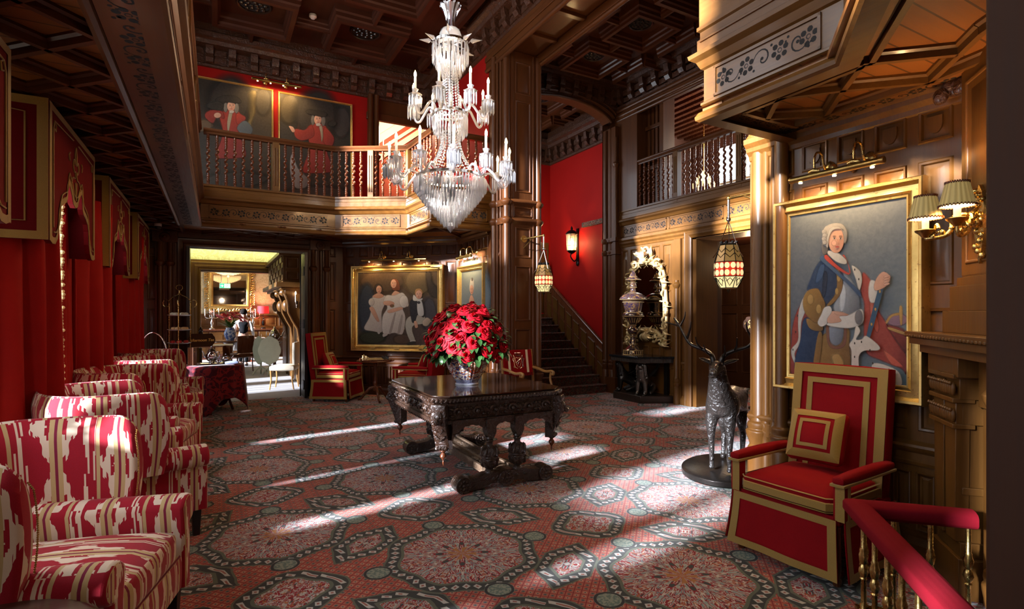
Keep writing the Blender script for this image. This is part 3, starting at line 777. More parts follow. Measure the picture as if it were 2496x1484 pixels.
def scroll(mb, s0, s1, z0, z1, o):
    """pierced frieze of six-petalled flowers and C scrolls"""
    h = z1-z0; n = max(1, round((s1-s0)/(h*1.45))); u = (s1-s0)/n; zc = (z0+z1)/2
    def disc(cx, cz, r, m=7, q=1): mb.add([(cx+r*cos(2*PI*k/m), o, cz+q*r*sin(2*PI*k/m)) for k in range(m)], [tuple(range(m))], 1)
    for i in range(n+1):
        c = s0+u*i; c = min(max(c, s0+h*.36), s1-h*.36)
        for k in range(6): a = k*PI/3+.3; disc(c+h*.27*cos(a), zc+h*.27*sin(a), h*.118)
        strip(mb, [(c+h*.085*cos(a*PI/4), zc+h*.085*sin(a*PI/4)) for a in range(9)], h*.022, o)
        if i < n:
            m = s0+u*(i+.5); f = 1 if i % 2 else -1
            pts = [(m+h*(.42-.024*k)*cos(2.9-k*.42)*f, zc+h*(.44-.024*k)*sin(2.9-k*.42)*f) for k in range(16)]
            strip(mb, pts, h*.035, o); disc(m-h*.02, zc, h*.075)
            for q in (-.46, .46): disc(m+h*q*.9, zc+h*.36*(1 if q*f > 0 else -1), h*.06); disc(m+h*q*1.12, zc+h*.22*(1 if q*f > 0 else -1), h*.05)
fascia('trim_9', PATH[:2], M['oak_y']); fascia('trim_10', PATH[1:], M['fascia'])
def parapet(b):
    for (z0, z1, o) in ((3.5, 3.85, 0), (3.85, 4.4, -.03), (4.38, 4.5, .03)):
        b.sweep([(o-.08, z0), (o, z0), (o+.0, z1-.03), (o-.02, z1), (o-.08, z1)], [V3(p) for p in PATHR])
fascia('trim_11', PATHR, M['oak_lit_y'], parapet)
MIRP = [(XM-.03, 8.15), (XM-.03, 3.2)]
fascia('trim_12', MIRP, M['oak_lit_y'])
def soffit(name, poly, z, beams, mats, frame=True, up=3.4):
    b = MB(); n = len(poly); b.add([(p[0], p[1], z) for p in poly], [tuple(range(n))]); b.add([(p[0], p[1], up) for p in poly], [tuple(range(n))])
    for p, q in beams:
        t = Vector((q[0]-p[0], q[1]-p[1])).normalized(); nn = Vector((-t[1], t[0]))
        prof = [(-.034, z), (-.034, z-.015), (-.018, z-.025), (-.016, z-.06), (.016, z-.06), (.018, z-.025), (.034, z-.015), (.034, z)]
        b.sweep(prof, [V3(p), V3(q)], mi=1)
    return struct(b.build(name, mats, smooth=30))
lb = []
for k in range(-1, 23):
    y = k*.5+.31; lb += [((-.50, y), (-1.25, y+.75)), ((-.50, y), (-1.25, y-.75))]
lb += [((-.48, -.4), (-.48, 10.6)), ((-1.27, -.4), (-1.27, 10.6))]
soffit('ceiling_gallery_left', [(-.25, -.4), (-.25, 10.65), (XL, 10.65), (XL, -.4)], 2.95, lb, [M['oak_bounce_x'], M['oak_red_x']])
b = MB(); b.box(-.46, -.4, 2.88, -.22, 9.5, 2.952); b.M = frameM((-.46, -.4, 2.879), (0, 1, 0), (0, 0, -1), (1, 0, 0)); scroll(b, .1, 9.8, .035, .205, 0.0); b.M = None
b.tube([(-.49, -.4, 2.89), (-.49, 9.5, 2.89)], .03, 8); struct(b.build('trim_13', [M['oak_y'], M['dark']], smooth=30))
bb = []
for k in range(9): x = -.2+.55*k; bb += [((x, 10.6), (x+1.2, 9.45)), ((x, 9.45), (x+1.2, 10.6))]
bb = [q for q in bb if q[0][0] < 2.0 and q[1][0] < 2.4]+[((2.85, 8.75), (3.85, 7.8)), ((2.9, 7.8), (3.85, 8.9)), ((2.4, 9.2), (3.2, 9.7)), ((-.2, 9.62), (1.85, 9.62)), ((1.85, 9.62), (2.98, 8.9)), ((2.98, 8.9), (3.02, 7.9))]
soffit('ceiling_gallery_back', [(-.25, 9.5), (1.76, 9.5), (2.8, 8.83), (2.84, 7.8), (3.9, 7.8), (3.9, 9.1), (2.15, 10.65), (-.25, 10.65)], 2.95, bb, [M['oak_bounce_x'], M['oak_x']])
rb = [((3.23, 1.17), (3.66, 1.57)), ((3.33, 1.88), (3.66, 1.57)), ((3.33, 1.88), (3.66, 2.18)), ((3.36, 2.41), (3.66, 2.18)), ((3.07, 1.63), (3.33, 1.88)), ((3.07, 1.63), (3.39, 1.33)), ((3.33, 1.88), (3.1, 2.15)), ((3.1, 2.15), (3.36, 2.41)), ((3.66, 1.57), (3.66, 2.4)), ((3.66, 1.57), (3.5, .9)), ((3.23, 1.17), (2.9, .7)),
      ((3.12, 2.42), (3.7, 2.42)), ((3.10, 1.60), (3.12, 2.42)), ((3.10, 1.60), (2.2, .85))]
soffit('ceiling_gallery_right', [(2.9, 2.6), (2.88, 1.68), (2.34, 1.26), (1.0, .2), (3.9, .2), (3.9, 2.6)], 2.95, rb, [M['oak_bounce_x'], M['oak_lit_y']])
b = MB()
for p, q, w in (((3.02, 2.56), (2.99, 1.62), .17), ((2.98, 1.66), (2.1, .95), .2), ((3.9, 2.51), (2.92, 2.51), .16), ((3.79, .6), (3.79, 2.6), .18)):
    t = (Vector(q)-Vector(p)); L = t.length; t = t/L
    b.M = frameM((p[0], p[1], 2.93), (t[0], t[1], 0), (0, 0, -1), (-t[1], t[0], 0)); b.box(0, -.02, -w/2, L, .012, w/2); scroll(b, .06, L-.04, -w*.34, w*.34, .0135); b.M = None
struct(b.build('trim_14', [M['oak_light_y'], M['dark']]))
b = MB()   # carved leaf boss where the soffit meets the chimney breast
for k in range(7): a = -1.2+k*.4; b.ball((3.80+.02*cos(a*3), 1.52+.06*sin(a), 2.84+.07*cos(a)-.03*k % .05), .035, 8, 5, sc=(.8, 1, 1.4))
struct(b.build('trim_15', M['carvmid']))

# ---- main ceiling and stair-hall ceiling: linked coffered squares with pierced roundels
def coffers(name, x0, x1, y0, y1, z, cx, cy, pitch, half, w, drop, mats):
    b = MB(); b.add([(x0, y0, z), (x1, y0, z), (x1, y1, z), (x0, y1, z)], [(0, 1, 2, 3)])
    pr = [(w*.5, z), (w*.5, z-drop*.35), (w*.36, z-drop*.45), (w*.38, z-drop*.7), (w*.25, z-drop*.8), (w*.22, z-drop), (-w*.22, z-drop), (-w*.25, z-drop*.8), (-w*.38, z-drop*.7), (-w*.36, z-drop*.45), (-w*.5, z-drop*.35), (-w*.5, z)]
    pr2 = [(a*.62, z-(z-h)*.8) for a, h in pr]
    ros = MB()
    i0 = int((x0-cx)/pitch)-1; j0 = int((y0-cy)/pitch)-1
    for i in range(i0, i0+14):
        for j in range(j0, j0+14):
            X0, Y0 = cx+i*pitch, cy+j*pitch
            if not (x0-half < X0 < x1+half and y0-half < Y0 < y1+half): continue
            cl = lambda x, y: (min(max(x, x0), x1), min(max(y, y0), y1), 0)
            sq = [(X0-half, Y0-half, 0), (X0-half, Y0+half, 0), (X0+half, Y0+half, 0), (X0+half, Y0-half, 0)]
            if x0 < X0-half and X0+half < x1 and y0 < Y0-half and Y0+half < y1:
                b.sweep(pr, sq, closed=True)
                r = half*.42
                ros.lathe([(r*1.15, z), (r*1.15, z-.02), (r*1.08, z-.04), (r*.98, z-.03), (r*.98, z-.012)], 28, (X0, Y0, 0), mi=0, cap=False)
                ros.lathe([(r, z-.012), (.01, z-.02)], 28, (X0, Y0, 0), mi=1, cap=False)
                for k in range(18): a = k*2.4; q = r*.82*sqrt((k+.5)/18); ros.ball((X0+q*cos(a), Y0+q*sin(a), z-.03), r*.14, 7, 4, mi=0, sc=(1, 1, .6))
            else:
                for k in range(4):
                    p, q = sq[k], sq[(k+1) % 4]; p, q = cl(*p[:2]), cl(*q[:2])
                    if (Vector(p)-Vector(q)).length > .05: b.sweep(pr, [p, q])
            for p, q in (((X0+half, Y0), (X0+pitch-half, Y0)), ((X0, Y0+half), (X0, Y0+pitch-half))):
                p, q = cl(*p), cl(*q)
                if (Vector(p)-Vector(q)).length > .05: b.sweep(pr2, [p, q])
    o = struct(b.build(name, mats, smooth=30)); struct(ros.build('trim_'+name, [M['darkoak'], M['dark']], smooth=40))
coffers('ceiling', XL, 3.9, -.5, YB, ZC, .54, 9.43-1.75*6, 1.75, .55, .17, .24, M['oak_red_y'])
coffers('ceiling_stair_hall', 4.47, 6.95, 2.5, 8.25, 6.02, 5.74, 7.45-1.16*5, 1.16, .40, .12, .20, M['oak_red_x'])
coffers('ceiling_landing', 4.5, 6.95, 8.5, 10.75, 5.85, 5.7, 9.1, 1.16, .40, .12, .18, M['oak_red_x'])
CORN = [(0, 5.78), (.03, 5.79), (.035, 5.83), (.02, 5.85), (.02, 6.10), (.16, 6.13), (.18, 6.19), (.24, 6.22), (.25, 6.30), (.20, 6.33), (.20, 6.46), (0, 6.46)]
def cornice(name, path, dz=0, pitch=.33, pr=CORN):
    b = MB(); b.sweep([(o, h+dz) for o, h in pr], [V3(p) for p in path])
    for i in range(len(path)-1):
        a, c = Vector(path[i]), Vector(path[i+1]); L = (c-a).length; d = (c-a)/L; n = int(L/pitch); b.M = wallM(path[i], d)
        for k in range(n):
            s = (k+.5)*L/n; w = pitch*.17
            b.prism([(.0, 5.84+dz), (.07, 5.86+dz), (.115, 5.92+dz), (.10, 5.99+dz), (.12, 6.03+dz), (.13, 6.12+dz), (0, 6.12+dz)], -w, w, ax=frameM((s, 0, 0), (0, 1, 0), (0, 0, 1), (1, 0, 0)))
            for zz in (5.91, 6.03):
                for q in (-.25, 0, .25): b.ball((s+pitch/2+q*pitch*.55, .02, zz+dz), .022, 6, 4, mi=1, sc=(1, .3, 1))
            b.box(s+pitch*.22, 0, 5.86+dz, s+pitch*.78, .035, 5.95+dz); b.box(s+pitch*.22, 0, 5.98+dz, s+pitch*.78, .05, 6.08+dz)
        b.M = None
    return struct(b.build(name, [M['carvmid'], M['dark']], smooth=35))
cornice('trim_16', [(XL, YB), (3.9, YB), (3.9, -.4)])
cornice('trim_17', [(4.5, 8.25), (XM+.02, 8.25), (XM+.02, 2.6)], -.27, .30)
cornice('trim_18', [(4.6, 10.72), (6.95, 10.72), (6.95, 8.5)][::1], -.75, .26)
# upper part of the mirror wall: posts and lintel of the open gallery
b = MB(); b.box(XM, 2.5, 5.35, XM+.25, 8.25, 6.05); b.box(XM-.04, 7.62, 3.5, XM+.28, 8.25, 5.4); b.box(XM+.02, 7.02, 3.5, XM+.30, 7.10, 5.4)
b.M = wallM((XM+.26, 7.62), (0, -1)); 
b.M = None
b.box(XM+.28, 7.10, 3.5, XM+.34, 7.62, 5.4)
for y in (7.17, 7.27, 7.37, 7.47, 7.57): b.box(XM+.2, y-.03, 3.5, XM+.3, y+.03, 5.4)
for z in (4.2, 4.95): b.box(XM+.16, 7.1, z, XM+.3, 7.62, z+.07)
for z in (5.28, 5.36, 5.46): bar(b, (XM-.02, 2.5, z), (XM-.02, 8.2, z), .035)
b.box(XM-.03, 2.5, 3.5, XM+.2, 3.4, 5.4)
struct(b.build('wall_gallery_posts', M['oak_shaded'], bevel=.006, smooth=30))
b = MB(); b.box(XM, 2.4, 3.38, 10.2, 9.4, 3.48); struct(b.build('floor_upper', M['stairc']))
b = MB(); b.M = wallM((10.1, 9.4), (0, -1)); panels(b, 0, 7, 3.4, 6.2, [(.9, 2.3, 3.7, 5.3, 1), (3.0, 4.4, 3.7, 5.3, 1), (5.1, 6.5, 3.7, 5.3, 1)]); b.M = None
b.box(XM+.1, 9.3, 3.4, 10.2, 9.4, 6.2); b.box(XM+.1, 2.4, 3.4, 10.2, 2.5, 6.2); struct(b.build('wall_upper_room', flat('upper_room_wall', (.16, .07, .045), .8)))
b = MB(); b.add([(XM, 2.4, 5.95), (10.2, 2.4, 5.95), (10.2, 9.4, 5.95), (XM, 9.4, 5.95)], [(0, 1, 2, 3)]); struct(b.build('ceiling_upper_room', M['white']))
b = MB()
for k in range(16): x = XM+.35+.22*k; b.box(x-.045, 2.4, 5.68, x+.045, 9.4, 5.95)
b.box(XM, 6.6, 5.6, 10.2, 6.8, 5.95); struct(b.build('trim_19', M['mahog']))
for k in range(3):
    s0 = .9+2.1*k; b = MB(); b.M = wallM((10.1, 9.4), (0, -1))
    for q in ((s0, 0, 3.7, s0+.06, .05, 5.3), (s0+1.34, 0, 3.7, s0+1.4, .05, 5.3), (s0+.67, -.02, 3.7, s0+.73, .03, 5.3), (s0, 0, 4.45, s0+1.4, .03, 4.5)): b.box(*q)
    struct(b.build('window_%d' % (20+k), M['cream']))
# ---- entrance end wall behind the viewpoint, roof slab, outer shell
b = MB(); b.M = wallM((3.9, -.35), (-1, 0)); panels(b, 0, 5.2, 0, 6.5, [(2.4, 4.4, 0, 2.7, 1)]+[(q, q+.3, z, z+.9) for q in (.2, .6, 1.0, 1.4, 1.8) for z in (.9, 1.9)]); struct(b.build('wall_near', M['oak']))
b = MB(); b.box(-.6, -1.6, 0, 1.6, -1.5, 2.8); b.box(-.7, -1.5, 0, -.6, -.35, 2.8); b.box(1.5, -1.5, 0, 1.6, -.35, 2.8); b.box(-.7, -1.6, 2.7, 1.6, -.35, 2.8); struct(b.build('wall_lobby', M['jamb']))
b = MB(); b.box(XL-.2, -.6, 6.6, 10.3, 13, 6.7); struct(b.build('roof', M['dark']))
b = MB(); b.box(4.5, -.5, 0, 4.6, 2.5, 6.5); b.box(4.6, 2.4, 0, 7, 2.5, 6.5); b.box(3.9, -.5, 2.9, 4.0, 2.5, 6.5); struct(b.build('wall_outer', M['oak']))
b = MB(); b.box(3.9, 10.9, 0, 7.1, 11, 6.5); b.box(5.2, 10.9, 3, 5.3, 12.8, 6.5); b.box(2.3, YB+.2, 3, 2.4, 12.8, 6.5); b.box(4.0, 7.86, 2.9, 4.1, 10.9, 6.5); struct(b.build('wall_outer_back', M['dark']))
# door jamb right beside the viewpoint
b = MB(); b.box(1.285, .10, 0, 1.62, .4625, 3.0)
struct(b.build('door_4', M['jamb'], bevel=.008))
# ---------------------------------------------------------------- soft shapes, projected UVs
def pillowy(mb, c, d, r=.03, puff=.0, n=6, mi=None, M=None):
    """rounded box, bulging in z by puff"""
    hx, hy, hz = d[0]/2, d[1]/2, d[2]/2; r = min(r, hx*.98, hy*.98, hz*.98)
    for ax in range(3):
        for sg in (-1, 1):
            def fn(u, v):
                p = [0, 0, 0]; p[ax] = sg; p[(ax+1) % 3] = (2*u-1)*sg; p[(ax+2) % 3] = 2*v-1
                q = Vector((p[0]*hx, p[1]*hy, p[2]*hz)); i = Vector((max(-hx+r, min(hx-r, q[0])), max(-hy+r, min(hy-r, q[1])), max(-hz+r, min(hz-r, q[2]))))
                o = q-i; o = o.normalized()*r if o.length > 1e-9 else o
                w = i+o
                k = (1-(w[0]/hx)**2)*(1-(w[1]/hy)**2)
                w[2] += puff*k*(1 if w[2] > 0 else -1)*min(1, abs(w[2])/hz*1.5)
                if M is not None: w = M @ w
                return w+Vector(c)
            mb.grid(fn, n, n, mi)
    return mb
def weld(o, dist=.0005):
    bm = bmesh.new(); bm.from_mesh(o.data); bmesh.ops.remove_doubles(bm, verts=bm.verts, dist=dist); bmesh.ops.recalc_face_normals(bm, faces=bm.faces)
    bm.to_mesh(o.data); bm.free(); o.data.polygons.foreach_set('use_smooth', [True]*len(o.data.polygons)); o.data.set_sharp_from_angle(angle=R(50)); return o
def boxuv(o, off=(0, 0), top='x'):
    me = o.data; ul = me.uv_layers.get('UVMap') or me.uv_layers.new(name='UVMap')
    for p in me.polygons:
        n = p.normal; a = max(range(3), key=lambda i: abs(n[i])*(1.15 if i == 1 else 1))
        for li in p.loop_indices:
            c = me.vertices[me.loops[li].vertex_index].co
            if a == 0: uv = (c[1]+off[0], c[2]+off[1])
            elif a == 1: uv = (c[0]+off[0], c[2]+off[1])
            else: uv = ((c[0]+off[0], c[1]+off[1]) if top == 'x' else (c[1]+off[0], c[0]+off[1]))
            ul.data[li].uv = uv
    return o

# ---------------------------------------------------------------- balustrades
def baluster_mesh(h=.80):
    b = MB(); n = 46
    pth = []; rad = []
    for i in range(n+1):
        t = i/n; z = h*(.20+.60*t); a = t*2*PI*5.0; k = min(1, t*8, (1-t)*8)
        pth.append((.0125*k*cos(a), .0125*k*sin(a), z)); rad.append(.0185)
    b.tube(pth, rad, 8)
    for z0, f in ((0, 1), (h, -1)):
        b.lathe([(r, z0+f*z) if f > 0 else (r, z0-z) for r, z in ((.020, 0), (.020, h*.075), (.024, h*.082), (.024, h*.10), (.016, h*.11), (.021, h*.125), (.021, h*.14), (.016, h*.15), (.022, h*.165), (.022, h*.185), (.014, h*.205))], 10)
    o = b.build('baluster', M['mahog'], smooth=50); return o
BAL = None
def balustrade(name, label, path, posts, sp=.118, z=3.50, h=.80, group=None, skip=()):
    global BAL
    t = thing(name, label, 'balustrade', V3(path[0], z), 0, group); o3 = Vector(V3(path[0], z))
    b = MB(); pts = [V3((p[0]-path[0][0], p[1]-path[0][1]), h) for p in path]
    b.sweep([(-.035, 0), (.035, 0), (.04, .012), (.032, .03), (.055, .05), (.06, .065), (.05, .085), (.02, .095), (-.02, .095), (-.05, .085), (-.06, .065), (-.055, .05), (-.032, .03), (-.04, .012)], pts)
    b.build('handrail', M['oak_x'], t, smooth=40)
    b = MB(); b.sweep([(-.05, 0), (.05, 0), (.05, .02), (.03, .03), (-.03, .03), (-.05, .02)], [(p[0], p[1], 0) for p in pts]); b.build('bottom_rail', M['oak_x'], t)
    pl = []
    for i in range(len(path)-1):
        a, c = Vector(pts[i]), Vector(pts[i+1]); a.z = c.z = 0; L = (c-a).length; d = (c-a)/L
        n = max(1, int(L/sp))
        for k in range(n):
            s = (k+.5)*L/n
            q = a+d*s
            if any(abs(s-ps) < sp*.55 for (pi, ps) in posts if pi == i): continue
            pl.append((q, math.atan2(d[1], d[0])))
    for q, a in pl[:100]:
        if BAL is None: BAL = baluster_mesh(h-.02); BAL.parent = t; BAL.location = (q[0], q[1], .02)
        else: put(BAL, t, (q[0], q[1], .02))
    for pi, ps in posts:
        a, c = Vector(pts[pi]), Vector(pts[pi+1]); d = (c-a).normalized(); q = a+d*ps
        b = MB(); b.box(-.05, -.05, -.06, .05, .05, h+.01)
        for s in (-1, 1):
            for k in (-.02, .02): b.tube([(k, s*.052, .1), (k, s*.052, h-.08)], .009, 6)
        o = b.build('newel_post', M['oak'], t, bevel=.004); o.location = (q[0], q[1], 0); o.rotation_euler = (0, 0, math.atan2(d[1], d[0]))
    return t
balustrade('gallery_balustrade', 'barley-twist balustrade along the dark back of the gallery below the two soldier portraits', [(-.16, 9.52), (1.80, 9.52)], [(0, 1.02)], group='gallery balustrades')
balustrade('gallery_balustrade', 'barley-twist balustrade round the canted corner bay over the white sunlit fascia', [(1.80, 9.52), (2.88, 8.86), (2.92, 7.82), (3.86, 7.82)], [(0, .62), (1, .03)], group='gallery balustrades')
balustrade('gallery_balustrade', 'barley-twist balustrade on the side gallery over the gilt mirror and doorway', [(XM+.02, 8.02), (XM+.02, 3.4)], [(0, 1.33), (0, 2.6)], group='gallery balustrades')
balustrade('gallery_balustrade', 'long balustrade of the window-side gallery seen almost end on at left', [(-.24, -.3), (-.24, 9.5)], [(0, 1.6), (0, 3.6), (0, 5.6), (0, 7.6)], sp=.105, group='gallery balustrades')

# ---------------------------------------------------------------- drapes and pelmets
def drape(y0, y1, x0, x1, lab, seed, z1=2.6, tass=None):
    rnd = random.Random(seed); L = y1-y0; b = MB(); nf = max(3, int(L/.13)); ph = rnd.random()*6
    def fn(u, v):
        w = .5+.5*cos(2*PI*nf*u+ph+.5*sin(v*3+ph)); amp = .035+.02*(1-v)
        f = 1+.06*(1-v)*sin(ph)
        return (x0+(x1-x0)*u+amp*(w**.7)*2-.03+.01*sin(9*u+4*v), y0+L*u*f+.012*sin(14*u+5*v), .01+z1*v)
    b.grid(fn, nf*12, 10)
    o = tag(b.build('drape', M['drape'], smooth=180), lab, 'curtain', 'red drapes at the windows')
    sd = o.modifiers.new('thick', 'SOLIDIFY'); sd.thickness = .012
    if tass:
        t = MB(); rn = random.Random(seed+5)
        for k in range(int(2.3/.024)):
            z = .10+k*.024; a = rn.random()*6
            t.ball((tass[0]+.008*cos(a), tass[1]+.010*sin(a), z), .016+.006*rn.random(), 6, 4, sc=(1, 1, .8))
        t.build('bobble_fringe', M['fringe'], o)
    return o
M['fringe'] = flat('cream_bobble_fringe', (.60, .50, .24), .8, 0, .3, 60)
GAPS = ((2.44, 3.25), (4.68, 5.09), (6.54, 7.03), (9.10, 9.30))
for i, c in enumerate(WC):
    if i == 0: 
        drape(.44, c+1.05, -1.12, -1.05, 'red drape beside the viewpoint at the left edge', 3); continue
    side = ('nearest', 'second', 'third', 'farthest')[i-1]
    lo, hi = GAPS[i-1]
    drape(c-(.69 if i == 2 else .98 if i > 1 else .5), lo, -1.14, -.93, 'near-side red drape of the %s window, plain edge' % side, 10+i)
    drape(hi, (3.68 if i == 1 else c+1.02) if i < 4 else c+.75, -1.07, -1.16, 'far-side red drape of the %s window with a cream bobble edge' % side, 20+i, tass=(-1.0, hi-.005))
PROF = [(-.71, 2.005), (-.64, 1.985), (-.57, 1.99), (-.51, 2.03), (-.47, 2.10), (-.45, 2.20), (-.42, 2.255), (-.35, 2.285), (-.27, 2.31), (-.235, 2.345), (-.225, 2.42), (-.20, 2.455), (-.16, 2.43), (-.11, 2.385), (-.07, 2.335), (0, 2.315)]
PROF = PROF+[(-s, z) for s, z in reversed(PROF[:-1])]
def pelmet(c, lab):
    t = thing('pelmet', lab, 'pelmet', (-.9, c, 0), 0, 'red embroidered pelmets')
    b = MB(); n = len(PROF)
    for i in range(n-1):
        (a, za), (d, zd) = PROF[i], PROF[i+1]
        b.add([(0, a, za), (0, d, zd), (0, d, 2.86), (0, a, 2.86), (-.03, a, za), (-.03, d, zd), (-.03, d, 2.86), (-.03, a, 2.86)], [(0, 1, 2, 3), (4, 5, 6, 7), (0, 1, 5, 4), (3, 2, 6, 7)])
    for s in (-1, 1): b.box(-.40, s*.71-.015, 2.0, 0, s*.71+.015, 2.86)
    b.box(-.40, -.71, 2.84, 0, .71, 2.865)
    p = b.build('pelmet_board', M['pelmet'], t, smooth=30)
    b = MB(); w = .045
    def band(pts, w, x=.003):
        m = len(pts); P = [Vector((p[0], p[1])) for p in pts]; vs = []
        for i in range(m):
            d = (P[min(i+1, m-1)]-P[max(i-1, 0)]).normalized(); nn = Vector((-d[1], d[0]))
            vs += [(x, P[i][0], P[i][1]), (x+.002, P[i][0]+nn[0]*w, P[i][1]+nn[1]*w)]
        b.add(vs, [(2*i, 2*i+1, 2*i+3, 2*i+2) for i in range(m-1)])
    band(PROF, .042); band([(-.71, 2.0), (-.71, 2.865)][::-1], .05); band([(.71, 2.0), (.71, 2.865)], .05); band([(.71, 2.865), (-.71, 2.865)], .045)
    for s in (-1, 1):                                     # borders of the return panels
        y = s*.727
        for q in ((-.40, 2.0, -.055, 2.05), (-.40, 2.82, -.055, 2.87), (-.055, 2.0, 0, 2.87)): b.box(q[0], min(y, y-.004*s), q[1], q[2], max(y, y-.004*s), q[3])
    b.build('gold_braid', M['braid'], p, smooth=30)
    e = MB()
    def cord(pts, r=.0045): e.tube([(.005, q[0], q[1]) for q in pts], r, 5)
    cord([(s*.985, z+.075) for s, z in PROF[1:-1]]); 
    for f in (-1, 1):
        cord([(f*.63, 2.09), (f*.63, 2.72), (f*.60, 2.77), (f*.56, 2.75), (f*.57, 2.71), (f*.60, 2.72)]); cord([(f*.60, 2.77), (f*.08, 2.79)])
        cord(spline([(0, 2.76), (f*.025, 2.70), (f*.015, 2.63), (f*.06, 2.66), (f*.085, 2.61), (f*.05, 2.57), (f*.02, 2.58), (f*.03, 2.53), (f*.10, 2.52), (f*.15, 2.47)], 5))
        cord([(f*.02, 2.5), (f*.012, 2.40), (0, 2.37)]); cord([(f*.19, 2.62), (f*.21, 2.66), (f*.18, 2.68)])
    for s in (-1, 1):
        y = s*.729; e.tube([(-.38, y, 2.11), (-.11, y, 2.11), (-.11, y, 2.77), (-.38, y, 2.80)], .005, 5)
    e.build('embroidered_cord', M['braid'], p)
    return t
for c, l in zip(WC[1:], ('red pelmet with gold crest, cut off by the left edge', 'large red pelmet with gold fleur crest, second along the window wall', 'red pelmet third along the window wall', 'smallest and farthest red pelmet by the dark corner')): pelmet(c, l)

# ---------------------------------------------------------------- ikat wing armchairs
def wing_chair():
    t = thing('wing_armchair', '', 'armchair')
    # back and wings as one upholstered shell: U-shaped plan
    U = spline([(.16, -.405), (.02, -.41), (-.14, -.40), (-.27, -.36), (-.355, -.22), (-.375, 0), (-.355, .22), (-.27, .36), (-.14, .40), (.02, .41), (.16, .405)], 4)
    n = len(U); cum = [0]
    for i in range(1, n): cum.append(cum[-1]+(U[i]-U[i-1]).length)
    def top(i):
        f = abs(2*cum[i]/cum[-1]-1)                     # 1 at wing fronts
        return 1.05-.012*f-.055*max(0, (f-.90)/.10)**2.5
    def bot(i): return .30 if abs(2*cum[i]/cum[-1]-1) < .62 else .50
    def lean(z, f=0): return -.12*max(0, z-.45)*max(0, 1-f*1.1)
    b = MB(); nv = 9; nor = []
    for i in range(n):
        d = U[min(i+1, n-1)]-U[max(i-1, 0)]; d = d.normalized(); nor.append(Vector((d[1], -d[0])))   # points outward
    for side, off in ((1, .0), (-1, -.085)):
        def P(i, j):
            z0, z1 = bot(i), top(i); v = j/nv; z = z0+(z1-z0)*v; f = abs(2*cum[i]/cum[-1]-1)
            k = max(0, (f-.80)/.20); shrink = -.035*k*(1-sin(PI*min(1, max(0, (z-.5)/.55))))
            rnd = (.042 if v > .97 else 0)
            q = U[i]+nor[i]*(off+(rnd*-side)); return Vector((q[0]+lean(z, f)+shrink, q[1], z-(0 if v < .97 else .0)))
        vs = [P(i, j) for j in range(nv+1) for i in range(n)]; fs = []; uv = []
        for j in range(nv):
            for i in range(n-1):
                a = j*n+i; fs.append((a, a+1, a+n+1, a+n)); L0 = cum[-1]/2
                uv.append([(cum[i]-L0+.125, P(i, j)[2]), (cum[i+1]-L0+.125, P(i+1, j)[2]), (cum[i+1]-L0+.125, P(i+1, j+1)[2]), (cum[i]-L0+.125, P(i, j+1)[2])])
        b.add(vs, fs, None, uv)
    # close rim: top, and the front edges of the wings
    N = (nv+1)*n
    for i in range(n-1): a = nv*n+i; b.f.append((a, a+1, N+a+1, N+a)); b.m.append(0); b.uv[len(b.f)-1] = [(cum[i], 1.05), (cum[i+1], 1.05), (cum[i+1], 1.0), (cum[i], 1.0)]
    for i in (0, n-1):
        for j in range(nv): a = j*n+i; b.f.append((a, a+n, N+a+n, N+a)); b.m.append(0); b.uv[len(b.f)-1] = [(0, j*.06), (0, j*.06+.06), (.08, j*.06+.06), (.08, j*.06)]
    o = b.build('backrest', M['ikat'], t, smooth=0); weld(o); sd = o.modifiers.new('s', 'SUBSURF'); sd.levels = sd.render_levels = 1
    for i in (0, n-1):
        nb = MB()
        for k in range(56):
            z = .52+.44*k/55; v = (z-bot(i))/(top(i)-bot(i)); j = min(nv-1, int(v*nv)); f = v*nv-j
            p = b.v[j*n+i].lerp(b.v[(j+1)*n+i], f); q = b.v[N+j*n+i].lerp(b.v[N+(j+1)*n+i], f)
            for w in (p,): nb.ball((w[0]+.004, w[1]+(.003 if i else -.003), w[2]), .0042, 6, 4)
        nb.build('nailheads', M['bronzebrass'], o)
    for s in (-1, 1):
        b = MB(); y = s*.37
        ax = frameM((0, 0, 0), (0, 1, 0), (0, 0, 1), (1, 0, 0))
        sec = [(y+s*.035, .19), (y+s*.035, .49)]+[(y+s*.015+.085*cos(a)*s, .56+.078*sin(a)) for a in [-.9+.37*k for k in range(11)]]+[(y-s*.045, .47), (y-s*.045, .19)]
        nx = 8
        for k in range(nx):
            x0, x1 = -.30+.70*k/nx, -.30+.70*(k+1)/nx
            m = len(sec); vs = [(x0, p[0], p[1]) for p in sec]+[(x1, p[0], p[1]) for p in sec]
            b.add(vs, [(i, i+1, m+i+1, m+i) for i in range(m-1)])
        m = len(sec); b.add([(.40, p[0], p[1]) for p in sec], [tuple(range(m))]); b.add([(-.30, p[0], p[1]) for p in sec], [tuple(range(m))])
        a = b.build('arm', M['ikat'], t, smooth=0); weld(a); boxuv(a, (.06, 0)); bv = a.modifiers.new('b', 'BEVEL'); bv.width = .02; bv.segments = 3; bv.limit_method = 'ANGLE'; bv.angle_limit = R(60)
    b = MB(); pillowy(b, (.04, 0, .42), (.70, .60, .17), .06, .03, 8); a = weld(b.build('seat_cushion', M['ikat'], t)); boxuv(a, (.125, .1), 'y')
    b = MB(); pillowy(b, (.02, 0, .27), (.74, .70, .17), .02, 0, 3); a = weld(b.build('seat_rail', M['ikat'], t)); boxuv(a)
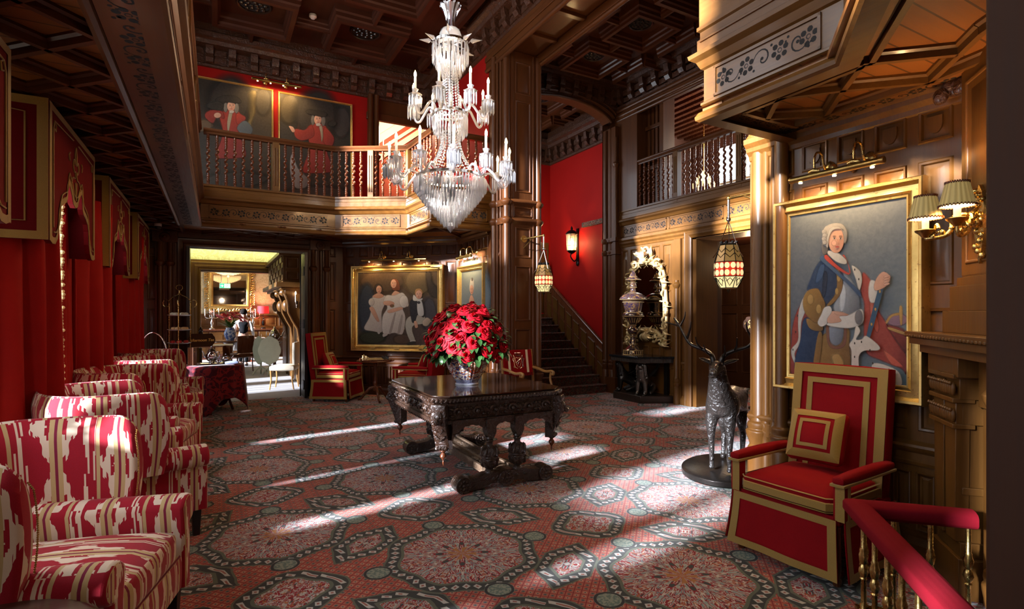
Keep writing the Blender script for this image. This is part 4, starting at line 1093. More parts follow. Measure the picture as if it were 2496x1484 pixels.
    for sx, sy in ((1, 1), (1, -1), (-1, 1), (-1, -1)):
        b = MB(); x, y = sx*.34, sy*.34; k = -.05 if sx < 0 else 0
        b.add([(x+q*.03, y+r*.03, .22) for q, r in ((-1, -1), (1, -1), (1, 1), (-1, 1))]+[(x+k+q*.02, y+r*.02, 0) for q, r in ((-1, -1), (1, -1), (1, 1), (-1, 1))], [(0, 1, 2, 3), (4, 5, 6, 7), (0, 1, 5, 4), (1, 2, 6, 5), (2, 3, 7, 6), (3, 0, 4, 7)])
        b.build('leg', M['black'], t, bevel=.003)
    return t
W = wing_chair()
chairs = [((-.60, 2.90), -15, 'ikat wing armchair nearest the camera, seat and nailed wing in view'), ((-.53, 4.60), 14, 'ikat wing armchair just behind the nearest one, turned away showing its outer side'),
          ((-.60, 6.05), -12, 'ikat wing armchair in the middle of the row, its rounded arm and seat showing'), ((-.60, 7.45), 12, 'ikat wing armchair with the white sunlit back rim'), ((-.62, 8.62), -12, 'ikat wing armchair farthest along the row beside the tea table')]
for i, (p, a, l) in enumerate(chairs):
    if i == 0: W.location = (p[0], p[1], 0); W.rotation_euler = (0, 0, R(a)); tag(W, l, None, 'ikat wing armchairs along the windows')
    else: dup(W, (p[0], p[1], 0), R(a), l, 'ikat wing armchairs along the windows')
# low table with a menu in the bottom left corner
t = thing('side_table', 'dark low table at the bottom left corner, mostly hidden by the armchair', 'table', (-.62, 2.06, 0))
b = MB(); b.lathe([(.30, .56), (.31, .57), (.31, .585), (.29, .595)], 28); b.build('tabletop', M['darkoak'], t)
b = MB(); b.lathe([(.16, 0), (.16, .02), (.05, .06), (.03, .2), (.045, .35), (.03, .45), (.08, .56)], 14); b.build('pedestal', M['darkoak'], t)
t = thing('menu', 'dark menu folder standing open at the bottom left corner', 'menu', (-.64, 2.13, .596), R(35))
b = MB(); b.add([(-.02, -.11, 0), (-.02, .11, 0), (-.12, .11, .21), (-.12, -.11, .21), (-.03, -.11, 0), (-.03, .11, 0), (-.13, .11, .21), (-.13, -.11, .21)], [(0, 1, 2, 3), (4, 5, 6, 7), (0, 1, 5, 4), (1, 2, 6, 5), (2, 3, 7, 6), (3, 0, 4, 7)]); b.add([(-.22, -.11, 0), (-.22, .11, 0), (-.13, .11, .21), (-.13, -.11, .21)], [(0, 1, 2, 3)]); b.build('cover', M['felt'], t)
b = MB(); b.add([(-.024, -.09, .012), (-.024, .09, .012), (-.114, .09, .19), (-.114, -.09, .19)], [(0, 1, 2, 3)]); 
for v in b.v: v[0] += .006
b.build('page', flat('printed_page', (.10, .045, .035), .5, 0, .9, 14), t)

# ---------------------------------------------------------------- red throne chairs with gold braid
def braidrect(b, o, ux, uy, w, h, bw, dep=.006):
    """flat mitred rectangle of braid in the plane (ux, uy) centred at o"""
    o, ux, uy = Vector(o), Vector(ux), Vector(uy); nz = ux.cross(uy)
    q = [(-w/2, -h/2), (w/2, -h/2), (w/2, h/2), (-w/2, h/2)]; r = [(-w/2+bw, -h/2+bw), (w/2-bw, -h/2+bw), (w/2-bw, h/2-bw), (-w/2+bw, h/2-bw)]
    vs = [o+ux*p[0]+uy*p[1]+nz*dep for p in q]+[o+ux*p[0]+uy*p[1]+nz*dep for p in r]+[o+ux*p[0]+uy*p[1] for p in q]+[o+ux*p[0]+uy*p[1] for p in r]
    fs = []
    for k in range(4): e = (k+1) % 4; fs += [(k, e, 4+e, 4+k), (k, e, 8+e, 8+k), (4+k, 4+e, 12+e, 12+k)]
    b.add(vs, fs)
def throne():
    t = thing('throne_armchair', '', 'armchair')
    tilt = R(7); ax = Vector((0, 1, 0)); up = Vector((-sin(tilt), 0, cos(tilt))); nf = Vector((cos(tilt), 0, sin(tilt)))
    Mb = frameM((-.30, 0, .34), nf, ax, up)
    b = MB(); pillowy(b, (0, 0, 0), (.105, .62, .86), .022, 0, 4); 
    for i, v in enumerate(b.v): b.v[i] = Mb @ (v+Vector((0, 0, .43)))
    o = weld(b.build('backrest', M['red'], t))
    b = MB(); c = Mb @ Vector((.053, 0, .43)); braidrect(b, c, ax, up, .60, .84, .058); braidrect(b, c, ax, up, .40, .66, .036, .005); b.build('braid', M['braid'], o, smooth=0)
    for s in (-1, 1):
        b = MB(); y = s*.325; pillowy(b, (.02, y, .605), (.64, .075, .055), .024, .006, 4); a = weld(b.build('arm', M['red'], t))
        b = MB(); b.box(-.30, y-.040, .572, .345, y+.040, .588); b.build('braid', M['braid'], a, bevel=.003)
        b = MB(); b.box(.255, y-.032, .38, .325, y+.032, .585); a = b.build('arm_post', M['red'], t, bevel=.008)
        b = MB(); b.box(.326, y-.016, .38, .331, y+.034 if s > 0 else y+.034, .575); b.box(.262, y+s*.033-.0025, .38, .29, y+s*.033+.0025, .575); b.build('braid', M['braid'], a)
    b = MB(); pillowy(b, (.0, 0, .37), (.64, .66, .06), .015, 0, 3); weld(b.build('seat', M['red'], t))
    b = MB(); pillowy(b, (.03, 0, .455), (.585, .575, .105), .05, .035, 10); a = weld(b.build('seat_cushion', M['red'], t))
    b = MB(); k = [(.295, -.255), (.315, -.235), (.318, .235), (.295, .255)]
    for z0, z1 in ((.412, .462), (.482, .490), (.404, .409)): b.sweep([(0, z0), (.008, z0+.004), (.008, z1-.004), (0, z1)], [(-.24, -.292, 0), (.28, -.295, 0), (.325, -.255, 0), (.330, 0, 0), (.325, .255, 0), (.28, .295, 0), (-.24, .292, 0)])
    b.build('braid', M['braid'], a)
    # skirt: slightly flared cloth panels, open at the corners
    sk = MB(); br = MB()
    for (c, ux, L) in (((.335, 0), (0, 1), .655), ((0, -.345), (1, 0), .64), ((0, .345), (-1, 0), .64)):
        ux = Vector((ux[0], ux[1], 0)); nn = Vector((ux[1], -ux[0], 0))
        def fn(u, v, off=0): 
            q = (1-v)**1.5; return Vector((c[0], c[1], 0))+ux*((u-.5)*(L*(1-.02)+.05*q))+nn*(.008+.035*q+.010*sin(u*9+2)*q*sin(PI*u)+off)+Vector((0, 0, .055+.33*v))
        sk.grid(lambda u, v: fn(u, v), 18, 6)
        def bandp(u0, u1, v0, v1): br.grid(lambda u, v: fn(u0+(u1-u0)*u, v0+(v1-v0)*v, .005), 14, 4)
        bandp(0, 1, 0, .13); bandp(0, 1, .87, 1); bandp(0, .075, .13, .87); bandp(.925, 1, .13, .87)
    o = sk.build('skirt', M['red'], t, smooth=60); sd = o.modifiers.new('t', 'SOLIDIFY'); sd.thickness = .006; br.build('braid', M['braid'], o, smooth=60)
    for sx, sy in ((1, 1), (1, -1), (-1, 1), (-1, -1)):
        b = MB(); b.lathe([(.022, 0), (.026, .03), (.018, .05), (.022, .09), (.026, .34)], 10, (sx*.29, sy*.30, 0)); b.build('leg', M['mahog'], t)
    return t
def pillow():
    t = thing('pillow', '', 'pillow')
    b = MB(); pillowy(b, (0, 0, 0), (.34, .34, .11), .05, .04, 10)
    for i, v in enumerate(b.v):
        k = (abs(v[0])/.17)**4*(abs(v[1])/.17)**4; b.v[i] = Vector((v[0]*(1+.08*k), v[1]*(1+.08*k), v[2]*(1-.5*k)))
    weld(b.build('cover', M['red'], t)); b = MB()
    def hz(x, y): k = max(0, (1-(x/.17)**2))*max(0, (1-(y/.17)**2)); m = max(abs(x), abs(y), .12); return .0045+sqrt(max(0, .0025-(m-.12)**2))+.04*k
    def bandr(r0, r1):
        for a in range(4):
            ca, sa = cos(a*PI/2), sin(a*PI/2)
            def fn(u, v):
                r = r0+(r1-r0)*v; x, y = (2*u-1)*r, r; X_, Y_ = x*ca-y*sa, x*sa+y*ca; return (X_, Y_, hz(X_, Y_)+.004)
            b.grid(fn, 14, 2)
    bandr(.112, .160); bandr(.070, .092); b.build('braid', M['braid'], t, smooth=60)
    return t
T0 = throne(); T0.location = (3.36, 2.10, 0); T0.rotation_euler = (0, 0, PI+R(4)); tag(T0, 'large red velvet throne armchair with gold braid below the big portrait', None, 'red velvet throne armchairs')
T1 = dup(T0, (1.92, 10.0, 0), R(-34), 'red velvet throne armchair beside the dining-room doorway, left of the chess table', 'red velvet throne armchairs')
T2 = dup(T0, (3.14, 9.10, 0), R(138), 'red velvet throne armchair seen from behind, half hidden by the roses', 'red velvet throne armchairs')
P0 = pillow(); P0.location = (3.48, 2.17, .685); P0.rotation_euler = (0, R(-68), R(16)); tag(P0, 'square red pillow with gold braid leaning in the large throne under the portrait', None, 'red braided pillows')
def seatpillow(T, l):
    m = Matrix.Translation(T.location) @ T.rotation_euler.to_matrix().to_4x4()
    p = dup(P0, m @ Vector((-.13, 0, .67)), None, l, 'red braided pillows', rot=(0, R(68), T.rotation_euler[2])); return p
seatpillow(T1, 'square red pillow with gold braid in the throne by the doorway'); seatpillow(T2, 'red pillow in the throne half hidden behind the roses')
P0.location = (3.475, 2.13, .735); P0.rotation_euler = (0, R(66), PI+R(12))
# ---------------------------------------------------------------- carved centre table
def octo(w, d, c): return [(-w/2+c, -d/2), (w/2-c, -d/2), (w/2, -d/2+c), (w/2, d/2-c), (w/2-c, d/2), (-w/2+c, d/2), (-w/2, d/2-c), (-w/2, -d/2+c)]
TW, TD = 1.34, 1.56
t = thing('centre_table', 'massive dark carved oak centre table with lion brackets and glass top', 'table', (2.28, 4.99, 0), R(-1))
b = MB(); b.prism(octo(TW-.05, TD-.05, .12), .775, .815); b.sweep([(-.03, .77), (.0, .775), (.022, .79), (.025, .805), (.012, .82), (-.02, .825)], [V3(p) for p in octo(TW-.05, TD-.05, .12)], closed=True)
tt = b.build('tabletop', M['darkoak'], t, smooth=40)
b = MB(); oc = [Vector(V3(p)) for p in octo(TW-.01, TD-.01, .12)]
for i in range(8):
    a, c = oc[i], oc[(i+1) % 8]; n = max(2, int((c-a).length/.034)); d = (c-a).normalized()
    for k in range(n): p = a.lerp(c, (k+.5)/n); b.tube([(p[0]-d[0]*.010, p[1]-d[1]*.010, .788), (p[0]+d[0]*.010, p[1]+d[1]*.010, .812)], [.011, .011], 6)
b.build('gadroon_edge', M['carvedk'], tt)
b = MB(); b.prism(octo(TW-.05, TD-.05, .12), .826, .838); b.build('glass_top', M['toplass'], t, bevel=.002)
b = MB(); rnd = random.Random(4)
def relief(b, o, ux, uz, L, z0, z1):
    """running scrolls and leaves carved on a rail"""
    o, ux = Vector(o), Vector(ux).normalized(); nn = Vector((ux[1], -ux[0], 0)); n = int(L/.15); zc = (z0+z1)/2; h = (z1-z0)/2
    for k in range(n):
        s = (k+.5)*L/n; f = 1 if k % 2 else -1
        pts = [o+ux*(s+.05*cos(a*.7)*(1-a*.07)*f)+Vector((0, 0, zc+h*.72*sin(a*.7)*(1-a*.07)))+nn*.008 for a in range(9)]
        b.tube(pts, [.012*(1-.06*i)+.002 for i in range(9)], 6)
        b.ball(o+ux*(s+.004)+Vector((0, 0, zc))+nn*.010, .021, 8, 5)
        for q in (-.07, .07):
            for g in (-.5, .5): b.ball(o+ux*(s+q*.95)+Vector((0, 0, zc+h*g))+nn*.006, .018, 6, 4, sc=(1.2, 1.2, .7))
for (o, ux, L) in (((-TW/2+.15, -TD/2+.055, 0), (1, 0, 0), TW-.30), ((TW/2-.055, -TD/2+.15, 0), (0, 1, 0), TD-.30), ((TW/2-.15, TD/2-.055, 0), (-1, 0, 0), TW-.30), ((-TW/2+.055, TD/2-.15, 0), (0, -1, 0), TD-.30)):
    ux = Vector(ux); nn = Vector((ux[1], -ux[0], 0)); o = Vector(o); m = frameM(o, ux, nn, (0, 0, 1)); b.M = m
    b.box(0, -.03, .62, L, 0, .775); b.box(-.02, -.03, .60, L+.02, .018, .63); b.box(-.02, -.03, .755, L+.02, .016, .775)
    n = int(L/.045)
    for k in range(n): b.prism([(-.014, .60), (.014, .60), (0, .575)], 0, .012, ax=frameM(((k+.5)*L/n, 0, 0), (1, 0, 0), (0, 0, 1), (0, 1, 0)))
    b.M = None; relief(b, o, ux, 0, L, .635, .75)
b.build('carved_apron', M['carvedk'], t, smooth=40)
for sx in (-1, 1):
    for sy in (-1, 1):
        b = MB(); d = Vector((sx, sy, 0)).normalized(); p = Vector((-d[1], d[0], 0)); c = Vector((sx*(TW/2-.10), sy*(TD/2-.10), 0))
        b.M = frameM(c, d, p, (0, 0, 1))
        prof = [(-.08, .77), (.075, .77), (.085, .74), (.07, .70), (.085, .66), (.075, .60), (.04, .52), (.01, .45), (-.01, .40), (.0, .37), (-.08, .37)]
        b.prism(prof, -.065, .065, ax=frameM((0, 0, 0), (1, 0, 0), (0, 0, 1), (0, -1, 0)))
        b.ball((.07, 0, .655), .052, 10, 7, sc=(.8, 1, 1.15)); b.ball((.115, 0, .63), .026, 8, 5)            # lion mask and mane
        for k in range(12): a = k*PI/6; b.ball((.055, .058*cos(a), .66+.066*sin(a)), .020, 6, 4)
        for k in (-1, 1): b.ball((.105, k*.022, .668), .009, 6, 4)
        for k in (-1.5, -.5, .5, 1.5): b.ball((.0, k*.026, .385), .018, 6, 4, sc=(1.3, 1, 1))
        b.tube([(.062, -.04, .56), (.035, 0, .52), (.062, .04, .56)], .010, 6); b.tube([(.04, -.05, .50), (.02, 0, .46), (.04, .05, .50)], .010, 6)
        o = b.build('corner_bracket', M['carvedk'], t, smooth=45, bevel=.004)
        b = MB(); b.lathe([(.03, .37), (.032, .36), (.014, .345), (.028, .325), (.030, .31), (.016, .29), (.006, .275), (.010, .262), (.003, .235), (.001, .23)], 12, c+d*(-.03)); b.build('drop_finial', M['mahog'], o)
for sy in (-1, 1):
    Y0 = sy*(TD/2-.055)
    b = MB(); xs = [-.50+1.0*k/80 for k in range(81)]
    def zb(x):
        x = abs(x)
        if x < .14: q = x/.14*.5+.5
        else: q = min(1, (x-.14)/.36)
        return .465+.115*max(0, sin(PI*q))**.55+.010*abs(sin(q*PI*5))-.01
    poly = [(x, zb(x)) for x in xs]+[(.50, .63), (-.50, .63)]
    b.prism(poly, Y0-.03, Y0+.03, ax=frameM((0, 0, 0), (1, 0, 0), (0, 0, 1), (0, 1, 0)))
    for x in (-.14, .14): b.prism([(-.045, .62), (-.045, .50), (-.025, .455), (.025, .455), (.045, .50), (.045, .62)], -.05, .05, ax=frameM((x, Y0, 0), (1, 0, 0), (0, 0, 1), (0, 1, 0)))
    b.build('arcade', M['carvedk'], t, smooth=30)
    for x in (-.14, .14):
        b = MB(); b.lathe([(.04, .455), (.045, .44), (.028, .43), (.038, .415), (.028, .40), (.030, .375), (.05, .365), (.07, .34), (.076, .30), (.070, .288), (.078, .283), (.078, .27), (.070, .262), (.076, .245), (.066, .205), (.045, .18), (.028, .168), (.042, .155), (.05, .135), (.05, .12)], 20, (x, Y0, 0))
        for k in range(8):
            a = k*PI/4
            for (z0, z1, r0, r1) in ((.29, .365, .074, .058), (.255, .19, .074, .056)):
                b.tube([(x+(r0+.003)*cos(a-.22), Y0+(r0+.003)*sin(a-.22), z0), (x+(r1+.014)*cos(a), Y0+(r1+.014)*sin(a), (z0+z1)/2+(z1-z0)*.3), (x+(r1+.002)*cos(a), Y0+(r1+.002)*sin(a), z1)], [.014, .012, .004], 6)
        b.build('bulbous_column', M['carvedk'], t, smooth=60)
    b = MB(); fp = [(-.44, .03), (-.36, .015), (-.24, .02), (-.15, .05), (.15, .05), (.24, .02), (.36, .015), (.44, .03), (.46, .08), (.42, .125), (.34, .115), (.24, .125), (.20, .14), (-.20, .14), (-.24, .125), (-.34, .115), (-.42, .125), (-.46, .08)]
    b.prism(fp, Y0-.05, Y0+.05, ax=frameM((0, 0, 0), (1, 0, 0), (0, 0, 1), (0, 1, 0)))
    ay = Matrix(((1, 0, 0), (0, 0, -1), (0, 1, 0)))
    for x, z, r in ((-.41, .072, .072), (.41, .072, .072), (0, .085, .075)):
        b.lathe([(r, -.062), (r, .062)], 22, (x, Y0, z), ax=ay)
        for f in (-1, 1):
            b.lathe([(r, 0), (r*.95, .006), (r*.8, .003), (.001, .0)], 22, (x, Y0+f*.062, z), ax=ay if f < 0 else Matrix(((1, 0, 0), (0, 0, 1), (0, 1, 0))))
            for k in range(8): a = k*PI/4; b.ball((x+r*.5*cos(a), Y0+f*.062, z+r*.5*sin(a)), r*.22, 6, 4, sc=(1, .5, 1))
            b.ball((x, Y0+f*.064, z), r*.2, 8, 5)
    for x in (-.19, -.12, .12, .19): 
        for f in (-1, 1): b.ball((x, Y0+f*.05, .095), .013, 6, 4)
    b.build('trestle_foot', M['carvedk'], t, smooth=40, bevel=.004)
b = MB(); b.box(-.13, -TD/2+.08, .10, .13, TD/2-.08, .135); b.box(-.14, -TD/2+.08, .085, -.115, TD/2-.08, .15); b.box(.115, -TD/2+.08, .085, .14, TD/2-.08, .15)
for k in range(34):
    y = -TD/2+.12+k*(TD-.24)/33
    for x in (-.06, .06): b.ball((x, y, .134), .034, 8, 4, sc=(1.3, .55, .35))
b.build('stretcher', M['carvlight'], t, smooth=50)

# ---------------------------------------------------------------- porcelain jar and the roses
VX, VY, VZ = 2.20, 4.92, .838
t = thing('flower_vase', 'fluted porcelain jar painted in blue, white and orange on the carved table', 'vase', (VX, VY, VZ))
prof = [(.115, 0), (.118, .012), (.108, .02), (.125, .05), (.165, .12), (.195, .19), (.206, .235), (.200, .272), (.185, .292), (.17, .298), (.165, .31), (.185, .318), (.18, .322), (.15, .315), (.14, .28), (.12, .1), (.001, .05)]
P3 = [Vector((p[0], 0, p[1])) for p in prof]; PS = spline(P3, 4); N = 96; b = MB()
tot = .322
def vfn(u, v):
    p = PS[min(len(PS)-1, int(round(v*(len(PS)-1))))]; fl = .024*cos(2*PI*32*u)*min(1, max(0, (p[2]-.03)/.05))*(1 if p[2] < .30 else 0); r = max(.0008, p[0]*(1+fl)); a = 2*PI*u
    return (r*cos(a), r*sin(a), p[2])
b.grid(vfn, N, len(PS)-1, uvf=lambda u, v: (u*2*.66*1.0+.17, max(0, PS[min(len(PS)-1, int(round(v*(len(PS)-1))))][2])/tot))
o = b.build('jar', M['imari'], t, smooth=60)
def petalpatch(b, r, ang, h, tilt, w, cup, z0):
    def fn(u, v):
        a = ang+(u-.5)*w; rr = r*(.35+.65*v)+tilt*v*v*r; zz = z0+h*v-abs(u-.5)**2*h*.9*v*v+(-cup*h*max(0, v-.8)*3)
        return (rr*cos(a), rr*sin(a), zz)
    b.grid(fn, 5, 4)
rb_ = MB(); rr_ = random.Random(2)
for ring, (n, r, h, tilt, cup) in enumerate(((3, .010, .046, -.1, 0), (4, .018, .050, .0, .0), (5, .027, .050, .15, .2), (5, .036, .046, .35, .5), (6, .044, .038, .55, .9), (5, .046, .026, .75, 1.1))):
    for k in range(n): petalpatch(rb_, r*(1+.06*rr_.random()), 2*PI*k/n+ring*.8+rr_.random()*.2, h, tilt, 2*PI/n*1.35, cup, -.02-.004*ring)
rb_.lathe([(.006, -.045), (.022, -.03), (.024, -.012)], 8)
rose0 = thing('rose', 'long-stemmed red rose in the great dome of roses in the porcelain jar', 'rose', (0, 0, 0), 0, 'red roses in the porcelain jar')
bl = rb_.build('bloom', M['petal'], rose0, smooth=180)
b = MB(); b.tube([(0, 0, -.04), (.006, 0, -.14), (0, 0, -.26)], .0035, 5); st = b.build('stem', M['stem'], rose0)
def leafm(b, base, d, L, w, droop, up=(0, 0, 1)):
    d = Vector(d).normalized(); s = d.cross(Vector(up)); s = s.normalized() if s.length > .05 else Vector((1, 0, 0)); n = s.cross(d); base = Vector(base); vs = []
    for i in range(5):
        t = i/4; c = base+d*(L*t)+n*(-droop*L*t*t); ww = w*(0.02+sin(PI*min(1, t*.95+.03))**.8)
        vs += [c-s*ww+n*ww*.25, c, c+s*ww+n*ww*.25]
    b.add(vs, [q for i in range(4) for q in ((3*i, 3*i+1, 3*i+4, 3*i+3), (3*i+1, 3*i+2, 3*i+5, 3*i+4))])
b = MB(); rl = random.Random(9)
for k in range(7): a = k*2.4+rl.random(); leafm(b, (.006*cos(a), .006*sin(a), -.05-.028*k), (cos(a), sin(a), .35), .06+.02*rl.random(), .017, .4)
lf = b.build('leaves', M['leaf'], rose0, smooth=60)
cz = VZ+.36; pts = []; NR = 66
for k in range(NR):
    ct = 1-(k+.5)/NR*1.16; th = math.acos(ct); ph = k*2.39996; pts.append((th, ph))
rr_ = random.Random(5)
for i, (th, ph) in enumerate(pts):
    th += rr_.uniform(-.05, .05); ph += rr_.uniform(-.06, .06)
    d = Vector((sin(th)*cos(ph), sin(th)*sin(ph), cos(th)))
    p = Vector((VX, VY, cz))+Vector((d[0]*.405, d[1]*.405, d[2]*.44))*rr_.uniform(.94, 1.04)
    up = (Vector((d[0], d[1], d[2]+.15))).normalized(); q = up.to_track_quat('Z', 'Y').to_euler()
    q2 = (up.to_track_quat('Z', 'Y') @ Matrix.Rotation(rr_.random()*6, 3, 'Z').to_quaternion()).to_euler()
    s = rr_.uniform(.84, 1.04)
    if i == 0: rose0.location = p; rose0.rotation_euler = q2; rose0.scale = (s,)*3
    else: dup(rose0, p, None, None, None, rot=q2, scale=s)
b = MB(); rl = random.Random(31)
for k in range(900):
    th = rl.uniform(.2, 2.05); ph = rl.random()*2*PI; rad = rl.uniform(.26, .405); d = Vector((sin(th)*cos(ph), sin(th)*sin(ph), cos(th)))
    p = Vector((d[0]*rad, d[1]*rad, d[2]*rad*1.05)); 
    if p[2] < -.08: p[2] = -.08+.05*rl.random()
    if p[2] < -.02 and p.xy.length < .15: continue
    leafm(b, p, (d[0]+rl.uniform(-.5, .5), d[1]+rl.uniform(-.5, .5), d[2]*.4+rl.uniform(-.6, .4)), rl.uniform(.06, .10), rl.uniform(.018, .028), .5)
for k in range(60):
    a = k*2*PI/60; b.tube([(.10*cos(a), .10*sin(a), -.08), (.16*cos(a), .16*sin(a), .0), (.27*cos(a), .27*sin(a), .10+.1*(k % 3))], .004, 5)
for k in range(40):                                   # low skirt of leaves drooping over the rim
    a = k*2*PI/40+.1; r = rl.uniform(.17, .34); leafm(b, (r*cos(a), r*sin(a), .04+rl.uniform(-.03, .05)), (cos(a), sin(a), -.6+rl.uniform(-.5, .5)), rl.uniform(.06, .10), .026, .3)
o = b.build('rose_foliage', M['leaf'], None, (VX, VY, cz), smooth=60); tag(o, 'mass of green rose leaves spilling over the porcelain jar', 'foliage', None, 'stuff')

# ---------------------------------------------------------------- crystal chandelier
CX_, CY_ = 2.14, 5.20; K = .00426
def cz_(y): return 1.55+(762-y)*K
ch = thing('chandelier', 'tall tiered crystal chandelier with two rings of lit candle arms', 'chandelier', (CX_, CY_, cz_(567)))
Z0 = cz_(567)
def zz(y): return cz_(y)-Z0
b = MB(); b.lathe([(.012, zz(75)), (.012, zz(-60)), (.012, 6.4-Z0)], 8); b.build('chain_sleeve', M['drape'], ch)
b = MB(); b.lathe([(.045, zz(80)), (.05, zz(74)), (.042, zz(62)), (.05, zz(45)), (.075, zz(30)), (.10, zz(20)), (.105, zz(15))], 24, flute=(12, .05), cap=False)
for k in range(12): a = k*PI/6; b.ball((.10*cos(a), .10*sin(a), zz(14)), .016, 6, 4)
b.build('crown_cup', M['crystal'], ch, smooth=40)
b = MB(); b.lathe([(.02, zz(66)), (.06, zz(68)), (.10, zz(75)), (.118, zz(88)), (.118, zz(112))], 28, flute=(14, .02), cap=False); b.build('glass_dome', M['crystal'], ch, smooth=40)
b = MB(); b.lathe([(.018, zz(560)), (.014, zz(100)), (.016, zz(66))], 10)
for y, r in ((108, .175), (278, .172), (434, .345)): b.lathe([(r-.012, zz(y)-.012), (r+.012, zz(y)-.012), (r+.014, zz(y)+.012), (r-.012, zz(y)+.014), (r-.014, zz(y)-.012)], 40, cap=False)
for k in range(6):
    a = k*PI/3
    for y, r in ((108, .17), (278, .17), (434, .34)): b.tube([(0, 0, zz(y)), (r*cos(a), r*sin(a), zz(y))], .006, 5)
b.build('metal_frame', M['silver'], ch, smooth=50)
PRM = []                                               # every pendant prism: (x, y, ztop, length, width)
def ring(r, y, L, n, w=.009, ph=0):
    for k in range(n): a = 2*PI*(k+ph)/n; PRM.append((r*cos(a), r*sin(a), zz(y), L, w))
ring(.185, 110, .20, 24); ring(.15, 120, .22, 20, .009, .5); ring(.11, 132, .24, 16, .009, .3); ring(.075, 150, .2, 12)
ring(.175, 282, .20, 34); ring(.14, 292, .20, 26, .009, .5)
for k in range(11):
    r = .345*(1-(k/11.5)**1.15)*(1 if k else 1.02)+.02; ring(r, 438+k*8.6, .135, max(10, int(2*PI*r/.032)), .0095, .5*(k % 2))
def prism(b, x, y, z, L, w):
    vs = [(x, y, z)]+[(x+w*q, y+w*r, z-L*.14) for q, r in ((1, 0), (0, 1), (-1, 0), (0, -1))]+[(x+w*.8*q, y+w*.8*r, z-L*.86) for q, r in ((1, 0), (0, 1), (-1, 0), (0, -1))]+[(x, y, z-L)]
    fs = [(0, 1+k, 1+(k+1) % 4) for k in range(4)]+[(1+k, 5+k, 5+(k+1) % 4, 1+(k+1) % 4) for k in range(4)]+[(9, 5+(k+1) % 4, 5+k) for k in range(4)]
    b.add(vs, fs)
front = sorted(range(len(PRM)), key=lambda i: (PRM[i][0]*.48+PRM[i][1]*.87)-(.4 if PRM[i][2] < zz(430) else 0))
proto = {}
big = set(front[:100])
rest = MB()
for i, (x, y, z, L, w) in enumerate(PRM):
    if i in big:
        key = (round(L, 3), w)
        if key not in proto: b = MB(); prism(b, 0, 0, 0, L, w); o = b.build('prism', M['crystal'], ch, smooth=0); o.location = (x, y, z); proto[key] = o
        else: put(proto[key], ch, (x, y, z), (0, 0, (i*1.7) % 3))
    else: prism(rest, x, y, z, L, w)
# bead strands
def strands(b, n, f):
    for k in range(n):
        a = 2*PI*k/n
        m = 16
        for i in range(m): r, z = f(i/(m-1)); b.ball((r*cos(a), r*sin(a), z), .0115, 5, 3)
strands(rest, 14, lambda t: (.075+.035*t*t, lerp(zz(172), zz(272), t))); strands(rest, 18, lambda t: (.09+.20*t**2.2, lerp(zz(325), zz(428), t)))
tag(rest.build('prism_curtain', M['crystal'], ch, smooth=0), None, None, None, 'stuff')
b = MB(); b.lathe([(.001, zz(567)), (.035, zz(558)), (.042, zz(552)), (.03, zz(545)), (.012, zz(541)), (.012, zz(536))], 10); b.build('drop_ball', M['crystal'], ch, smooth=0)
for k in range(8):
    a = k*PI/4+.3; b = MB(); r = .185; z = zz(104 if k % 2 else 116)
    b.tube([(r*cos(a)*.9, r*sin(a)*.9, z-.03), (r*cos(a)*1.1, r*sin(a)*1.1, z+.02)], .005, 5); d = Vector((cos(a), sin(a), .1)); p = Vector((r*1.12*cos(a), r*1.12*sin(a), z+.02))
    b.tube([p, p+d*.02, p+d*.035, p+d*.12], [.01, .024, .02, .001], 6); b.build('spike', M['crystal'], ch, smooth=0)
def chand_arm(n, r0, y0, R1, ypan, hump, dip, ph, pan, cl):
    """one S-shaped glass arm with drip pan, prisms, candle and bulb"""
    def path():
        zb, zp = zz(y0), zz(ypan)
        return spline([(r0, 0, zb), (r0+.03, 0, zb+hump*.75), (r0+(R1-r0)*.30, 0, zb+hump), (r0+(R1-r0)*.52, 0, zb+hump*.2), (r0+(R1-r0)*.72, 0, zb-dip), (r0+(R1-r0)*.90, 0, zb-dip*.75), (R1, 0, zp-.03), (R1, 0, zp)], 5)
    first = None
    for k in range(n):
        a = 2*PI*(k+ph)/n
        if first is None:
            b = MB(); b.tube(path(), .0135, 7); arm = b.build('arm', M['crystal'], ch, smooth=50); zp = zz(ypan)
            b = MB(); b.lathe([(.012, zp-.02), (.05, zp+.005), (.068, zp+.012), (.05, zp+.018), (.02, zp+.03), (.028, zp+.055), (.034, zp+.065), (.014, zp+.06)], 14, (R1, 0, 0), flute=(7, .06)); b.build('drip_pan', M['crystal'], arm, smooth=40)
            b = MB()
            for q in range(pan): c = 2*PI*q/pan; prism(b, R1+.060*cos(c), .060*sin(c), zp+.008, .135, .0085)
            for q in range(pan): c = 2*PI*(q+.5)/pan; prism(b, R1+.036*cos(c), .036*sin(c), zp-.0, .12, .008)
            b.build('pan_prisms', M['crystal'], arm, smooth=0)
            b = MB(); b.lathe([(.0125, zp+.06), (.0125, zp+.06+cl)], 10, (R1, 0, 0)); b.build('candle', M['candle'], arm)
            b = MB(); b.lathe([(.008, zp+.06+cl), (.0145, zp+.08+cl), (.013, zp+.10+cl), (.004, zp+.125+cl), (.001, zp+.13+cl)], 10, (R1, 0, 0)); b.build('bulb', M['emitwarm'], arm, smooth=60)
            arm.rotation_euler = (0, 0, a); first = arm
        else:
            c = put(first, ch, None, (0, 0, a))
            for g in list(first.children): d = g.copy(); COL.objects.link(d); d.parent = c
        LAMPS.append((CX_+R1*cos(a), CY_+R1*sin(a), Z0+zz(ypan)+.1+cl))
LAMPS = []
chand_arm(8, .16, 280, .40, 255, .09, .05, .15, 9, .125)
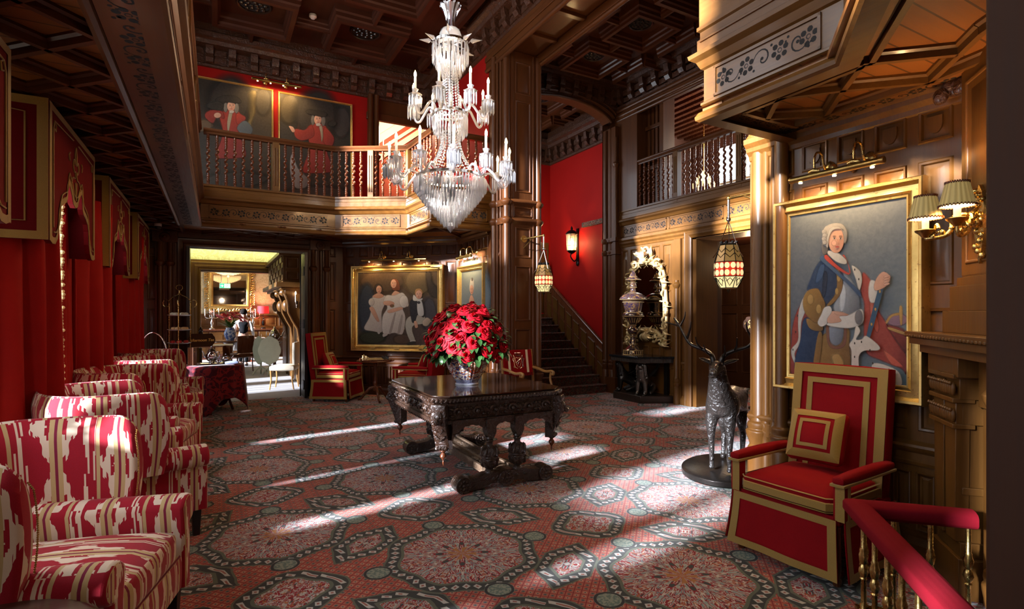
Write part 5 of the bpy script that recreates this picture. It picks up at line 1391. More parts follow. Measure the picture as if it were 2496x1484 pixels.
chand_arm(12, .32, 436, .62, 412, .07, .06, .35, 9, .125)

# ---------------------------------------------------------------- chess table, board and men
t = thing('chess_table', 'round tilt-top tripod table under the chessboard', 'table', (2.47, 9.46, 0))
b = MB(); b.lathe([(.001, .690), (.30, .690), (.325, .698), (.33, .708), (.32, .715), (.30, .712), (.001, .712)], 36); b.build('tabletop', M['mahog'], t)
b = MB(); b.lathe([(.03, .18), (.045, .2), (.04, .24), (.03, .26), (.042, .29), (.038, .33), (.026, .36), (.035, .38), (.024, .42), (.03, .5), (.036, .56), (.026, .6), (.05, .66), (.07, .69)], 16); b.build('pedestal', M['mahog'], t, smooth=50)
for k in range(3):
    a = k*2*PI/3+.5; b = MB(); b.tube([(r*cos(a), r*sin(a), z) for r, z in ((.02, .24), (.10, .22), (.18, .13), (.25, .04), (.31, .018))], [.026, .026, .022, .018, .02], 8); b.build('leg', M['mahog'], t, smooth=60)
BZ = .737
t = thing('chessboard', 'wooden chessboard set with light and dark men', 'chessboard', (2.47, 9.46, .7125), R(-8))
b = MB(); b.box(-.25, -.25, 0, .25, .25, .024); b.build('board', M['mahog'], t, bevel=.003)
b = MB(); s = .056
for i in range(8):
    for j in range(8): x, y = (i-4)*s, (j-4)*s; b.add([(x, y, .0245), (x+s, y, .0245), (x+s, y+s, .0245), (x, y+s, .0245)], [(0, 1, 2, 3)], (i+j) % 2)
b.build('squares', [M['felt'], M['boxwood']], t)
KIND = {'pawn': (.042, 'p'), 'rook': (.048, 'r'), 'knight': (.054, 'n'), 'bishop': (.06, 'b'), 'queen': (.07, 'q'), 'king': (.078, 'k')}
protoc = {}
def chessman(kind, col):
    k = (kind, col)
    if k in protoc: return None
    h = KIND[kind][0]; b = MB(); pr = [(.016, 0), (.017, .005), (.013, .010), (.008, h*.35), (.006, h*.6), (.011, h*.66), (.007, h*.7)]
    if kind == 'pawn': pr += [(.010, h*.82), (.008, h*.95), (.001, h)]
    elif kind == 'rook': pr += [(.012, h*.78), (.012, h), (.006, h)]
    elif kind == 'knight': pr += [(.010, h*.75), (.008, h*.8)]
    else: pr += [(.012, h*.85), (.009, h*.92), (.003, h*.96), (.004, h)]
    b.lathe(pr, 12)
    if kind == 'knight': b.tube([(0, 0, h*.7), (-.003, 0, h*.88), (.006, 0, h*.98), (.016, 0, h*.88)], [.009, .009, .008, .004], 7)
    if kind == 'king': b.box(-.006, -.0015, h*.97, .006, .0015, h*1.0); b.box(-.0015, -.0015, h*.95, .0015, .0015, h*1.06)
    if kind == 'queen': 
        for q in range(6): b.ball((.011*cos(q), .011*sin(q), h*.87), .003, 5, 3)
    o = b.build('chess_'+kind, M['boxwood'] if col == 'light' else M['felt']); protoc[k] = o; return o
order = ['rook', 'knight', 'bishop', 'queen', 'king', 'bishop', 'knight', 'rook']
ca, sa = cos(R(-8)), sin(R(-8))
for col, rows in (('light', (0, 1)), ('dark', (7, 6))):
    for ri, row in enumerate(rows):
        for j in range(8):
            kind = order[j] if ri == 0 else 'pawn'; x, y = (row-3.5)*s, (j-3.5)*s; loc = (2.47+x*ca-y*sa, 9.46+x*sa+y*ca, BZ)
            o = chessman(kind, col)
            if o is None: o = protoc[(kind, col)].copy(); COL.objects.link(o)
            o.location = loc
            if kind in ('queen', 'king'): tag(o, '%s %s in the back rank on the chessboard' % (col, kind), 'chess piece', 'chessmen')
            else: tag(o, 'one of the %s %ss standing on the chessboard' % (col, kind), 'chess piece', 'chessmen: %s %ss' % (col, kind))

# ---------------------------------------------------------------- crest armchair in front of the pier
t = thing('crest_armchair', 'light wood open armchair with silver crest on a red back, by the stairs', 'armchair', (4.10, 6.93, 0), R(-84))
def carv(pts, r, parent, name, mat, seg=8): b = MB(); b.tube(spline(pts, 4), r, seg); return b.build(name, mat, parent, smooth=60)
M['lightwood'] = wood('light_carved_wood', (.20, .09, .025), (.46, .25, .08), 'x', .35, .3)
b = MB(); pillowy(b, (0, 0, .45), (.50, .56, .07), .025, .02, 6); weld(b.build('seat', M['redseat'], t))
b = MB(); b.box(-.25, -.28, .38, .25, .28, .43); b.build('seat_rail', M['lightwood'], t, bevel=.006)
b = MB(); pillowy(b, (0, 0, 0), (.035, .54, .36), .012, 0, 4)
mm = frameM((-.27, 0, .80), (cos(R(9)), 0, sin(R(9))), (0, 1, 0), (-sin(R(9)), 0, cos(R(9))))
for i, v in enumerate(b.v): b.v[i] = mm @ v
bk = weld(b.build('backrest', M['red'], t))
b = MB()
for y in (-.17, .17): b.M = mm; b.box(.0178, y-.02, -.175, .020, y+.02, .175)
b.M = None; b.build('stripe', M['cream'], bk)
b = MB(); b.M = mm; X0 = .019
def cst(pts, r=.005): b.tube([(X0, p[0], p[1]) for p in pts], r, 5)
cst(spline([(-.05, .06), (-.055, 0), (-.03, -.06), (0, -.09), (.03, -.06), (.055, 0), (.05, .06), (0, .05)], 4, True)); cst([(-.045, -.02), (.045, .04)]); cst(spline([(-.02, .03), (.02, 0), (-.01, -.03), (.01, -.06)], 4))
for f in (-1, 1): cst(spline([(f*.02, -.11), (f*.07, -.08), (f*.085, 0), (f*.075, .07), (f*.09, .1)], 5), .007); cst(spline([(f*.085, 0), (f*.11, .03), (f*.095, .05)], 4)); cst(spline([(f*.06, -.09), (f*.09, -.09), (f*.09, -.06)], 4))
cst([(-.045, .085), (.045, .085)], .007); 
for q in range(5): cst([(-.04+.02*q, .085), (-.05+.025*q, .125)], .004); b.ball((X0, -.05+.025*q, .13), .007, 5, 4)
b.M = None; b.build('crest', M['silver'], bk)
b = MB(); b.M = mm
for k in range(26): y = -.255+.51*k/25; b.tube([(.01, y, -.175), (.014, y+.004, -.225)], .005, 5)
b.M = None; b.build('fringe', M['red'], bk)
for sy in (-1, 1):
    y = sy*.28
    b = MB(); b.tube([(-.26, y, 0), (-.24, y, .44), (-.30, y, .98)], [.022, .022, .018], 8); b.build('leg', M['lightwood'], t)
    carv([(-.27, y, .70), (-.12, y, .69), (.06, y, .66), (.20, y, .675), (.255, y, .66), (.25, y, .63), (.225, y, .635)], .022, t, 'arm', M['lightwood'])
    carv([(.20, y, .66), (.18, y, .56), (.22, y, .46), (.22, y, .40)], .018, t, 'arm_support', M['lightwood'])
    b = MB(); b.lathe([(.024, 0), (.028, .03), (.018, .06), (.022, .2), (.028, .3), (.024, .40)], 10, (.22, y, 0)); b.build('leg', M['lightwood'], t)
b = MB(); b.tube([(0, -.28, .14), (0, .28, .14)], .016, 8); b.tube([(-.25, -.28, .14), (.22, -.28, .14)], .014, 8); b.tube([(-.25, .28, .14), (.22, .28, .14)], .014, 8); b.build('stretcher', M['lightwood'], t)
# ---------------------------------------------------------------- framed pictures
def hom(TL, TR, BR, BL):
    """photo crop coordinates -> canvas (u, v) by bilinear inversion along straight edges"""
    def f(p):
        u = (p[0]-(TL[0]+BL[0])/2)/((TR[0]+BR[0])/2-(TL[0]+BL[0])/2)
        yt = TL[1]+(TR[1]-TL[1])*u; yb = BL[1]+(BR[1]-BL[1])*u
        return (u, (yb-p[1])/(yb-yt))
    return f
def picture(name, label, o, d, z0, z1, w, frame_w, bg, shapes, frame_prof, fmat, group=None, depth=.04, extra=None):
    """o: left edge of the canvas (as seen) on the wall, d: unit direction to the right as seen"""
    t = thing(name, label, 'painting', (o[0], o[1], z0), 0, group); d = Vector((d[0], d[1], 0)); nn = Vector((d[1], -d[0], 0)); h = z1-z0
    b = MB(); b.M = frameM((0, 0, 0), d, nn, (0, 0, 1)); cols = []
    rn = random.Random(len(label))
    G = 14
    def bgc(u, v): return bg(u, v)
    b.grid(lambda u, v: (w*u, depth, h*v), G, G); cols += [(*bgc(i/G, j/G), 1) for j in range(G+1) for i in range(G+1)]
    lay = depth
    for s in shapes:
        c0, c1, pts, fe = s[0], s[1], s[2], (s[3] if len(s) > 3 else .012)
        lay += .00035
        P = spline([(p[0]*w, p[1]*h) for p in pts], 5, True) if len(pts) > 2 else [Vector(q) for q in pts]
        cen = sum(P, Vector((0, 0)))/len(P); R0 = max((p-cen).length for p in P); n = len(P)
        us = [p[0] for p in P]; vs_ = [p[1] for p in P]; lo, hi = min(us), max(us); l2, h2 = min(vs_), max(vs_)
        def cc(p):
            k = ((p[0]-lo)/max(1e-6, hi-lo)*.6+(h2-p[1])/max(1e-6, h2-l2)*.4); return tuple(lerp(c0[i], c1[i], k) for i in range(3))
        area = sum(P[i-1][0]*P[i][1]-P[i][0]*P[i-1][1] for i in range(n))/2; fd = min(fe*max(w, h), .8*abs(area)/max(1e-6, sum((P[i]-P[i-1]).length for i in range(n))))*(1 if area > 0 else -1)
        ring0 = []; ring1 = []
        for i in range(n):
            tg = P[(i+1) % n]-P[i-1]; tg = tg.normalized() if tg.length > 1e-9 else Vector((1, 0)); nm = Vector((-tg[1], tg[0]))
            a0, a1 = P[i]-nm*fd*.4, P[i]+nm*fd*.6; ring0.append((a0[0], lay, a0[1])); ring1.append((a1[0], lay, a1[1]))
        b.add(ring0+ring1, [(i, (i+1) % n, n+(i+1) % n, n+i) for i in range(n)]+[tuple(q+n for q in tr) for tr in tessellate_polygon([[Vector((q[0], q[2], 0)) for q in ring1]])])
        cols += [(*cc(p), 0) for p in P]+[(*cc(Vector((q[0], q[2]))), 1) for q in ring1]
    b.col = cols; cv = b.build('canvas', M['paint'], t, smooth=0)
    b = MB(); m = frameM((0, 0, 0), d, nn, (0, 0, 1)); b.M = m
    b.sweep(frame_prof(frame_w), [(0, 0, 0), (0, 0, h), (w, 0, h), (w, 0, 0)], closed=True, up=(0, 1, 0))
    if extra: extra(b, w, h)
    b.build('frame', fmat, t, smooth=40)
    b = MB(); b.M = m; b.box(-frame_w*.9, 0.002, -frame_w*.9, w+frame_w*.9, .02, h+frame_w*.9); b.build('backing', M['dark'], t)
    return t
# profile is (outward from the sight edge, out from the wall); path runs up the left side: t x up must point away from the canvas
def deepframe(w): return [(-.002, .035), (.004, .05), (w*.12, .052), (w*.16, .045), (w*.24, .05), (w*.30, .066), (w*.36, .060), (w*.62, .055), (w*.74, .07), (w*.80, .095), (w*.93, .098), (w, .085), (w, 0)]
def thinframe(w): return [(-.002, .03), (w*.3, .045), (w*.6, .04), (w, .05), (w, 0)]
def E(f, pts): return [f(p) for p in pts]
def ell(f, c, rx, ry, n=10, rot=0): return [f((c[0]+rx*cos(2*PI*k/n)*cos(rot)-ry*sin(2*PI*k/n)*sin(rot), c[1]+rx*cos(2*PI*k/n)*sin(rot)+ry*sin(2*PI*k/n)*cos(rot))) for k in range(n)]
def face(f, c, rx, ry, skin=(.62, .36, .26), sh=(.42, .20, .14), turn=.12):
    """an oval face with brows, eyes, nose and mouth"""
    x, y = c; dk = (.07, .04, .03); o = turn*rx
    S_ = [(skin, sh, ell(f, c, rx, ry), .004), ((.62, .33, .25), skin, ell(f, (x+o-rx*.45, y+ry*.25), rx*.34, ry*.22, 12), .05)]
    for q in (-1, 1):
        ex = x+o+q*rx*.40
        S_ += [((.60, .52, .46), (.5, .42, .38), ell(f, (ex, y-ry*.10), rx*.19, ry*.065, 8), .002), (dk, dk, ell(f, (ex, y-ry*.10), rx*.085, ry*.062, 7), .001), (dk, (.2, .1, .07), ell(f, (ex, y-ry*.27), rx*.23, ry*.035, 8), .002), ((.16, .08, .06), (.2, .1, .08), ell(f, (ex, y-ry*.165), rx*.2, ry*.022, 8), .001)]
    S_ += [(sh, (.5, .27, .2), [f(p) for p in ((x+o+rx*.02, y-ry*.05), (x+o+rx*.14, y+ry*.28), (x+o+rx*.02, y+ry*.36), (x+o-rx*.14, y+ry*.33), (x+o-rx*.02, y+ry*.25))], .006), ((.50, .10, .09), (.42, .09, .08), ell(f, (x+o, y+ry*.53), rx*.27, ry*.07, 8), .003), ((.30, .06, .05), (.3, .06, .05), ell(f, (x+o, y+ry*.53), rx*.26, ry*.016, 8), .001)]
    return S_
# big portrait
f = hom((150, 155), (1030, 15), (1030, 1385), (145, 1305))
BL0, BL1 = (.020, .052, .13), (.010, .022, .055); GO0, GO1 = (.30, .17, .05), (.12, .06, .02); CR0, CR1 = (.36, .06, .045), (.16, .022, .022); ER = (.58, .55, .50)
sh = [      (CR0, CR1, E(f, [(215, 830), (300, 740), (330, 900), (250, 1100), (300, 1320), (150, 1300), (155, 1060), (170, 940)]), .01), (ER, (.45, .43, .40), E(f, [(270, 740), (300, 800), (245, 930), (235, 1080), (185, 1160), (215, 1240), (185, 1230), (155, 1170), (160, 1120), (215, 1060), (215, 930), (225, 830)]), .006),
      (BL0, BL1, E(f, [(270, 900), (420, 920), (420, 1100), (360, 1300), (200, 1290), (190, 1190), (235, 1060)]), .01),
      (CR0, CR1, E(f, [(735, 560), (800, 640), (830, 800), (900, 930), (960, 1050), (1030, 1160), (1030, 1300), (990, 1260), (850, 1200), (760, 1150), (740, 1000), (745, 800), (720, 700)]), .012), ((.50, .14, .09), CR0, E(f, [(790, 690), (815, 800), (850, 950), (830, 1000), (790, 870)]), .02), ((.46, .12, .08), CR0, E(f, [(880, 1130), (960, 1190), (1010, 1250), (930, 1230)]), .02), (CR1, (.08, .01, .012), E(f, [(900, 940), (1030, 990), (1030, 1150), (950, 1040)]), .02),
      ((.20, .13, .20), (.12, .07, .12), ell(f, (970, 905), 70, 48), .01), ((.38, .24, .08), (.2, .12, .04), E(f, [(895, 920), (930, 870), (1000, 850), (1000, 870), (940, 885), (905, 935)]), .004), ((.4, .26, .09), (.2, .12, .04), E(f, [(985, 815), (1005, 815), (1005, 935), (990, 935)]), .004), ((.36, .22, .08), (.2, .12, .04), E(f, [(920, 960), (1030, 1000), (1030, 1020), (920, 980)]), .004),
      (ER, (.42, .40, .37), E(f, [(1000, 1385), (985, 1290), (900, 1240), (820, 1225), (800, 1260), (860, 1310), (920, 1385)]), .006), ((.14, .08, .06), (.07, .04, .03), E(f, [(610, 1140), (690, 1110), (690, 1290), (640, 1290), (650, 1180)]), .006),
      (GO0, GO1, E(f, [(430, 1020), (620, 960), (640, 1100), (630, 1300), (400, 1300), (410, 1140)]), .01), ((.42, .27, .10), GO0, E(f, [(500, 1180), (560, 1160), (600, 1240), (540, 1280)]), .02),
      ((.32, .36, .42), (.07, .08, .10), E(f, [(480, 960), (590, 950), (585, 1060), (540, 1100), (490, 1070)]), .01), ((.22, .10, .06), (.16, .06, .04), E(f, [(455, 960), (480, 965), (490, 1075), (540, 1105), (590, 1075), (600, 960), (620, 965), (610, 1090), (545, 1125), (475, 1095)]), .004),
      ((.40, .44, .50), (.055, .065, .085), E(f, [(560, 560), (640, 600), (700, 690), (720, 790), (700, 870), (540, 860), (520, 800), (560, 700)]), .012), ((.58, .62, .66), (.30, .34, .40), E(f, [(575, 640), (615, 690), (600, 830), (565, 830)]), .02),
      (BL0, BL1, E(f, [(430, 465), (520, 500), (590, 560), (590, 640), (540, 740), (470, 800), (420, 760), (300, 700), (330, 600), (370, 520)]), .01), ((.045, .095, .20), BL0, E(f, [(400, 520), (450, 500), (430, 600), (370, 640)]), .03), ((.006, .014, .04), BL1, E(f, [(440, 560), (470, 580), (455, 720), (425, 740)]), .015),
      (GO0, GO1, E(f, [(530, 520), (580, 570), (590, 660), (560, 740), (500, 800), (465, 800), (530, 720), (545, 620)]), .006), ((.42, .27, .09), GO0, ell(f, (560, 600), 16, 30), .006), ((.42, .27, .09), GO0, ell(f, (545, 700), 14, 26), .006), (GO0, GO1, E(f, [(300, 900), (420, 940), (430, 990), (360, 990), (310, 960)]), .006), (GO0, GO1, E(f, [(400, 1000), (430, 1040), (390, 1300), (350, 1290), (370, 1120)]), .006),
      ((.34, .19, .05), (.12, .06, .018), E(f, [(300, 700), (390, 680), (430, 740), (455, 800), (440, 880), (380, 935), (290, 870), (262, 780)]), .008), ((.46, .29, .10), GO0, ell(f, (330, 760), 30, 40), .02), ((.46, .30, .11), GO0, ell(f, (400, 830), 24, 36), .02),
      ((.05, .10, .19), (.03, .06, .13), E(f, [(440, 440), (520, 520), (640, 620), (720, 700), (720, 740), (620, 640), (500, 540), (410, 465)]), .006), ((.50, .06, .04), (.36, .04, .03), E(f, [(465, 430), (540, 500), (630, 560), (640, 545), (620, 470), (590, 435), (610, 440), (650, 550), (625, 575), (540, 530), (450, 460)]), .004),
      (ER, (.44, .42, .38), E(f, [(660, 510), (720, 550), (735, 620), (715, 690), (690, 610)]), .006), ((.60, .58, .55), (.38, .36, .34), E(f, [(480, 400), (560, 420), (620, 470), (610, 500), (540, 480), (475, 425)]), .006),
      ((.18, .17, .17), (.09, .085, .085), E(f, [(430, 340), (470, 330), (475, 410), (440, 430), (425, 390)]), .006), ((.38, .36, .35), (.15, .14, .14), E(f, [(430, 290), (450, 230), (520, 198), (590, 205), (625, 260), (620, 330), (600, 340), (580, 260), (500, 260), (480, 330), (470, 370), (435, 355)]), .006)]
sh += face(f, (540, 320), 62, 98, turn=.22)
sh += [((.44, .42, .41), (.2, .19, .19), E(f, [(478, 280), (500, 235), (560, 222), (600, 250), (575, 240), (520, 250), (490, 300), (478, 380), (462, 350)]), .004)]+[((.42, .40, .39), (.2, .19, .19), ell(f, (450+6*(k % 2), 262+26*k), 20, 16), .006) for k in range(4)]
sh += [((.62, .61, .58), (.40, .38, .36), E(f, [(800, 620), (840, 640), (850, 760), (800, 780), (785, 700)]), .008), ((.03, .09, .17), (.02, .05, .10), E(f, [(875, 600), (905, 605), (800, 1030), (772, 1020)]), .003), ((.38, .24, .08), (.3, .18, .06), ell(f, (865, 700), 8, 12, 6), .003), ((.38, .24, .08), (.3, .18, .06), ell(f, (835, 830), 8, 12, 6), .003), ((.38, .24, .08), (.3, .18, .06), ell(f, (808, 940), 8, 12, 6), .003),
       ((.60, .35, .26), (.40, .20, .14), E(f, [(825, 650), (850, 590), (890, 555), (930, 580), (935, 610), (910, 660), (860, 690), (830, 690)]), .006)]+[((.62, .38, .29), (.36, .18, .13), ell(f, (912, 590+19*k), 22, 9, 8, -.3), .003) for k in range(4)]
sh += [((.64, .63, .60), (.44, .42, .40), E(f, [(570, 880), (650, 870), (740, 830), (745, 930), (640, 970), (480, 950), (500, 920)]), .008), ((.17, .17, .19), (.08, .08, .09), ell(f, (720, 890), 30, 56), .01), ((.60, .35, .26), (.40, .21, .15), E(f, [(480, 860), (530, 845), (610, 855), (640, 875), (575, 885), (590, 915), (560, 930), (480, 930)]), .006), ((.58, .34, .25), (.36, .18, .13), E(f, [(540, 850), (640, 868), (615, 880), (550, 872)]), .003), ((.66, .65, .62), (.42, .40, .38), E(f, [(455, 820), (500, 810), (515, 850), (480, 900), (475, 940), (430, 960), (400, 930), (430, 870)]), .006)]
sh += [(ER, (.42, .40, .37), E(f, [(700, 950), (730, 990), (700, 1050), (740, 1050), (775, 1025), (860, 1095), (855, 1130), (760, 1135), (720, 1180), (720, 1290), (670, 1280), (665, 1140), (650, 1090), (680, 1040)]), .006)]+[((.03, .025, .02), (.03, .025, .02), ell(f, p, 5, 9, 6), .002) for p in ((690, 540), (720, 610), (690, 1080), (740, 1070), (800, 1130), (690, 1180), (820, 1225), (930, 1270), (230, 880), (215, 1000), (190, 1130))]
picture('painting', 'huge gilt-framed portrait of a bewigged man in blue coat and steel breastplate', (3.9, 2.575), (0, -1), 1.085, 2.285, .79, .115, lambda u, v: (.105-.03*u+.05*v*u, .125+.02*v*u, .155+.03*u*v), sh, deepframe, M['gilt'])
# family group
f = hom((525, 335), (1092, 325), (1092, 862), (525, 860)); WH0, WH1 = (.62, .58, .54), (.34, .29, .27); SK, SK1 = (.60, .35, .25), (.40, .2, .14)
sh = [((.10, .05, .02), (.04, .025, .015), ell(f, (700, 400), 170, 90, 12), .3), ((.15, .10, .05), (.06, .045, .02), ell(f, (960, 400), 100, 110, 12), .3), ((.03, .02, .015), (.015, .01, .01), E(f, [(1010, 330), (1050, 330), (1060, 400), (1092, 440), (1092, 520), (1030, 480)]), .03), ((.02, .03, .05), (.03, .04, .06), ell(f, (590, 600), 70, 190, 12), .3), ((.02, .028, .012), (.02, .02, .01), ell(f, (630, 810), 100, 50, 12), .3), ((.09, .05, .03), (.04, .02, .015), ell(f, (850, 820), 70, 40, 12), .2), ((.04, .04, .06), (.02, .02, .03), ell(f, (1035, 640), 60, 130, 12), .3),
      ((.03, .015, .01), (.015, .01, .008), E(f, [(640, 480), (650, 425), (680, 415), (705, 440), (708, 490), (690, 500), (645, 505)]), .008), (WH0, WH1, E(f, [(605, 550), (640, 510), (700, 500), (740, 510), (725, 560), (700, 620), (700, 700), (700, 770), (640, 765), (570, 745), (610, 660), (620, 590)]), .012), (SK, SK1, E(f, [(630, 510), (665, 485), (690, 485), (715, 505), (680, 522)]), .006), (SK, SK1, E(f, [(610, 590), (640, 590), (680, 680), (665, 690), (620, 620)]), .006), ((.66, .62, .58), WH1, ell(f, (625, 550), 22, 28), .01)]
sh += face(f, (679, 457), 20, 29)
sh += [((.20, .05, .015), (.10, .025, .01), E(f, [(765, 420), (770, 388), (795, 378), (820, 395), (832, 445), (820, 465), (780, 460)]), .006), (SK, SK1, E(f, [(770, 500), (790, 470), (810, 470), (840, 490), (800, 505)]), .006), (WH0, WH1, E(f, [(735, 500), (790, 500), (850, 480), (885, 530), (890, 580), (850, 590), (870, 660), (850, 780), (790, 775), (710, 780), (705, 660), (740, 590), (715, 540)]), .012), ((.70, .67, .63), WH1, ell(f, (858, 545), 32, 46), .012), (SK, SK1, E(f, [(745, 610), (830, 585), (850, 600), (760, 630)]), .006), (SK, SK1, E(f, [(715, 545), (760, 540), (790, 555), (780, 575), (720, 570)]), .006), ((.25, .06, .05), (.06, .1, .03), ell(f, (775, 577), 16, 12), .006), (WH1, (.24, .2, .19), E(f, [(790, 640), (800, 640), (770, 770), (755, 770)]), .008), (WH1, (.24, .2, .19), E(f, [(840, 650), (850, 660), (830, 770), (815, 775)]), .008)]
sh += face(f, (786, 415), 21, 32)
sh += [((.42, .40, .36), (.20, .19, .17), E(f, [(890, 660), (960, 640), (1000, 640), (1010, 700), (930, 720), (920, 760), (940, 830), (905, 835), (870, 730)]), .01), ((.012, .014, .025), (.008, .008, .015), E(f, [(900, 560), (930, 525), (985, 535), (1010, 600), (1000, 660), (960, 640), (940, 690), (915, 690)]), .008), ((.50, .50, .50), (.36, .35, .35), E(f, [(955, 540), (985, 540), (1000, 640), (960, 640)]), .006), ((.64, .62, .58), (.46, .44, .42), E(f, [(930, 495), (960, 525), (990, 520), (985, 535), (955, 540), (925, 535)]), .004), ((.02, .02, .03), (.02, .02, .03), ell(f, (965, 552), 12, 10), .003), ((.40, .22, .08), (.24, .12, .05), E(f, [(938, 480), (945, 455), (975, 450), (992, 470), (990, 490), (970, 470), (945, 500)]), .005), (SK, SK1, E(f, [(932, 690), (950, 690), (960, 730), (940, 735)]), .006), ((.5, .48, .44), (.3, .28, .25), E(f, [(905, 830), (940, 825), (940, 840), (910, 845)]), .003), ((.01, .01, .01), (.01, .01, .01), E(f, [(880, 858), (905, 838), (940, 835), (940, 848), (900, 862)]), .003), ((.45, .40, .35), (.12, .08, .06), E(f, [(990, 690), (1020, 660), (1050, 680), (1030, 720), (1000, 720)]), .01)]
sh += face(f, (966, 494), 23, 32, turn=-.05)
sh += [((.5, .47, .44), (.3, .27, .25), E(f, [(672, 765), (690, 768), (688, 782), (676, 782)]), .003), ((.5, .47, .44), (.3, .27, .25), E(f, [(710, 785), (735, 778), (745, 790), (715, 805)]), .003)]
def corners(b, w, h):
    for cx in (0, w):
        for cz in (0, h):
            sx, sz = (-1 if cx == 0 else 1), (-1 if cz == 0 else 1)
            for k in range(9):
                for ax_ in (0, 1):
                    q = k*.024; x = cx+sx*.085-(sx*q if ax_ else 0); z = cz+sz*.085-(0 if ax_ else sz*q); b.ball((x, .075, z), .030-.0018*k, 7, 4, sc=(1, .6, 1))
            b.tube([(cx+sx*(.06+.03*cos(a*.6)), .08, cz+sz*(.06+.03*sin(a*.6))) for a in range(11)], .010, 5)
    for s in (.2, .5, .8): b.box(w*s-.05, .06, -.075, w*s+.05, .072, -.05)
a_, c_ = Vector(CA), Vector(CB); dd = (c_-a_).normalized()
o_ = a_+dd*.345
picture('painting', 'wide gilt-framed group of two girls in white and a boy, over the chess table', (o_[0], o_[1]), dd, .95, 2.31, 1.60, .125, lambda u, v: (.05+.05*u*v, .032+.03*u*v, .022+.012*u), sh, deepframe, M['gilt'], extra=corners)
f = hom((1278, 335), (1418, 315), (1418, 700), (1278, 690))
sh = [((.20, .25, .27), (.13, .17, .20), ell(f, (1350, 450), 120, 190), .15), ((.62, .60, .56), (.40, .38, .36), E(f, [(1320, 520), (1335, 480), (1365, 480), (1380, 520), (1390, 600), (1380, 690), (1310, 690)]), .01), (SK, SK1, E(f, [(1340, 450), (1355, 450), (1368, 488), (1345, 500), (1328, 490)]), .006), ((.55, .53, .50), (.32, .31, .29), E(f, [(1333, 410), (1340, 372), (1355, 362), (1364, 385), (1362, 420), (1350, 400), (1338, 430)]), .005), ((.08, .07, .07), (.05, .05, .05), ell(f, (1352, 368), 6, 9), .004)]+face(f, (1349, 420), 12, 24)
picture('painting', 'narrow gilt-framed half-length of a pale lady, partly hidden by the roses', (3.9, 8.86), (0, -1), 1.0, 2.27, .86, .10, lambda u, v: (.11, .14, .16), sh, deepframe, M['gilt'])
def soldier(f, hx, hy, mirror, items):
    RD, RD1 = (.34, .035, .022), (.13, .012, .012); m = -1 if mirror else 1
    s = items+[((.025, .02, .018), (.02, .015, .012), ell(f, (hx-10, hy-40), 230, 260, 12), .3)]
    s += [((.05, .035, .025), (.02, .015, .012), E(f, [(hx-60, 1180), (hx-40, 900), (hx-100, 900), (hx-90, 1180)]), .006), ((.05, .035, .025), (.02, .015, .012), E(f, [(hx+40, 900), (hx+110, 900), (hx+100, 1170), (hx+150, 1190), (hx+60, 1190)]), .006)]
    s += [(RD, RD1, E(f, [(hx-60, hy+40), (hx+60, hy+40), (hx+110, hy+110), (hx+90, hy+260), (hx+160, hy+470), (hx+60, hy+500), (hx-60, hy+500), (hx-150, hy+470), (hx-80, hy+260), (hx-110, hy+100)]), .012)]
    return s, RD, RD1
f = hom((10, 165), (758, 300), (758, 1340), (10, 1240))
s, RD, RD1 = soldier(f, 335, 440, False, [((.16, .10, .05), (.08, .05, .03), ell(f, (60, 620), 100, 60), .1), ((.24, .17, .055), (.07, .05, .02), E(f, [(480, 340), (600, 300), (590, 480), (540, 640), (560, 720), (470, 650), (420, 640), (520, 560)]), .02), ((.035, .028, .02), (.02, .016, .012), ell(f, (380, 1150), 360, 90, 12), .3), ((.045, .032, .018), (.02, .016, .012), ell(f, (670, 400), 90, 140, 12), .3)])
s += [(RD, RD1, E(f, [(255, 490), (160, 470), (90, 500), (90, 550), (160, 600), (200, 540), (270, 560)]), .01), (RD, RD1, E(f, [(395, 510), (480, 540), (480, 580), (420, 620), (390, 590)]), .01), ((.10, .12, .13), (.04, .05, .06), E(f, [(400, 640), (480, 580), (560, 660), (520, 740), (430, 700)]), .01), (SK, SK1, ell(f, (205, 525), 36, 26), .006), ((.36, .31, .22), (.2, .16, .1), E(f, [(325, 480), (355, 490), (330, 620), (310, 690), (300, 600)]), .006), ((.20, .19, .17), (.1, .09, .08), ell(f, (285, 450), 22, 50), .01), ((.20, .19, .17), (.1, .09, .08), ell(f, (395, 460), 26, 50), .01)]+face(f, (340, 440), 40, 52)+[((.5, .46, .42), (.3, .27, .24), ell(f, (345, 495), 26, 14), .005), ((.012, .010, .010), (.02, .016, .014), E(f, [(180, 380), (240, 345), (320, 335), (400, 350), (445, 405), (380, 415), (310, 405), (240, 415)]), .006), ((.02, .018, .016), (.014, .012, .01), E(f, [(100, 420), (200, 390), (270, 430), (230, 480), (120, 460)]), .01)]
picture('painting', 'dark portrait of a red-coated soldier in black hat with hand raised, behind the balusters', (-.27, YB), (1, 0), 3.62, 5.56, 1.16, .03, lambda u, v: (.026+.012*u, .020+.006*u, .015), s, thinframe, M['gilt'], 'soldier portraits in the gallery', .03)
f = hom((862, 328), (1588, 470), (1588, 1400), (862, 1330))
s, RD, RD1 = soldier(f, 1235, 590, True, [((.06, .042, .018), (.03, .022, .012), ell(f, (960, 480), 110, 150, 12), .3), ((.05, .045, .042), (.03, .026, .022), ell(f, (1490, 620), 110, 150, 12), .3), ((.035, .03, .026), (.02, .016, .012), ell(f, (1230, 1290), 360, 90, 12), .3), ((.28, .045, .025), (.12, .02, .012), E(f, [(1075, 450), (1090, 560), (1080, 700), (1030, 720), (1050, 560)]), .006), ((.34, .32, .30), (.12, .11, .10), E(f, [(980, 900), (1040, 1040), (1140, 1140), (1120, 1220), (1010, 1220), (960, 1060)]), .012)])
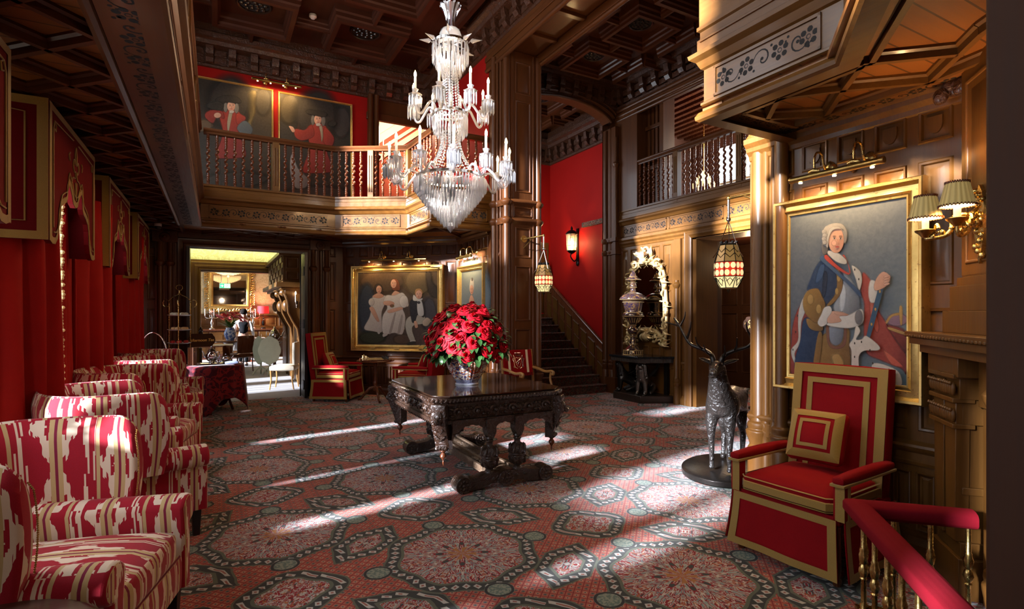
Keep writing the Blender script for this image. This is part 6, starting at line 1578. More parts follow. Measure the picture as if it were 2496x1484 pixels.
s += [(RD, RD1, E(f, [(1180, 640), (1100, 680), (1010, 670), (1010, 740), (1080, 780), (1200, 740)]), .01), (RD, RD1, E(f, [(1310, 660), (1400, 740), (1410, 800), (1370, 850), (1300, 800)]), .01), (SK, SK1, E(f, [(1010, 690), (990, 650), (950, 640), (960, 665), (985, 700)]), .005), ((.36, .31, .22), (.2, .16, .1), E(f, [(1255, 650), (1285, 650), (1295, 740), (1280, 800), (1270, 720)]), .006), ((.16, .15, .14), (.08, .07, .06), ell(f, (1190, 590), 20, 50), .01), ((.16, .15, .14), (.08, .07, .06), ell(f, (1298, 600), 24, 50), .01)]+face(f, (1240, 585), 38, 50)+[((.5, .46, .42), (.3, .27, .24), ell(f, (1245, 635), 26, 14), .005), ((.012, .010, .010), (.02, .016, .014), E(f, [(1115, 505), (1160, 485), (1240, 500), (1320, 520), (1340, 545), (1290, 565), (1200, 545), (1140, 530)]), .006), ((.02, .018, .016), (.014, .012, .01), ell(f, (1390, 630), 50, 30), .02)]
picture('painting', 'dark portrait of a red-coated soldier pointing beside a red flag, behind the balusters', (1.03, YB), (1, 0), 3.62, 5.55, 1.26, .03, lambda u, v: (.028-.008*u, .022, .017), s, thinframe, M['gilt'], 'soldier portraits in the gallery', .03)

# ---------------------------------------------------------------- picture lights
PLIGHTS = []
def picture_light(label, c, d, L, drop=.10, out=.20, r=.022, n=3):
    """c: wall point over the picture centre, d: direction along the wall (seen left to right)"""
    d = Vector((d[0], d[1], 0)).normalized(); nn = Vector((d[1], -d[0], 0)); t = thing('picture_light', label, 'picture light', c, 0, 'brass picture lights')
    m = frameM((0, 0, 0), d, nn, (0, 0, 1)); b = MB(); b.M = m
    b.lathe([(r, -L/2), (r*1.1, -L/2+.004), (r*1.1, -L/2+.02), (r, -L/2+.025), (r, L/2-.025), (r*1.1, L/2-.02), (r*1.1, L/2-.004), (r, L/2)], 14, (0, out, -drop), ax=Matrix(((0, 0, 1), (1, 0, 0), (0, 1, 0)))); b.build('lamp_tube', M['bronzebrass'], t, smooth=50)
    for s in (-.21, .21):
        b = MB(); b.M = m; x = s*L; b.tube(spline([(x, 0, -.02), (x, out*.35, -.035), (x, out*.55, .06), (x, out*.85, .065), (x, out, .02), (x, out, -drop+r)], 5), .008, 7)
        b.tube([(x-.04, out+.004, -drop+r+.006), (x, out+.01, -drop+r+.014), (x+.04, out+.004, -drop+r+.006)], [.008, .016, .008], 6); b.build('bracket', M['brass'], t, smooth=60)
        b = MB(); b.M = m; b.lathe([(.045, 0), (.042, .01), (.02, .018), (.001, .025)], 12, (x, 0, -.02), ax=Matrix(((1, 0, 0), (0, 0, 1), (0, 1, 0))), flute=(8, .1)); b.build('rosette', M['brass'], t, smooth=60)
    for k in range(n):
        b = MB(); b.M = m; x = -L*.38+L*.76*k/max(1, n-1); b.lathe([(.012, -.008), (.013, 0), (.001, .001)], 10, (x, out-.008, -drop-r-.004)); b.build('lens', M['spot'], t)
        p = m @ Vector((x, out-.01, -drop-r-.02)); PLIGHTS.append((Vector(c)+p, nn))
    return t
picture_light('long brass picture light over the portrait of the man in blue', (3.9, 2.16, 2.62), (0, -1), .64, .10, .19)
mid = a_+dd*1.14
picture_light('long brass picture light over the family group', (mid[0], mid[1], 2.63), dd, 1.30, .10, .18)
picture_light('short brass picture light over the pale lady, seen almost end on', (3.9, 8.45, 2.60), (0, -1), .62, .10, .18)
picture_light('brass picture light high on the red gallery wall between the soldiers', (.96, YB, 5.72), (1, 0), .82, .08, .26, .022, 4)

# ---------------------------------------------------------------- gilt mirror, console, covered vase
GX = XM-.02
t = thing('wall_mirror', 'tall pale gilt rococo mirror behind the cobalt vase', 'mirror', (GX, 7.30, 0))
def mp(y, z, x=0): return (-x, -y*1.18+.06, z)              # y to the right as seen
loop = spline([(-.36, 1.10, 0), (-.40, 1.5, 0), (-.37, 1.95, 0), (-.33, 2.28, 0), (-.18, 2.43, 0), (0, 2.47, 0), (.18, 2.43, 0), (.33, 2.28, 0), (.38, 1.95, 0), (.40, 1.5, 0), (.37, 1.10, 0), (.2, 1.20, 0), (0, 1.23, 0), (-.2, 1.20, 0)], 6, True)
inn = [(p[0]*.86, 1.75+(p[1]-1.75)*.90) for p in loop]
b = MB(); b.add([mp(p[0], p[1], .02) for p in inn], [tuple(range(len(inn)))]); b.build('mirror_glass', M['mirror'], t, smooth=0)
b = MB(); b.tube([mp(p[0], p[1], .03) for p in loop], .055, 10, closed=True, flat=.6, up=(1, 0, 0))
b.tube([mp(p[0]*.93, 1.75+(p[1]-1.75)*.945, .045) for p in loop], .014, 6, closed=True); 
for i in range(0, len(loop), 1): p = loop[i]; b.ball(mp(p[0]*.97, 1.75+(p[1]-1.75)*.975, .065), .017, 6, 4)
fr = b.build('frame', M['giltpale'], t, smooth=60)
b = MB(); rn = random.Random(8)
def curl(c, r, a0, turns, dirn, w, x=.06):
    n = 16; pts = []; rad = []
    for k in range(n+1):
        q = k/n; rr = r*(1-.8*q); a = a0+dirn*turns*2*PI*q; pts.append(mp(c[0]+rr*cos(a), c[1]+rr*sin(a), x+.03*q)); rad.append(w*(1-.45*q))
    b.tube(pts, rad, 7)
def spray(c, a, L, w, x=.05):
    n = 6; b.tube([mp(c[0]+L*q/n*cos(a+.5*q/n), c[1]+L*q/n*sin(a+.5*q/n), x+.05*sin(PI*q/n)) for q in range(n+1)], [w*sin(PI*min(1, q/n+.12))+.003 for q in range(n+1)], 7, flat=.6)
for i in range(0, len(loop), 3):
    p = loop[i]; q = Vector((p[0], p[1]-1.75)); a = math.atan2(q[1], q[0]); sd_ = 1 if i % 2 else -1
    tz = Vector((loop[(i+1) % len(loop)][0]-p[0], loop[(i+1) % len(loop)][1]-p[1])); ta = math.atan2(tz[1], tz[0])
    spray((p[0]*1.02, 1.75+(p[1]-1.75)*1.015), ta+.5*sd_, .15, .032); spray((p[0]*1.06, 1.75+(p[1]-1.75)*1.03), ta+PI+.9*sd_, .12, .026); 
for f in (-1, 1):
    for (c, r, a0, tn, w) in (((.40, 2.12), .075, 1.2, 1.0, .026), ((.43, 1.72), .06, 4, 1.0, .024), ((.42, 1.32), .075, 1.0, 1.0, .026), ((.38, 1.06), .09, 3.6, 1.1, .03), ((.24, 2.42), .085, .5, 1.0, .028), ((.20, 1.10), .07, 4.2, 1.0, .024)):
        curl((c[0]*f, c[1]), r, a0 if f > 0 else PI-a0, tn, f, w)
    for k in range(5): spray((f*.02, 2.44), PI/2+f*(.22+.26*k), .19-.015*k, .030, .08)
    spray((f*.38, 1.05), -PI/2+f*.4, .14, .035); spray((f*.40, 1.0), -f*.2+(0 if f > 0 else PI), .12, .03); spray((f*.05, 1.18), -PI/2+f*.5, .16, .04); spray((f*.12, 2.55), PI/2-f*.5, .20, .035)
for k in range(-3, 4): spray((.0, 2.48), PI/2+k*.16, .22, .024, .10)
curl((.03, 2.68), .07, -1, 1.1, 1, .026, .08); spray((.02, 2.66), 1.9, .12, .03, .08); spray((-.06, 2.60), 2.6, .16, .04, .08); spray((-.03, 2.58), 2.2, .18, .034, .09)
for k in range(-3, 4): spray((0, 1.20), -PI/2+k*.25, .17, .024, .06)
b.build('rococo_carving', M['giltpale'], fr, smooth=60)
t = thing('console_table', 'black marble console on two winged bronze lions under the gilt mirror', 'console table', (XM, 7.32, 0))
def hexa(k, r): return [(-.02, .62*k), (-r, .36*k), (-r, -.36*k), (-.02, -.62*k)]
b = MB(); b.prism(hexa(1.0, .56), 0, .125); b.build('plinth', M['plinth'], t, bevel=.008)
b = MB(); b.prism(hexa(1.05, .64), .76, .80); b.build('marble_top', M['marble'], t, bevel=.006)
b = MB(); b.prism(hexa(.99, .60), .69, .758)
hp = hexa(1.0, .605)
for i in range(3):
    a2, c2 = Vector(hp[i]), Vector(hp[i+1]); n = int((c2-a2).length/.028)
    for k in range(n): p = a2.lerp(c2, (k+.5)/n); b.tube([(p[0], p[1], .695), (p[0], p[1], .75)], .009, 6)
b.build('fluted_frieze', M['bronzelt'], t, smooth=40)
def winged_lion(mat, y, rz):
    Mx = Matrix.Translation((-.33, y, .125)) @ Matrix.Rotation(rz, 4, 'Z')
    def T(c): return [(tuple(Mx @ Vector(p)), r) for p, r in c]
    ch_ = [T([((-.22, 0, .13), .085), ((-.10, 0, .18), .085), ((.04, 0, .27), .095), ((.10, 0, .36), .085), ((.12, 0, .44), .075), ((.14, 0, .50), .07), ((.22, 0, .48), .04)]),
           T([((.04, 0, .27), .095), ((.11, .065, .22), .05), ((.12, .07, .10), .036), ((.12, .07, .03), .034), ((.18, .07, .02), .03)]), T([((.04, 0, .27), .095), ((.11, -.065, .22), .05), ((.12, -.07, .10), .036), ((.12, -.07, .03), .034), ((.18, -.07, .02), .03)]),
           T([((-.22, 0, .13), .085), ((-.18, .10, .10), .06), ((-.04, .12, .05), .04), ((.04, .12, .02), .028)]), T([((-.22, 0, .13), .085), ((-.18, -.10, .10), .06), ((-.04, -.12, .05), .04), ((.04, -.12, .02), .028)]), T([((-.22, 0, .13), .085), ((-.32, 0, .08), .02), ((-.30, .08, .03), .015)])]
    o = skin('winged_lion', ch_, mat, t, 2)
    b = MB(); b.M = Mx; rn = random.Random(3)
    for s in (-1, 1):
        for k in range(9):
            b.tube([(.0, s*.07, .30), (-.08-.02*k, s*(.11+.006*k), .34+.03*k*.5), (-.16-.012*k, s*(.12+.008*k), .30+.035*k), (-.20+.012*k, s*(.12+.008*k), .34+.032*k)], [.02, .03, .026, .006], 6, flat=.4)
        for k in range(4): b.tube([(.165, s*(.055+.008*k), .01), (.21, s*(.055+.010*k), .0)], .010, 5)
    b.build('wing', mat, o, smooth=60)
    b = MB(); b.M = Mx
    for ring_ in range(5):
        for k in range(11): a = (k/10-.5)*PI*1.5; b.tube([(.13-.015*ring_+.03*cos(a), .075*sin(a), .50-.055*ring_+.03*cos(a*.6)), (.135-.015*ring_+.045*cos(a), .10*sin(a), .44-.055*ring_)], [.020, .004], 5)
    for s in (-1, 1): b.ball((.20, s*.028, .51), .011, 6, 4); b.ball((.13, s*.06, .56), .022, 6, 4)
    b.tube([(.10, -.10, .30), (.16, 0, .26), (.10, .10, .30)], .018, 6); b.build('mane', mat, o, smooth=60)
winged_lion(M['bronzelt'], -.20, PI+.45); winged_lion(M['bronze'], .26, PI-.55)
for y in (-.45, .45): b = MB(); b.box(-.07, y-.04, .125, -.02, y+.04, .69); b.build('back_leg', M['bronze'], t)
t = thing('covered_vase', 'very tall cobalt and gilt covered goblet vase on the console', 'vase', (XM-.33, 7.40, .80)); kk = .00225
pv = [(1005, 77), (996, 77), (975, 75), (968, 72), (955, 60), (935, 36), (925, 28), (905, 30), (890, 27), (872, 22), (855, 26), (848, 24), (840, 33), (825, 44), (810, 46), (795, 40), (780, 26), (772, 21), (765, 22), (750, 38), (730, 55), (712, 68), (704, 82), (690, 84), (678, 80), (668, 68), (655, 66), (600, 78), (582, 82)]
b = MB(); b.lathe([(r*kk, (1005-y)*kk) for y, r in pv], 36); o = b.build('goblet', M['cobalt'], t, smooth=60)
for y, r in ((1003, 79), (970, 76), (922, 30), (858, 28), (772, 24), (700, 84), (672, 72), (588, 83)): b = MB(); b.lathe([(r*kk, (1005-y)*kk-.006), ((r+4)*kk, (1005-y)*kk), (r*kk, (1005-y)*kk+.006)], 36, cap=False); b.build('gilt_band', M['giltpale'], o, smooth=50)
b = MB()
for k in range(26): a = k*2*PI/26; b.tube([(77*kk*cos(a), 77*kk*sin(a), .012), (76*kk*cos(a), 76*kk*sin(a), .07)], .005, 5); 
for k in range(18): a = k*2*PI/18; b.tube([(42*kk*cos(a), 42*kk*sin(a), 255*kk), (70*kk*cos(a), 70*kk*sin(a), 298*kk)], .005, 5)
b.build('gilt_fluting', M['giltpale'], o, smooth=50)
pl_ = [(578, 82), (570, 104), (560, 107), (552, 104), (540, 92), (525, 76), (516, 50), (508, 32), (495, 21), (480, 22), (468, 27), (458, 28), (445, 24), (432, 20), (424, 30), (416, 52), (410, 60), (402, 54), (390, 34), (375, 27), (365, 25), (350, 16), (332, 2)]
b = MB(); b.lathe([(r*kk, (1005-y)*kk) for y, r in pl_], 36); o = b.build('lid', M['cobalt'], t, smooth=60)
for y, r in ((566, 106), (516, 46), (470, 28), (430, 22), (410, 61), (385, 31)): b = MB(); b.lathe([(r*kk, (1005-y)*kk-.005), ((r+4)*kk, (1005-y)*kk), (r*kk, (1005-y)*kk+.005)], 36, cap=False); b.build('gilt_band', M['giltpale'], o, smooth=50)

# ---------------------------------------------------------------- bronze stag
SX, SY = 4.24, 3.50
t = thing('stag_statue', 'dark bronze stag with branching antlers standing behind the column', 'statue', (SX, SY, 0), R(207))
b = MB(); b.lathe([(.40, 0), (.41, .01), (.41, .055), (.385, .07), (.001, .072)], 40)
for v in b.v: v[0] *= 1.25; v[0] += -.10
b.build('base', M['bronze'], t, smooth=40, bevel=.004)
sp_ = [((-.46, 0, .70), .105), ((-.34, 0, .73), .125), ((-.18, 0, .69), .125), ((0, 0, .68), .140), ((.12, 0, .72), .135), ((.20, 0, .82), .115), ((.24, 0, .92), .095), ((.265, 0, 1.00), .082), ((.285, 0, 1.07), .080), ((.36, 0, 1.05), .060), ((.43, 0, 1.01), .038), ((.46, 0, .995), .034)]
chn = [sp_, [((-.46, 0, .70), .105), ((-.53, 0, .68), .03), ((-.56, 0, .60), .02)]]
for s in (-1, 1):
    chn.append([((.12, 0, .72), .135), ((.15, s*.075, .60), .075), ((.16, s*.085, .47), .046), ((.17 if s > 0 else .15, s*.085, .40), .036), ((.20 if s > 0 else .13, s*.085, .22), .024), ((.17 if s > 0 else .13, s*.085, .12), .022), ((.20 if s > 0 else .15, s*.085, .085), .028)])
    chn.append([((-.34, 0, .73), .125), ((-.36, s*.085, .58), .085), ((-.31, s*.09, .46), .052), ((-.40, s*.09, .34), .034), ((-.37, s*.09, .20), .025), ((-.36, s*.09, .12), .024), ((-.32, s*.09, .085), .028)])
M['stag'] = carved('stag_bronze', (.010, .008, .007), (.026, .021, .018), .3, 16, .9, .03); body = skin('body', chn, M['stag'], t, 2)
for s in (-1, 1):
    b = MB(); b.tube(spline([(.285, s*.028, 1.075), (.275, s*.04, 1.13), (.25, s*.065, 1.17), (.235, s*.14, 1.21), (.225, s*.25, 1.25), (.22, s*.31, 1.33), (.21, s*.36, 1.42), (.20, s*.42, 1.50)], 5), [.026-.0005*k for k in range(36)], 8)
    for pts, r in (([(.255, s*.055, 1.16), (.33, s*.08, 1.19), (.40, s*.09, 1.26)], .014), ([(.235, s*.14, 1.21), (.30, s*.17, 1.26), (.33, s*.18, 1.33)], .013), ([(.222, s*.29, 1.30), (.25, s*.25, 1.40), (.26, s*.24, 1.47)], .013), ([(.21, s*.36, 1.42), (.20, s*.32, 1.50), (.20, s*.31, 1.56)], .012), ([(.21, s*.36, 1.42), (.24, s*.42, 1.44), (.25, s*.48, 1.46)], .011)):
        sp2 = spline(pts, 5); b.tube(sp2, [r*(1-.75*i/len(sp2)) for i in range(len(sp2))], 7)
    b.build('antler', M['bronze'], t, smooth=60)
    b = MB(); q = [(.285, s*.04, 1.08), (.26, s*.085, 1.105), (.245, s*.135, 1.12), (.235, s*.175, 1.13)]
    b.tube(q, [.02, .04, .034, .003], 10, flat=.45); b.build('ear', M['bronze'], t, smooth=60)
    b = MB(); b.ball((.345, s*.043, 1.085), .014, 8, 6); b.tube([(.325, s*.045, 1.10), (.35, s*.047, 1.105), (.375, s*.04, 1.09)], .007, 6); b.build('eye', M['bronze'], t)
b = MB(); b.tube([(.455, -.032, .985), (.485, 0, .98), (.455, .032, .985)], .006, 6)
for s in (-1, 1): b.ball((.478, s*.015, 1.008), .008, 6, 4)
b.build('muzzle', M['bronze'], t)

# ---------------------------------------------------------------- stained-glass hanging lanterns and the stair lantern
def hang_lantern(label, c, ztop, bracket, wallp):
    """c: xy of the lantern axis; wallp: bracket foot on the pier"""
    t = thing('hanging_lantern', label, 'lantern', (c[0], c[1], ztop), 0, 'stained-glass lanterns on the piers')
    w = Vector((wallp[0]-c[0], wallp[1]-c[1], 0)); b = MB(); b.tube([w, (0, 0, 0), (0, 0, .02)], .012, 8); b.tube([w+Vector((0, 0, -.14)), w*.6+Vector((0, 0, -.03)), w*.4], .007, 6)
    wn = w.normalized(); b.tube([w+Vector((0, 0, -.0)), w-wn*.02], .055, 14); b.ball((0, 0, .0), .02, 8, 6); b.build('wall_bracket', M['bronzebrass'], t, smooth=50)
    b = MB(); b.tube([(0, 0, 0), (0, 0, -.20)], .012, 8); b.ball((0, 0, -.20), .022, 8, 6)
    for k in range(3): a = k*2*PI/3+.6; b.tube([(0, 0, -.21), (.105*cos(a), .105*sin(a), -.50)], .004, 5)
    for k in range(3): a = k*2*PI/3+.6; b.tube([(.105*cos(a), .105*sin(a), -.50), (.15*cos(a), .15*sin(a), -.56)], .004, 5)
    b.build('suspension', M['silver'], t, smooth=50)
    prof = [(.062, -.43), (.085, -.44), (.132, -.60), (.134, -.735), (.078, -.84), (.02, -.855)]
    def oct_(r, z, k): a = k*PI/4+PI/8; return (r*cos(a), r*sin(a), z)
    b = MB(); k8 = range(8)
    for k in k8:
        for i in range(4): b.tube([oct_(prof[i+1][0]+.002 if i else .07, prof[i][1] if i == 0 else prof[i][1], k) if False else oct_(prof[i][0], prof[i][1], k), oct_(prof[i+1][0], prof[i+1][1], k)], .0038, 5)
        for i in range(1, 5): b.tube([oct_(prof[i][0], prof[i][1], k), oct_(prof[i][0], prof[i][1], k+1)], .0038, 5)
        b.tube([oct_(.066, -.43, k), oct_(.072, -.405, k)], .012, 5)
    for k in k8:
        a = k*PI/4+PI/4; tx = Vector((-sin(a), cos(a), 0)); er = Vector((cos(a), sin(a), 0)); F = lambda u, r, z: er*(r*cos(PI/8)+.002)+tx*u+Vector((0, 0, z))
        for dz in (0, .05): b.tube([F(-.042, .105+dz*.0+.004-.3*dz, -.52+dz), F(0, .118-.3*dz, -.56+dz), F(.042, .105+.004-.3*dz, -.52+dz)], .0035, 4)
        b.tube([F(-.04, .13, -.745), F(-.012, .105, -.80), F(0, .092, -.82), F(.012, .105, -.80), F(.04, .13, -.745)], .0035, 4); b.tube([F(-.03, .112, -.78), F(0, .128, -.75), F(.03, .112, -.78)], .0035, 4)
    b.lathe([(.07, -.445), (.078, -.43), (.06, -.42)], 8); b.lathe([(.02, -.85), (.014, -.87), (.004, -.885)], 8); b.build('lead_frame', M['iron'], t)
    b = MB()
    for k in k8:
        for i in range(1, 4):
            mi = {1: 2, 2: 0, 3: 1}[i]; b.add([oct_(prof[i][0]-.002, prof[i][1], k), oct_(prof[i][0]-.002, prof[i][1], k+1), oct_(prof[i+1][0]-.002, prof[i+1][1], k+1), oct_(prof[i+1][0]-.002, prof[i+1][1], k)], [(0, 1, 2, 3)], mi)
        a = k*PI/4+PI/4; rr = .134*cos(PI/8)+.001; tx = Vector((-sin(a), cos(a), 0))
        for du in (-.026, .026):
            for dz in (-.634, -.70):
                cc = Vector((rr*cos(a), rr*sin(a), dz))+tx*du; b.add([cc+tx*(.023*cos(q*PI/5))+Vector((0, 0, .028*sin(q*PI/5))) for q in range(10)], [tuple(range(10))], 1)
    b.build('stained_panes', [M['sg_red'], M['sg_cream'], M['sg_amber']], t, smooth=0)
    LANT.append((c[0], c[1], ztop-.68))
    return t
LANT = []
hang_lantern('octagonal stained-glass lantern hanging on the pier beside the stairs', (4.28, 6.78), 2.70, None, (4.22, 7.27))
hang_lantern('octagonal stained-glass lantern half hidden by the front column', (4.20, 3.42), 2.62, None, (4.21, 3.07))
t = thing('wall_lantern', 'black iron wall lantern glowing on the red stair wall', 'wall lantern', (6.95, 9.60, 3.05), 0)
b = MB(); b.box(-.025, -.035, -.44, 0, .035, .34); b.tube(spline([(-.02, 0, -.30), (-.10, 0, -.38), (-.20, 0, -.28), (-.17, 0, -.20)], 5), .013, 7); b.ball((-.02, 0, -.42), .05, 8, 6, sc=(.4, 1, 1.2)); b.build('bracket', M['iron'], t, smooth=50)
b = MB(); b.lathe([(.02, -.22), (.06, -.20), (.10, -.16), (.105, -.15)], 12, (-.17, 0, 0)); b.lathe([(.135, .20), (.14, .215), (.10, .26), (.05, .29), (.02, .30), (.03, .33), (.008, .37), (.001, .39)], 12, (-.17, 0, 0))
for k in range(8): a = k*PI/4; b.tube([(-.17+.105*cos(a), .105*sin(a), -.155), (-.17+.125*cos(a), .125*sin(a), .205)], .006, 5)
b.lathe([(.112, -.05), (.118, -.045), (.112, -.04)], 16, (-.17, 0, 0), cap=False); b.build('lantern_frame', M['iron'], t, smooth=40)
b = MB(); b.lathe([(.098, -.15), (.118, .20)], 8, (-.17, 0, 0), cap=False); b.build('glass', glass('lantern_glass', (1, .85, .7), .3, .8), t, smooth=0)
b = MB(); b.lathe([(.012, -.15), (.02, -.10), (.03, 0), (.025, .08), (.005, .12)], 10, (-.17, 0, 0)); b.build('bulb', M['emitwarm'], t)
WL = (6.95-.17, 9.60, 3.05)

# ---------------------------------------------------------------- chimneypiece, sconce, club fender
mx, my = Vector((-.745, -.667, 0)).normalized(), Vector((.667, -.745, 0)).normalized()      # along the mantel front, and back towards the wall
MO = Vector((3.80, 1.77, 0)); fm = frameM(MO, mx, -my, (0, 0, 1))                        # local: s along, +y out, z
b = MB(); b.M = fm
b.prism([(0, 0), (1.6, 0), (1.6, -.75), (.10, -.75), (0, -.25)], 1.405, 1.435); b.prism([(.02, -.02), (1.6, -.02), (1.6, -.7), (.12, -.7), (.02, -.26)], 1.36, 1.40)
b.prism([(.06, -.06), (1.6, -.06), (1.6, -.7), (.16, -.7), (.06, -.28)], 1.31, 1.36)
for k in range(40): b.box(.04*k, -.012, 1.402, .04*k+.02, .004, 1.418)
for (s0, s1, y0, y1, z0, z1) in ((.10, .50, -.42, -.09, 1.20, 1.31), (.13, .47, -.40, -.11, 1.08, 1.20), (.15, .45, -.38, -.13, .94, 1.08), (.17, .43, -.36, -.15, .22, .94), (.12, .48, -.40, -.10, .0, .22), (.15, .45, -.38, -.12, .22, .30), (.15, .45, -.38, -.13, .56, .60)): b.box(s0, y0, z0, s1, y1, z1)
b.box(.50, -.5, 0, .62, -.20, 1.2); b.box(.5, -.5, 1.05, 1.6, -.18, 1.31)
for s in (.175, .325):
    b.prism([(s, .30), (s+.11, .30), (s+.125, 1.06), (s-.015, 1.06)], .10, .165, ax=frameM((0, 0, 0), (1, 0, 0), (0, 0, 1), (0, -1, 0)))
    for z, w in ((1.19, .02), (1.06, .012), (.92, .012)): b.box(s-.02-w, -.17-w, z, s+.13+w, -.08, z+.025)
    for z in (1.10, .955):
        for k in range(6):
            x = s-.012+.027*k; b.ball((x, -.088, z+.035), .017, 7, 5, sc=(1, .8, 2.2)); b.ball((x, -.076, z+.066), .012, 6, 4)
        for y in (-.105, -.13, -.155): b.ball((s-.018, y, z+.035), .017, 7, 5, sc=(.8, 1, 2.2)); b.ball((s-.026, y, z+.066), .012, 6, 4)
shaft(b, .64, -.20, .0, 1.2, .035, (1.12,), .2, plinth=False)
for z in (.46,): b.box(.17, -.16, .32, .27, -.145, .84); b.box(.33, -.16, .32, .43, -.145, .84)
# overmantel pier
b.box(.19, -.75, 1.435, 1.6, -.13, 1.56); b.box(.22, -.75, 1.56, 1.6, -.155, 1.70); b.box(.245, -.75, 1.70, 1.6, -.18, 1.75); b.box(.26, -.75, 1.75, 1.6, -.20, 2.95)
b.M = fm @ frameM((.26, -.198, 0), (1, 0, 0), (0, 1, 0), (0, 0, 1)); panels(b, 0, .9, 1.76, 2.95, [(.05, .42, 1.82, 2.85), (.48, .85, 1.82, 2.85)]); b.M = None
struct(b.build('wall_chimneypiece', M['oak'], smooth=30, bevel=.004))
b = MB(); b.M = fm; b.box(-.3, -.8, 0, 2.4, -.70, 2.95); b.M = None; struct(b.build('wall_chimney_return', M['oak']))
SC = fm @ Vector((.50, -.20, 2.03))
SPOS = []
for Q in ((3.455, 1.505, 1.945), (3.42, 1.345, 1.985)): q = fm.inverted() @ Vector(Q)-Vector((.50, -.20, 2.03)); SPOS.append((q[0], q[1], q[2]+.04, 0))
t = thing('wall_sconce', 'twin-arm gilt wall sconce with pleated olive shades beside the portrait', 'wall sconce', SC)
rot = fm.to_3x3().to_4x4()
b = MB(); b.M = rot; b.prism([(0, .20), (.03, .16), (.055, .08), (.04, .02), (.05, -.06), (.03, -.14), (0, -.22), (-.03, -.14), (-.05, -.06), (-.04, .02), (-.055, .08), (-.03, .16)], 0, .018, ax=frameM((0, 0, 0), (1, 0, 0), (0, 0, 1), (0, 1, 0)))
for k in range(14): b.ball((.035*cos(k*1.7), .018, -.18+.027*k), .018, 6, 4)
b.ball((0, .03, 0), .03, 8, 6); b.build('backplate', M['brass'], t, smooth=60)
for (ex, ey, ez, lab) in SPOS:
    b = MB(); b.M = rot; b.tube(spline([(0, .02, 0), (ex*.3, ey*.35, .05), (ex*.55, ey*.6, -.05), (ex*.85, ey*.92, -.07), (ex, ey, ez-.02), (ex, ey, ez)], 6), [.016-.0003*k for k in range(31)], 8)
    b.tube([(ex*.45+.035*cos(a*.7), ey*.5, .01+.035*sin(a*.7)) for a in range(9)], [.011-.0008*a for a in range(9)], 6); b.tube([(ex*.75+.025*cos(a*.7), ey*.8, -.02+.025*sin(a*.7)) for a in range(9)], [.010-.0008*a for a in range(9)], 6)
    for k in range(4): b.ball((ex*(.3+.17*k), ey*(.32+.17*k)+.01, .0-.02*k), .016, 6, 4)
    arm = b.build('arm', M['brass'], t, smooth=60)
    b = MB(); b.M = rot; b.lathe([(.014, ez-.02), (.03, ez), (.048, ez+.015), (.05, ez+.022), (.03, ez+.028), (.014, ez+.03)], 16, (ex, ey, 0)); b.build('drip_pan', M['bronzebrass'], arm, smooth=50)
    b = MB(); b.M = rot; b.lathe([(.017, ez+.03), (.017, ez+.13)], 12, (ex, ey, 0)); b.build('candle_tube', M['candle'], arm)
    p = rot @ Vector((ex, ey, ez)); sb = MB(); n = 44
    sb.grid(lambda u, v: ((lerp(.078, .050, v)*(1+.022*cos(2*PI*22*u)))*cos(2*PI*u), (lerp(.078, .050, v)*(1+.022*cos(2*PI*22*u)))*sin(2*PI*u), .085+.125*v), n*2, 2)
    so = sb.build('lamp_shade', M['pleat'], arm, smooth=180); so.location = p
    b = MB(); b.lathe([(.0745, .088), (.047, .207)], 24, cap=False); q = b.build('shade_lining', M['emitsoft'], arm, smooth=60); q.location = p
    for r, z in ((.079, .088), (.051, .21)):
        b = MB()
        for k in range(64): a = 2*PI*k/64; b.ball((r*cos(a), r*sin(a), z+.003*(-1)**k), .0048, 5, 3)
        b.build('braid_edge', M['mahog'], so)

    LAMPS2 = globals().setdefault('SCONL', []); LAMPS2.append(SC+p+Vector((0, 0, .15)))
# club fender with padded red seat rail on brass balusters
t = thing('club_fender', 'brass baluster club fender with padded red seat rail at bottom right', 'fender', (2.93, 1.58, 0))
FD1 = Vector((.70, -.71, 0)); FD2 = Vector((-.72, -.70, 0)); TOPZ = .575
A_ = Vector((0, 0, 0)); B_ = FD1*.50; C_ = FD2*1.5
sec = [(.058*cos(a)*(1.0), .046*sin(a)) for a in [2*PI*k/16 for k in range(16)]]; sec = [(max(-.056, min(.056, x*1.15)), z) for x, z in sec]
b = MB(); b.sweep([(x, TOPZ-.045+z) for x, z in sec]+[(sec[0][0], TOPZ-.045+sec[0][1])], [B_, A_, C_]); o = b.build('padded_seat_rail', M['redseat'], t, smooth=50)
b = MB(); b.sweep([(-.012, .01), (.012, .01), (.012, .028), (-.012, .028)], [B_, A_, C_]); b.build('bottom_rail', M['brass'], t)
def fb(): return [(.011, .02), (.020, .028), (.020, .045), (.012, .055), (.0115, .20), (.017, .207), (.0115, .214), (.016, .222), (.0225, .245), (.018, .268), (.012, .28), (.017, .287), (.0195, .305), (.0225, .325), (.015, .35), (.0165, .357), (.0125, .364), (.012, .50)]
b = MB(); b.lathe(fb(), 14); b0 = b.build('baluster', M['brass'], t, smooth=50); fbp = [A_+(FD1+FD2)*.0]+[FD1*(.16*k) for k in (1, 2, 3)]+[FD2*(.085+.16*k) for k in range(9)]
for k, p in enumerate(fbp):
    p = p+(Vector((.0, -.03, 0)) if k == 0 else Vector())
    if k == 0: b0.location = p
    else: put(b0, t, p)
b = MB(); hp = [Vector((2.93, 1.58, 0))+Vector((.0, -.02, 0)), Vector((2.93, 1.58, 0))+FD1*.6, Vector((2.93, 1.58, 0))+FD1*.6+FD2*1.5, Vector((2.93, 1.58, 0))+FD2*1.5]
b.prism([(p[0], p[1]) for p in hp], 0, .012); tag(b.build('hearth_slab', M['marble']), 'dark hearth slab inside the brass fender', 'hearth')
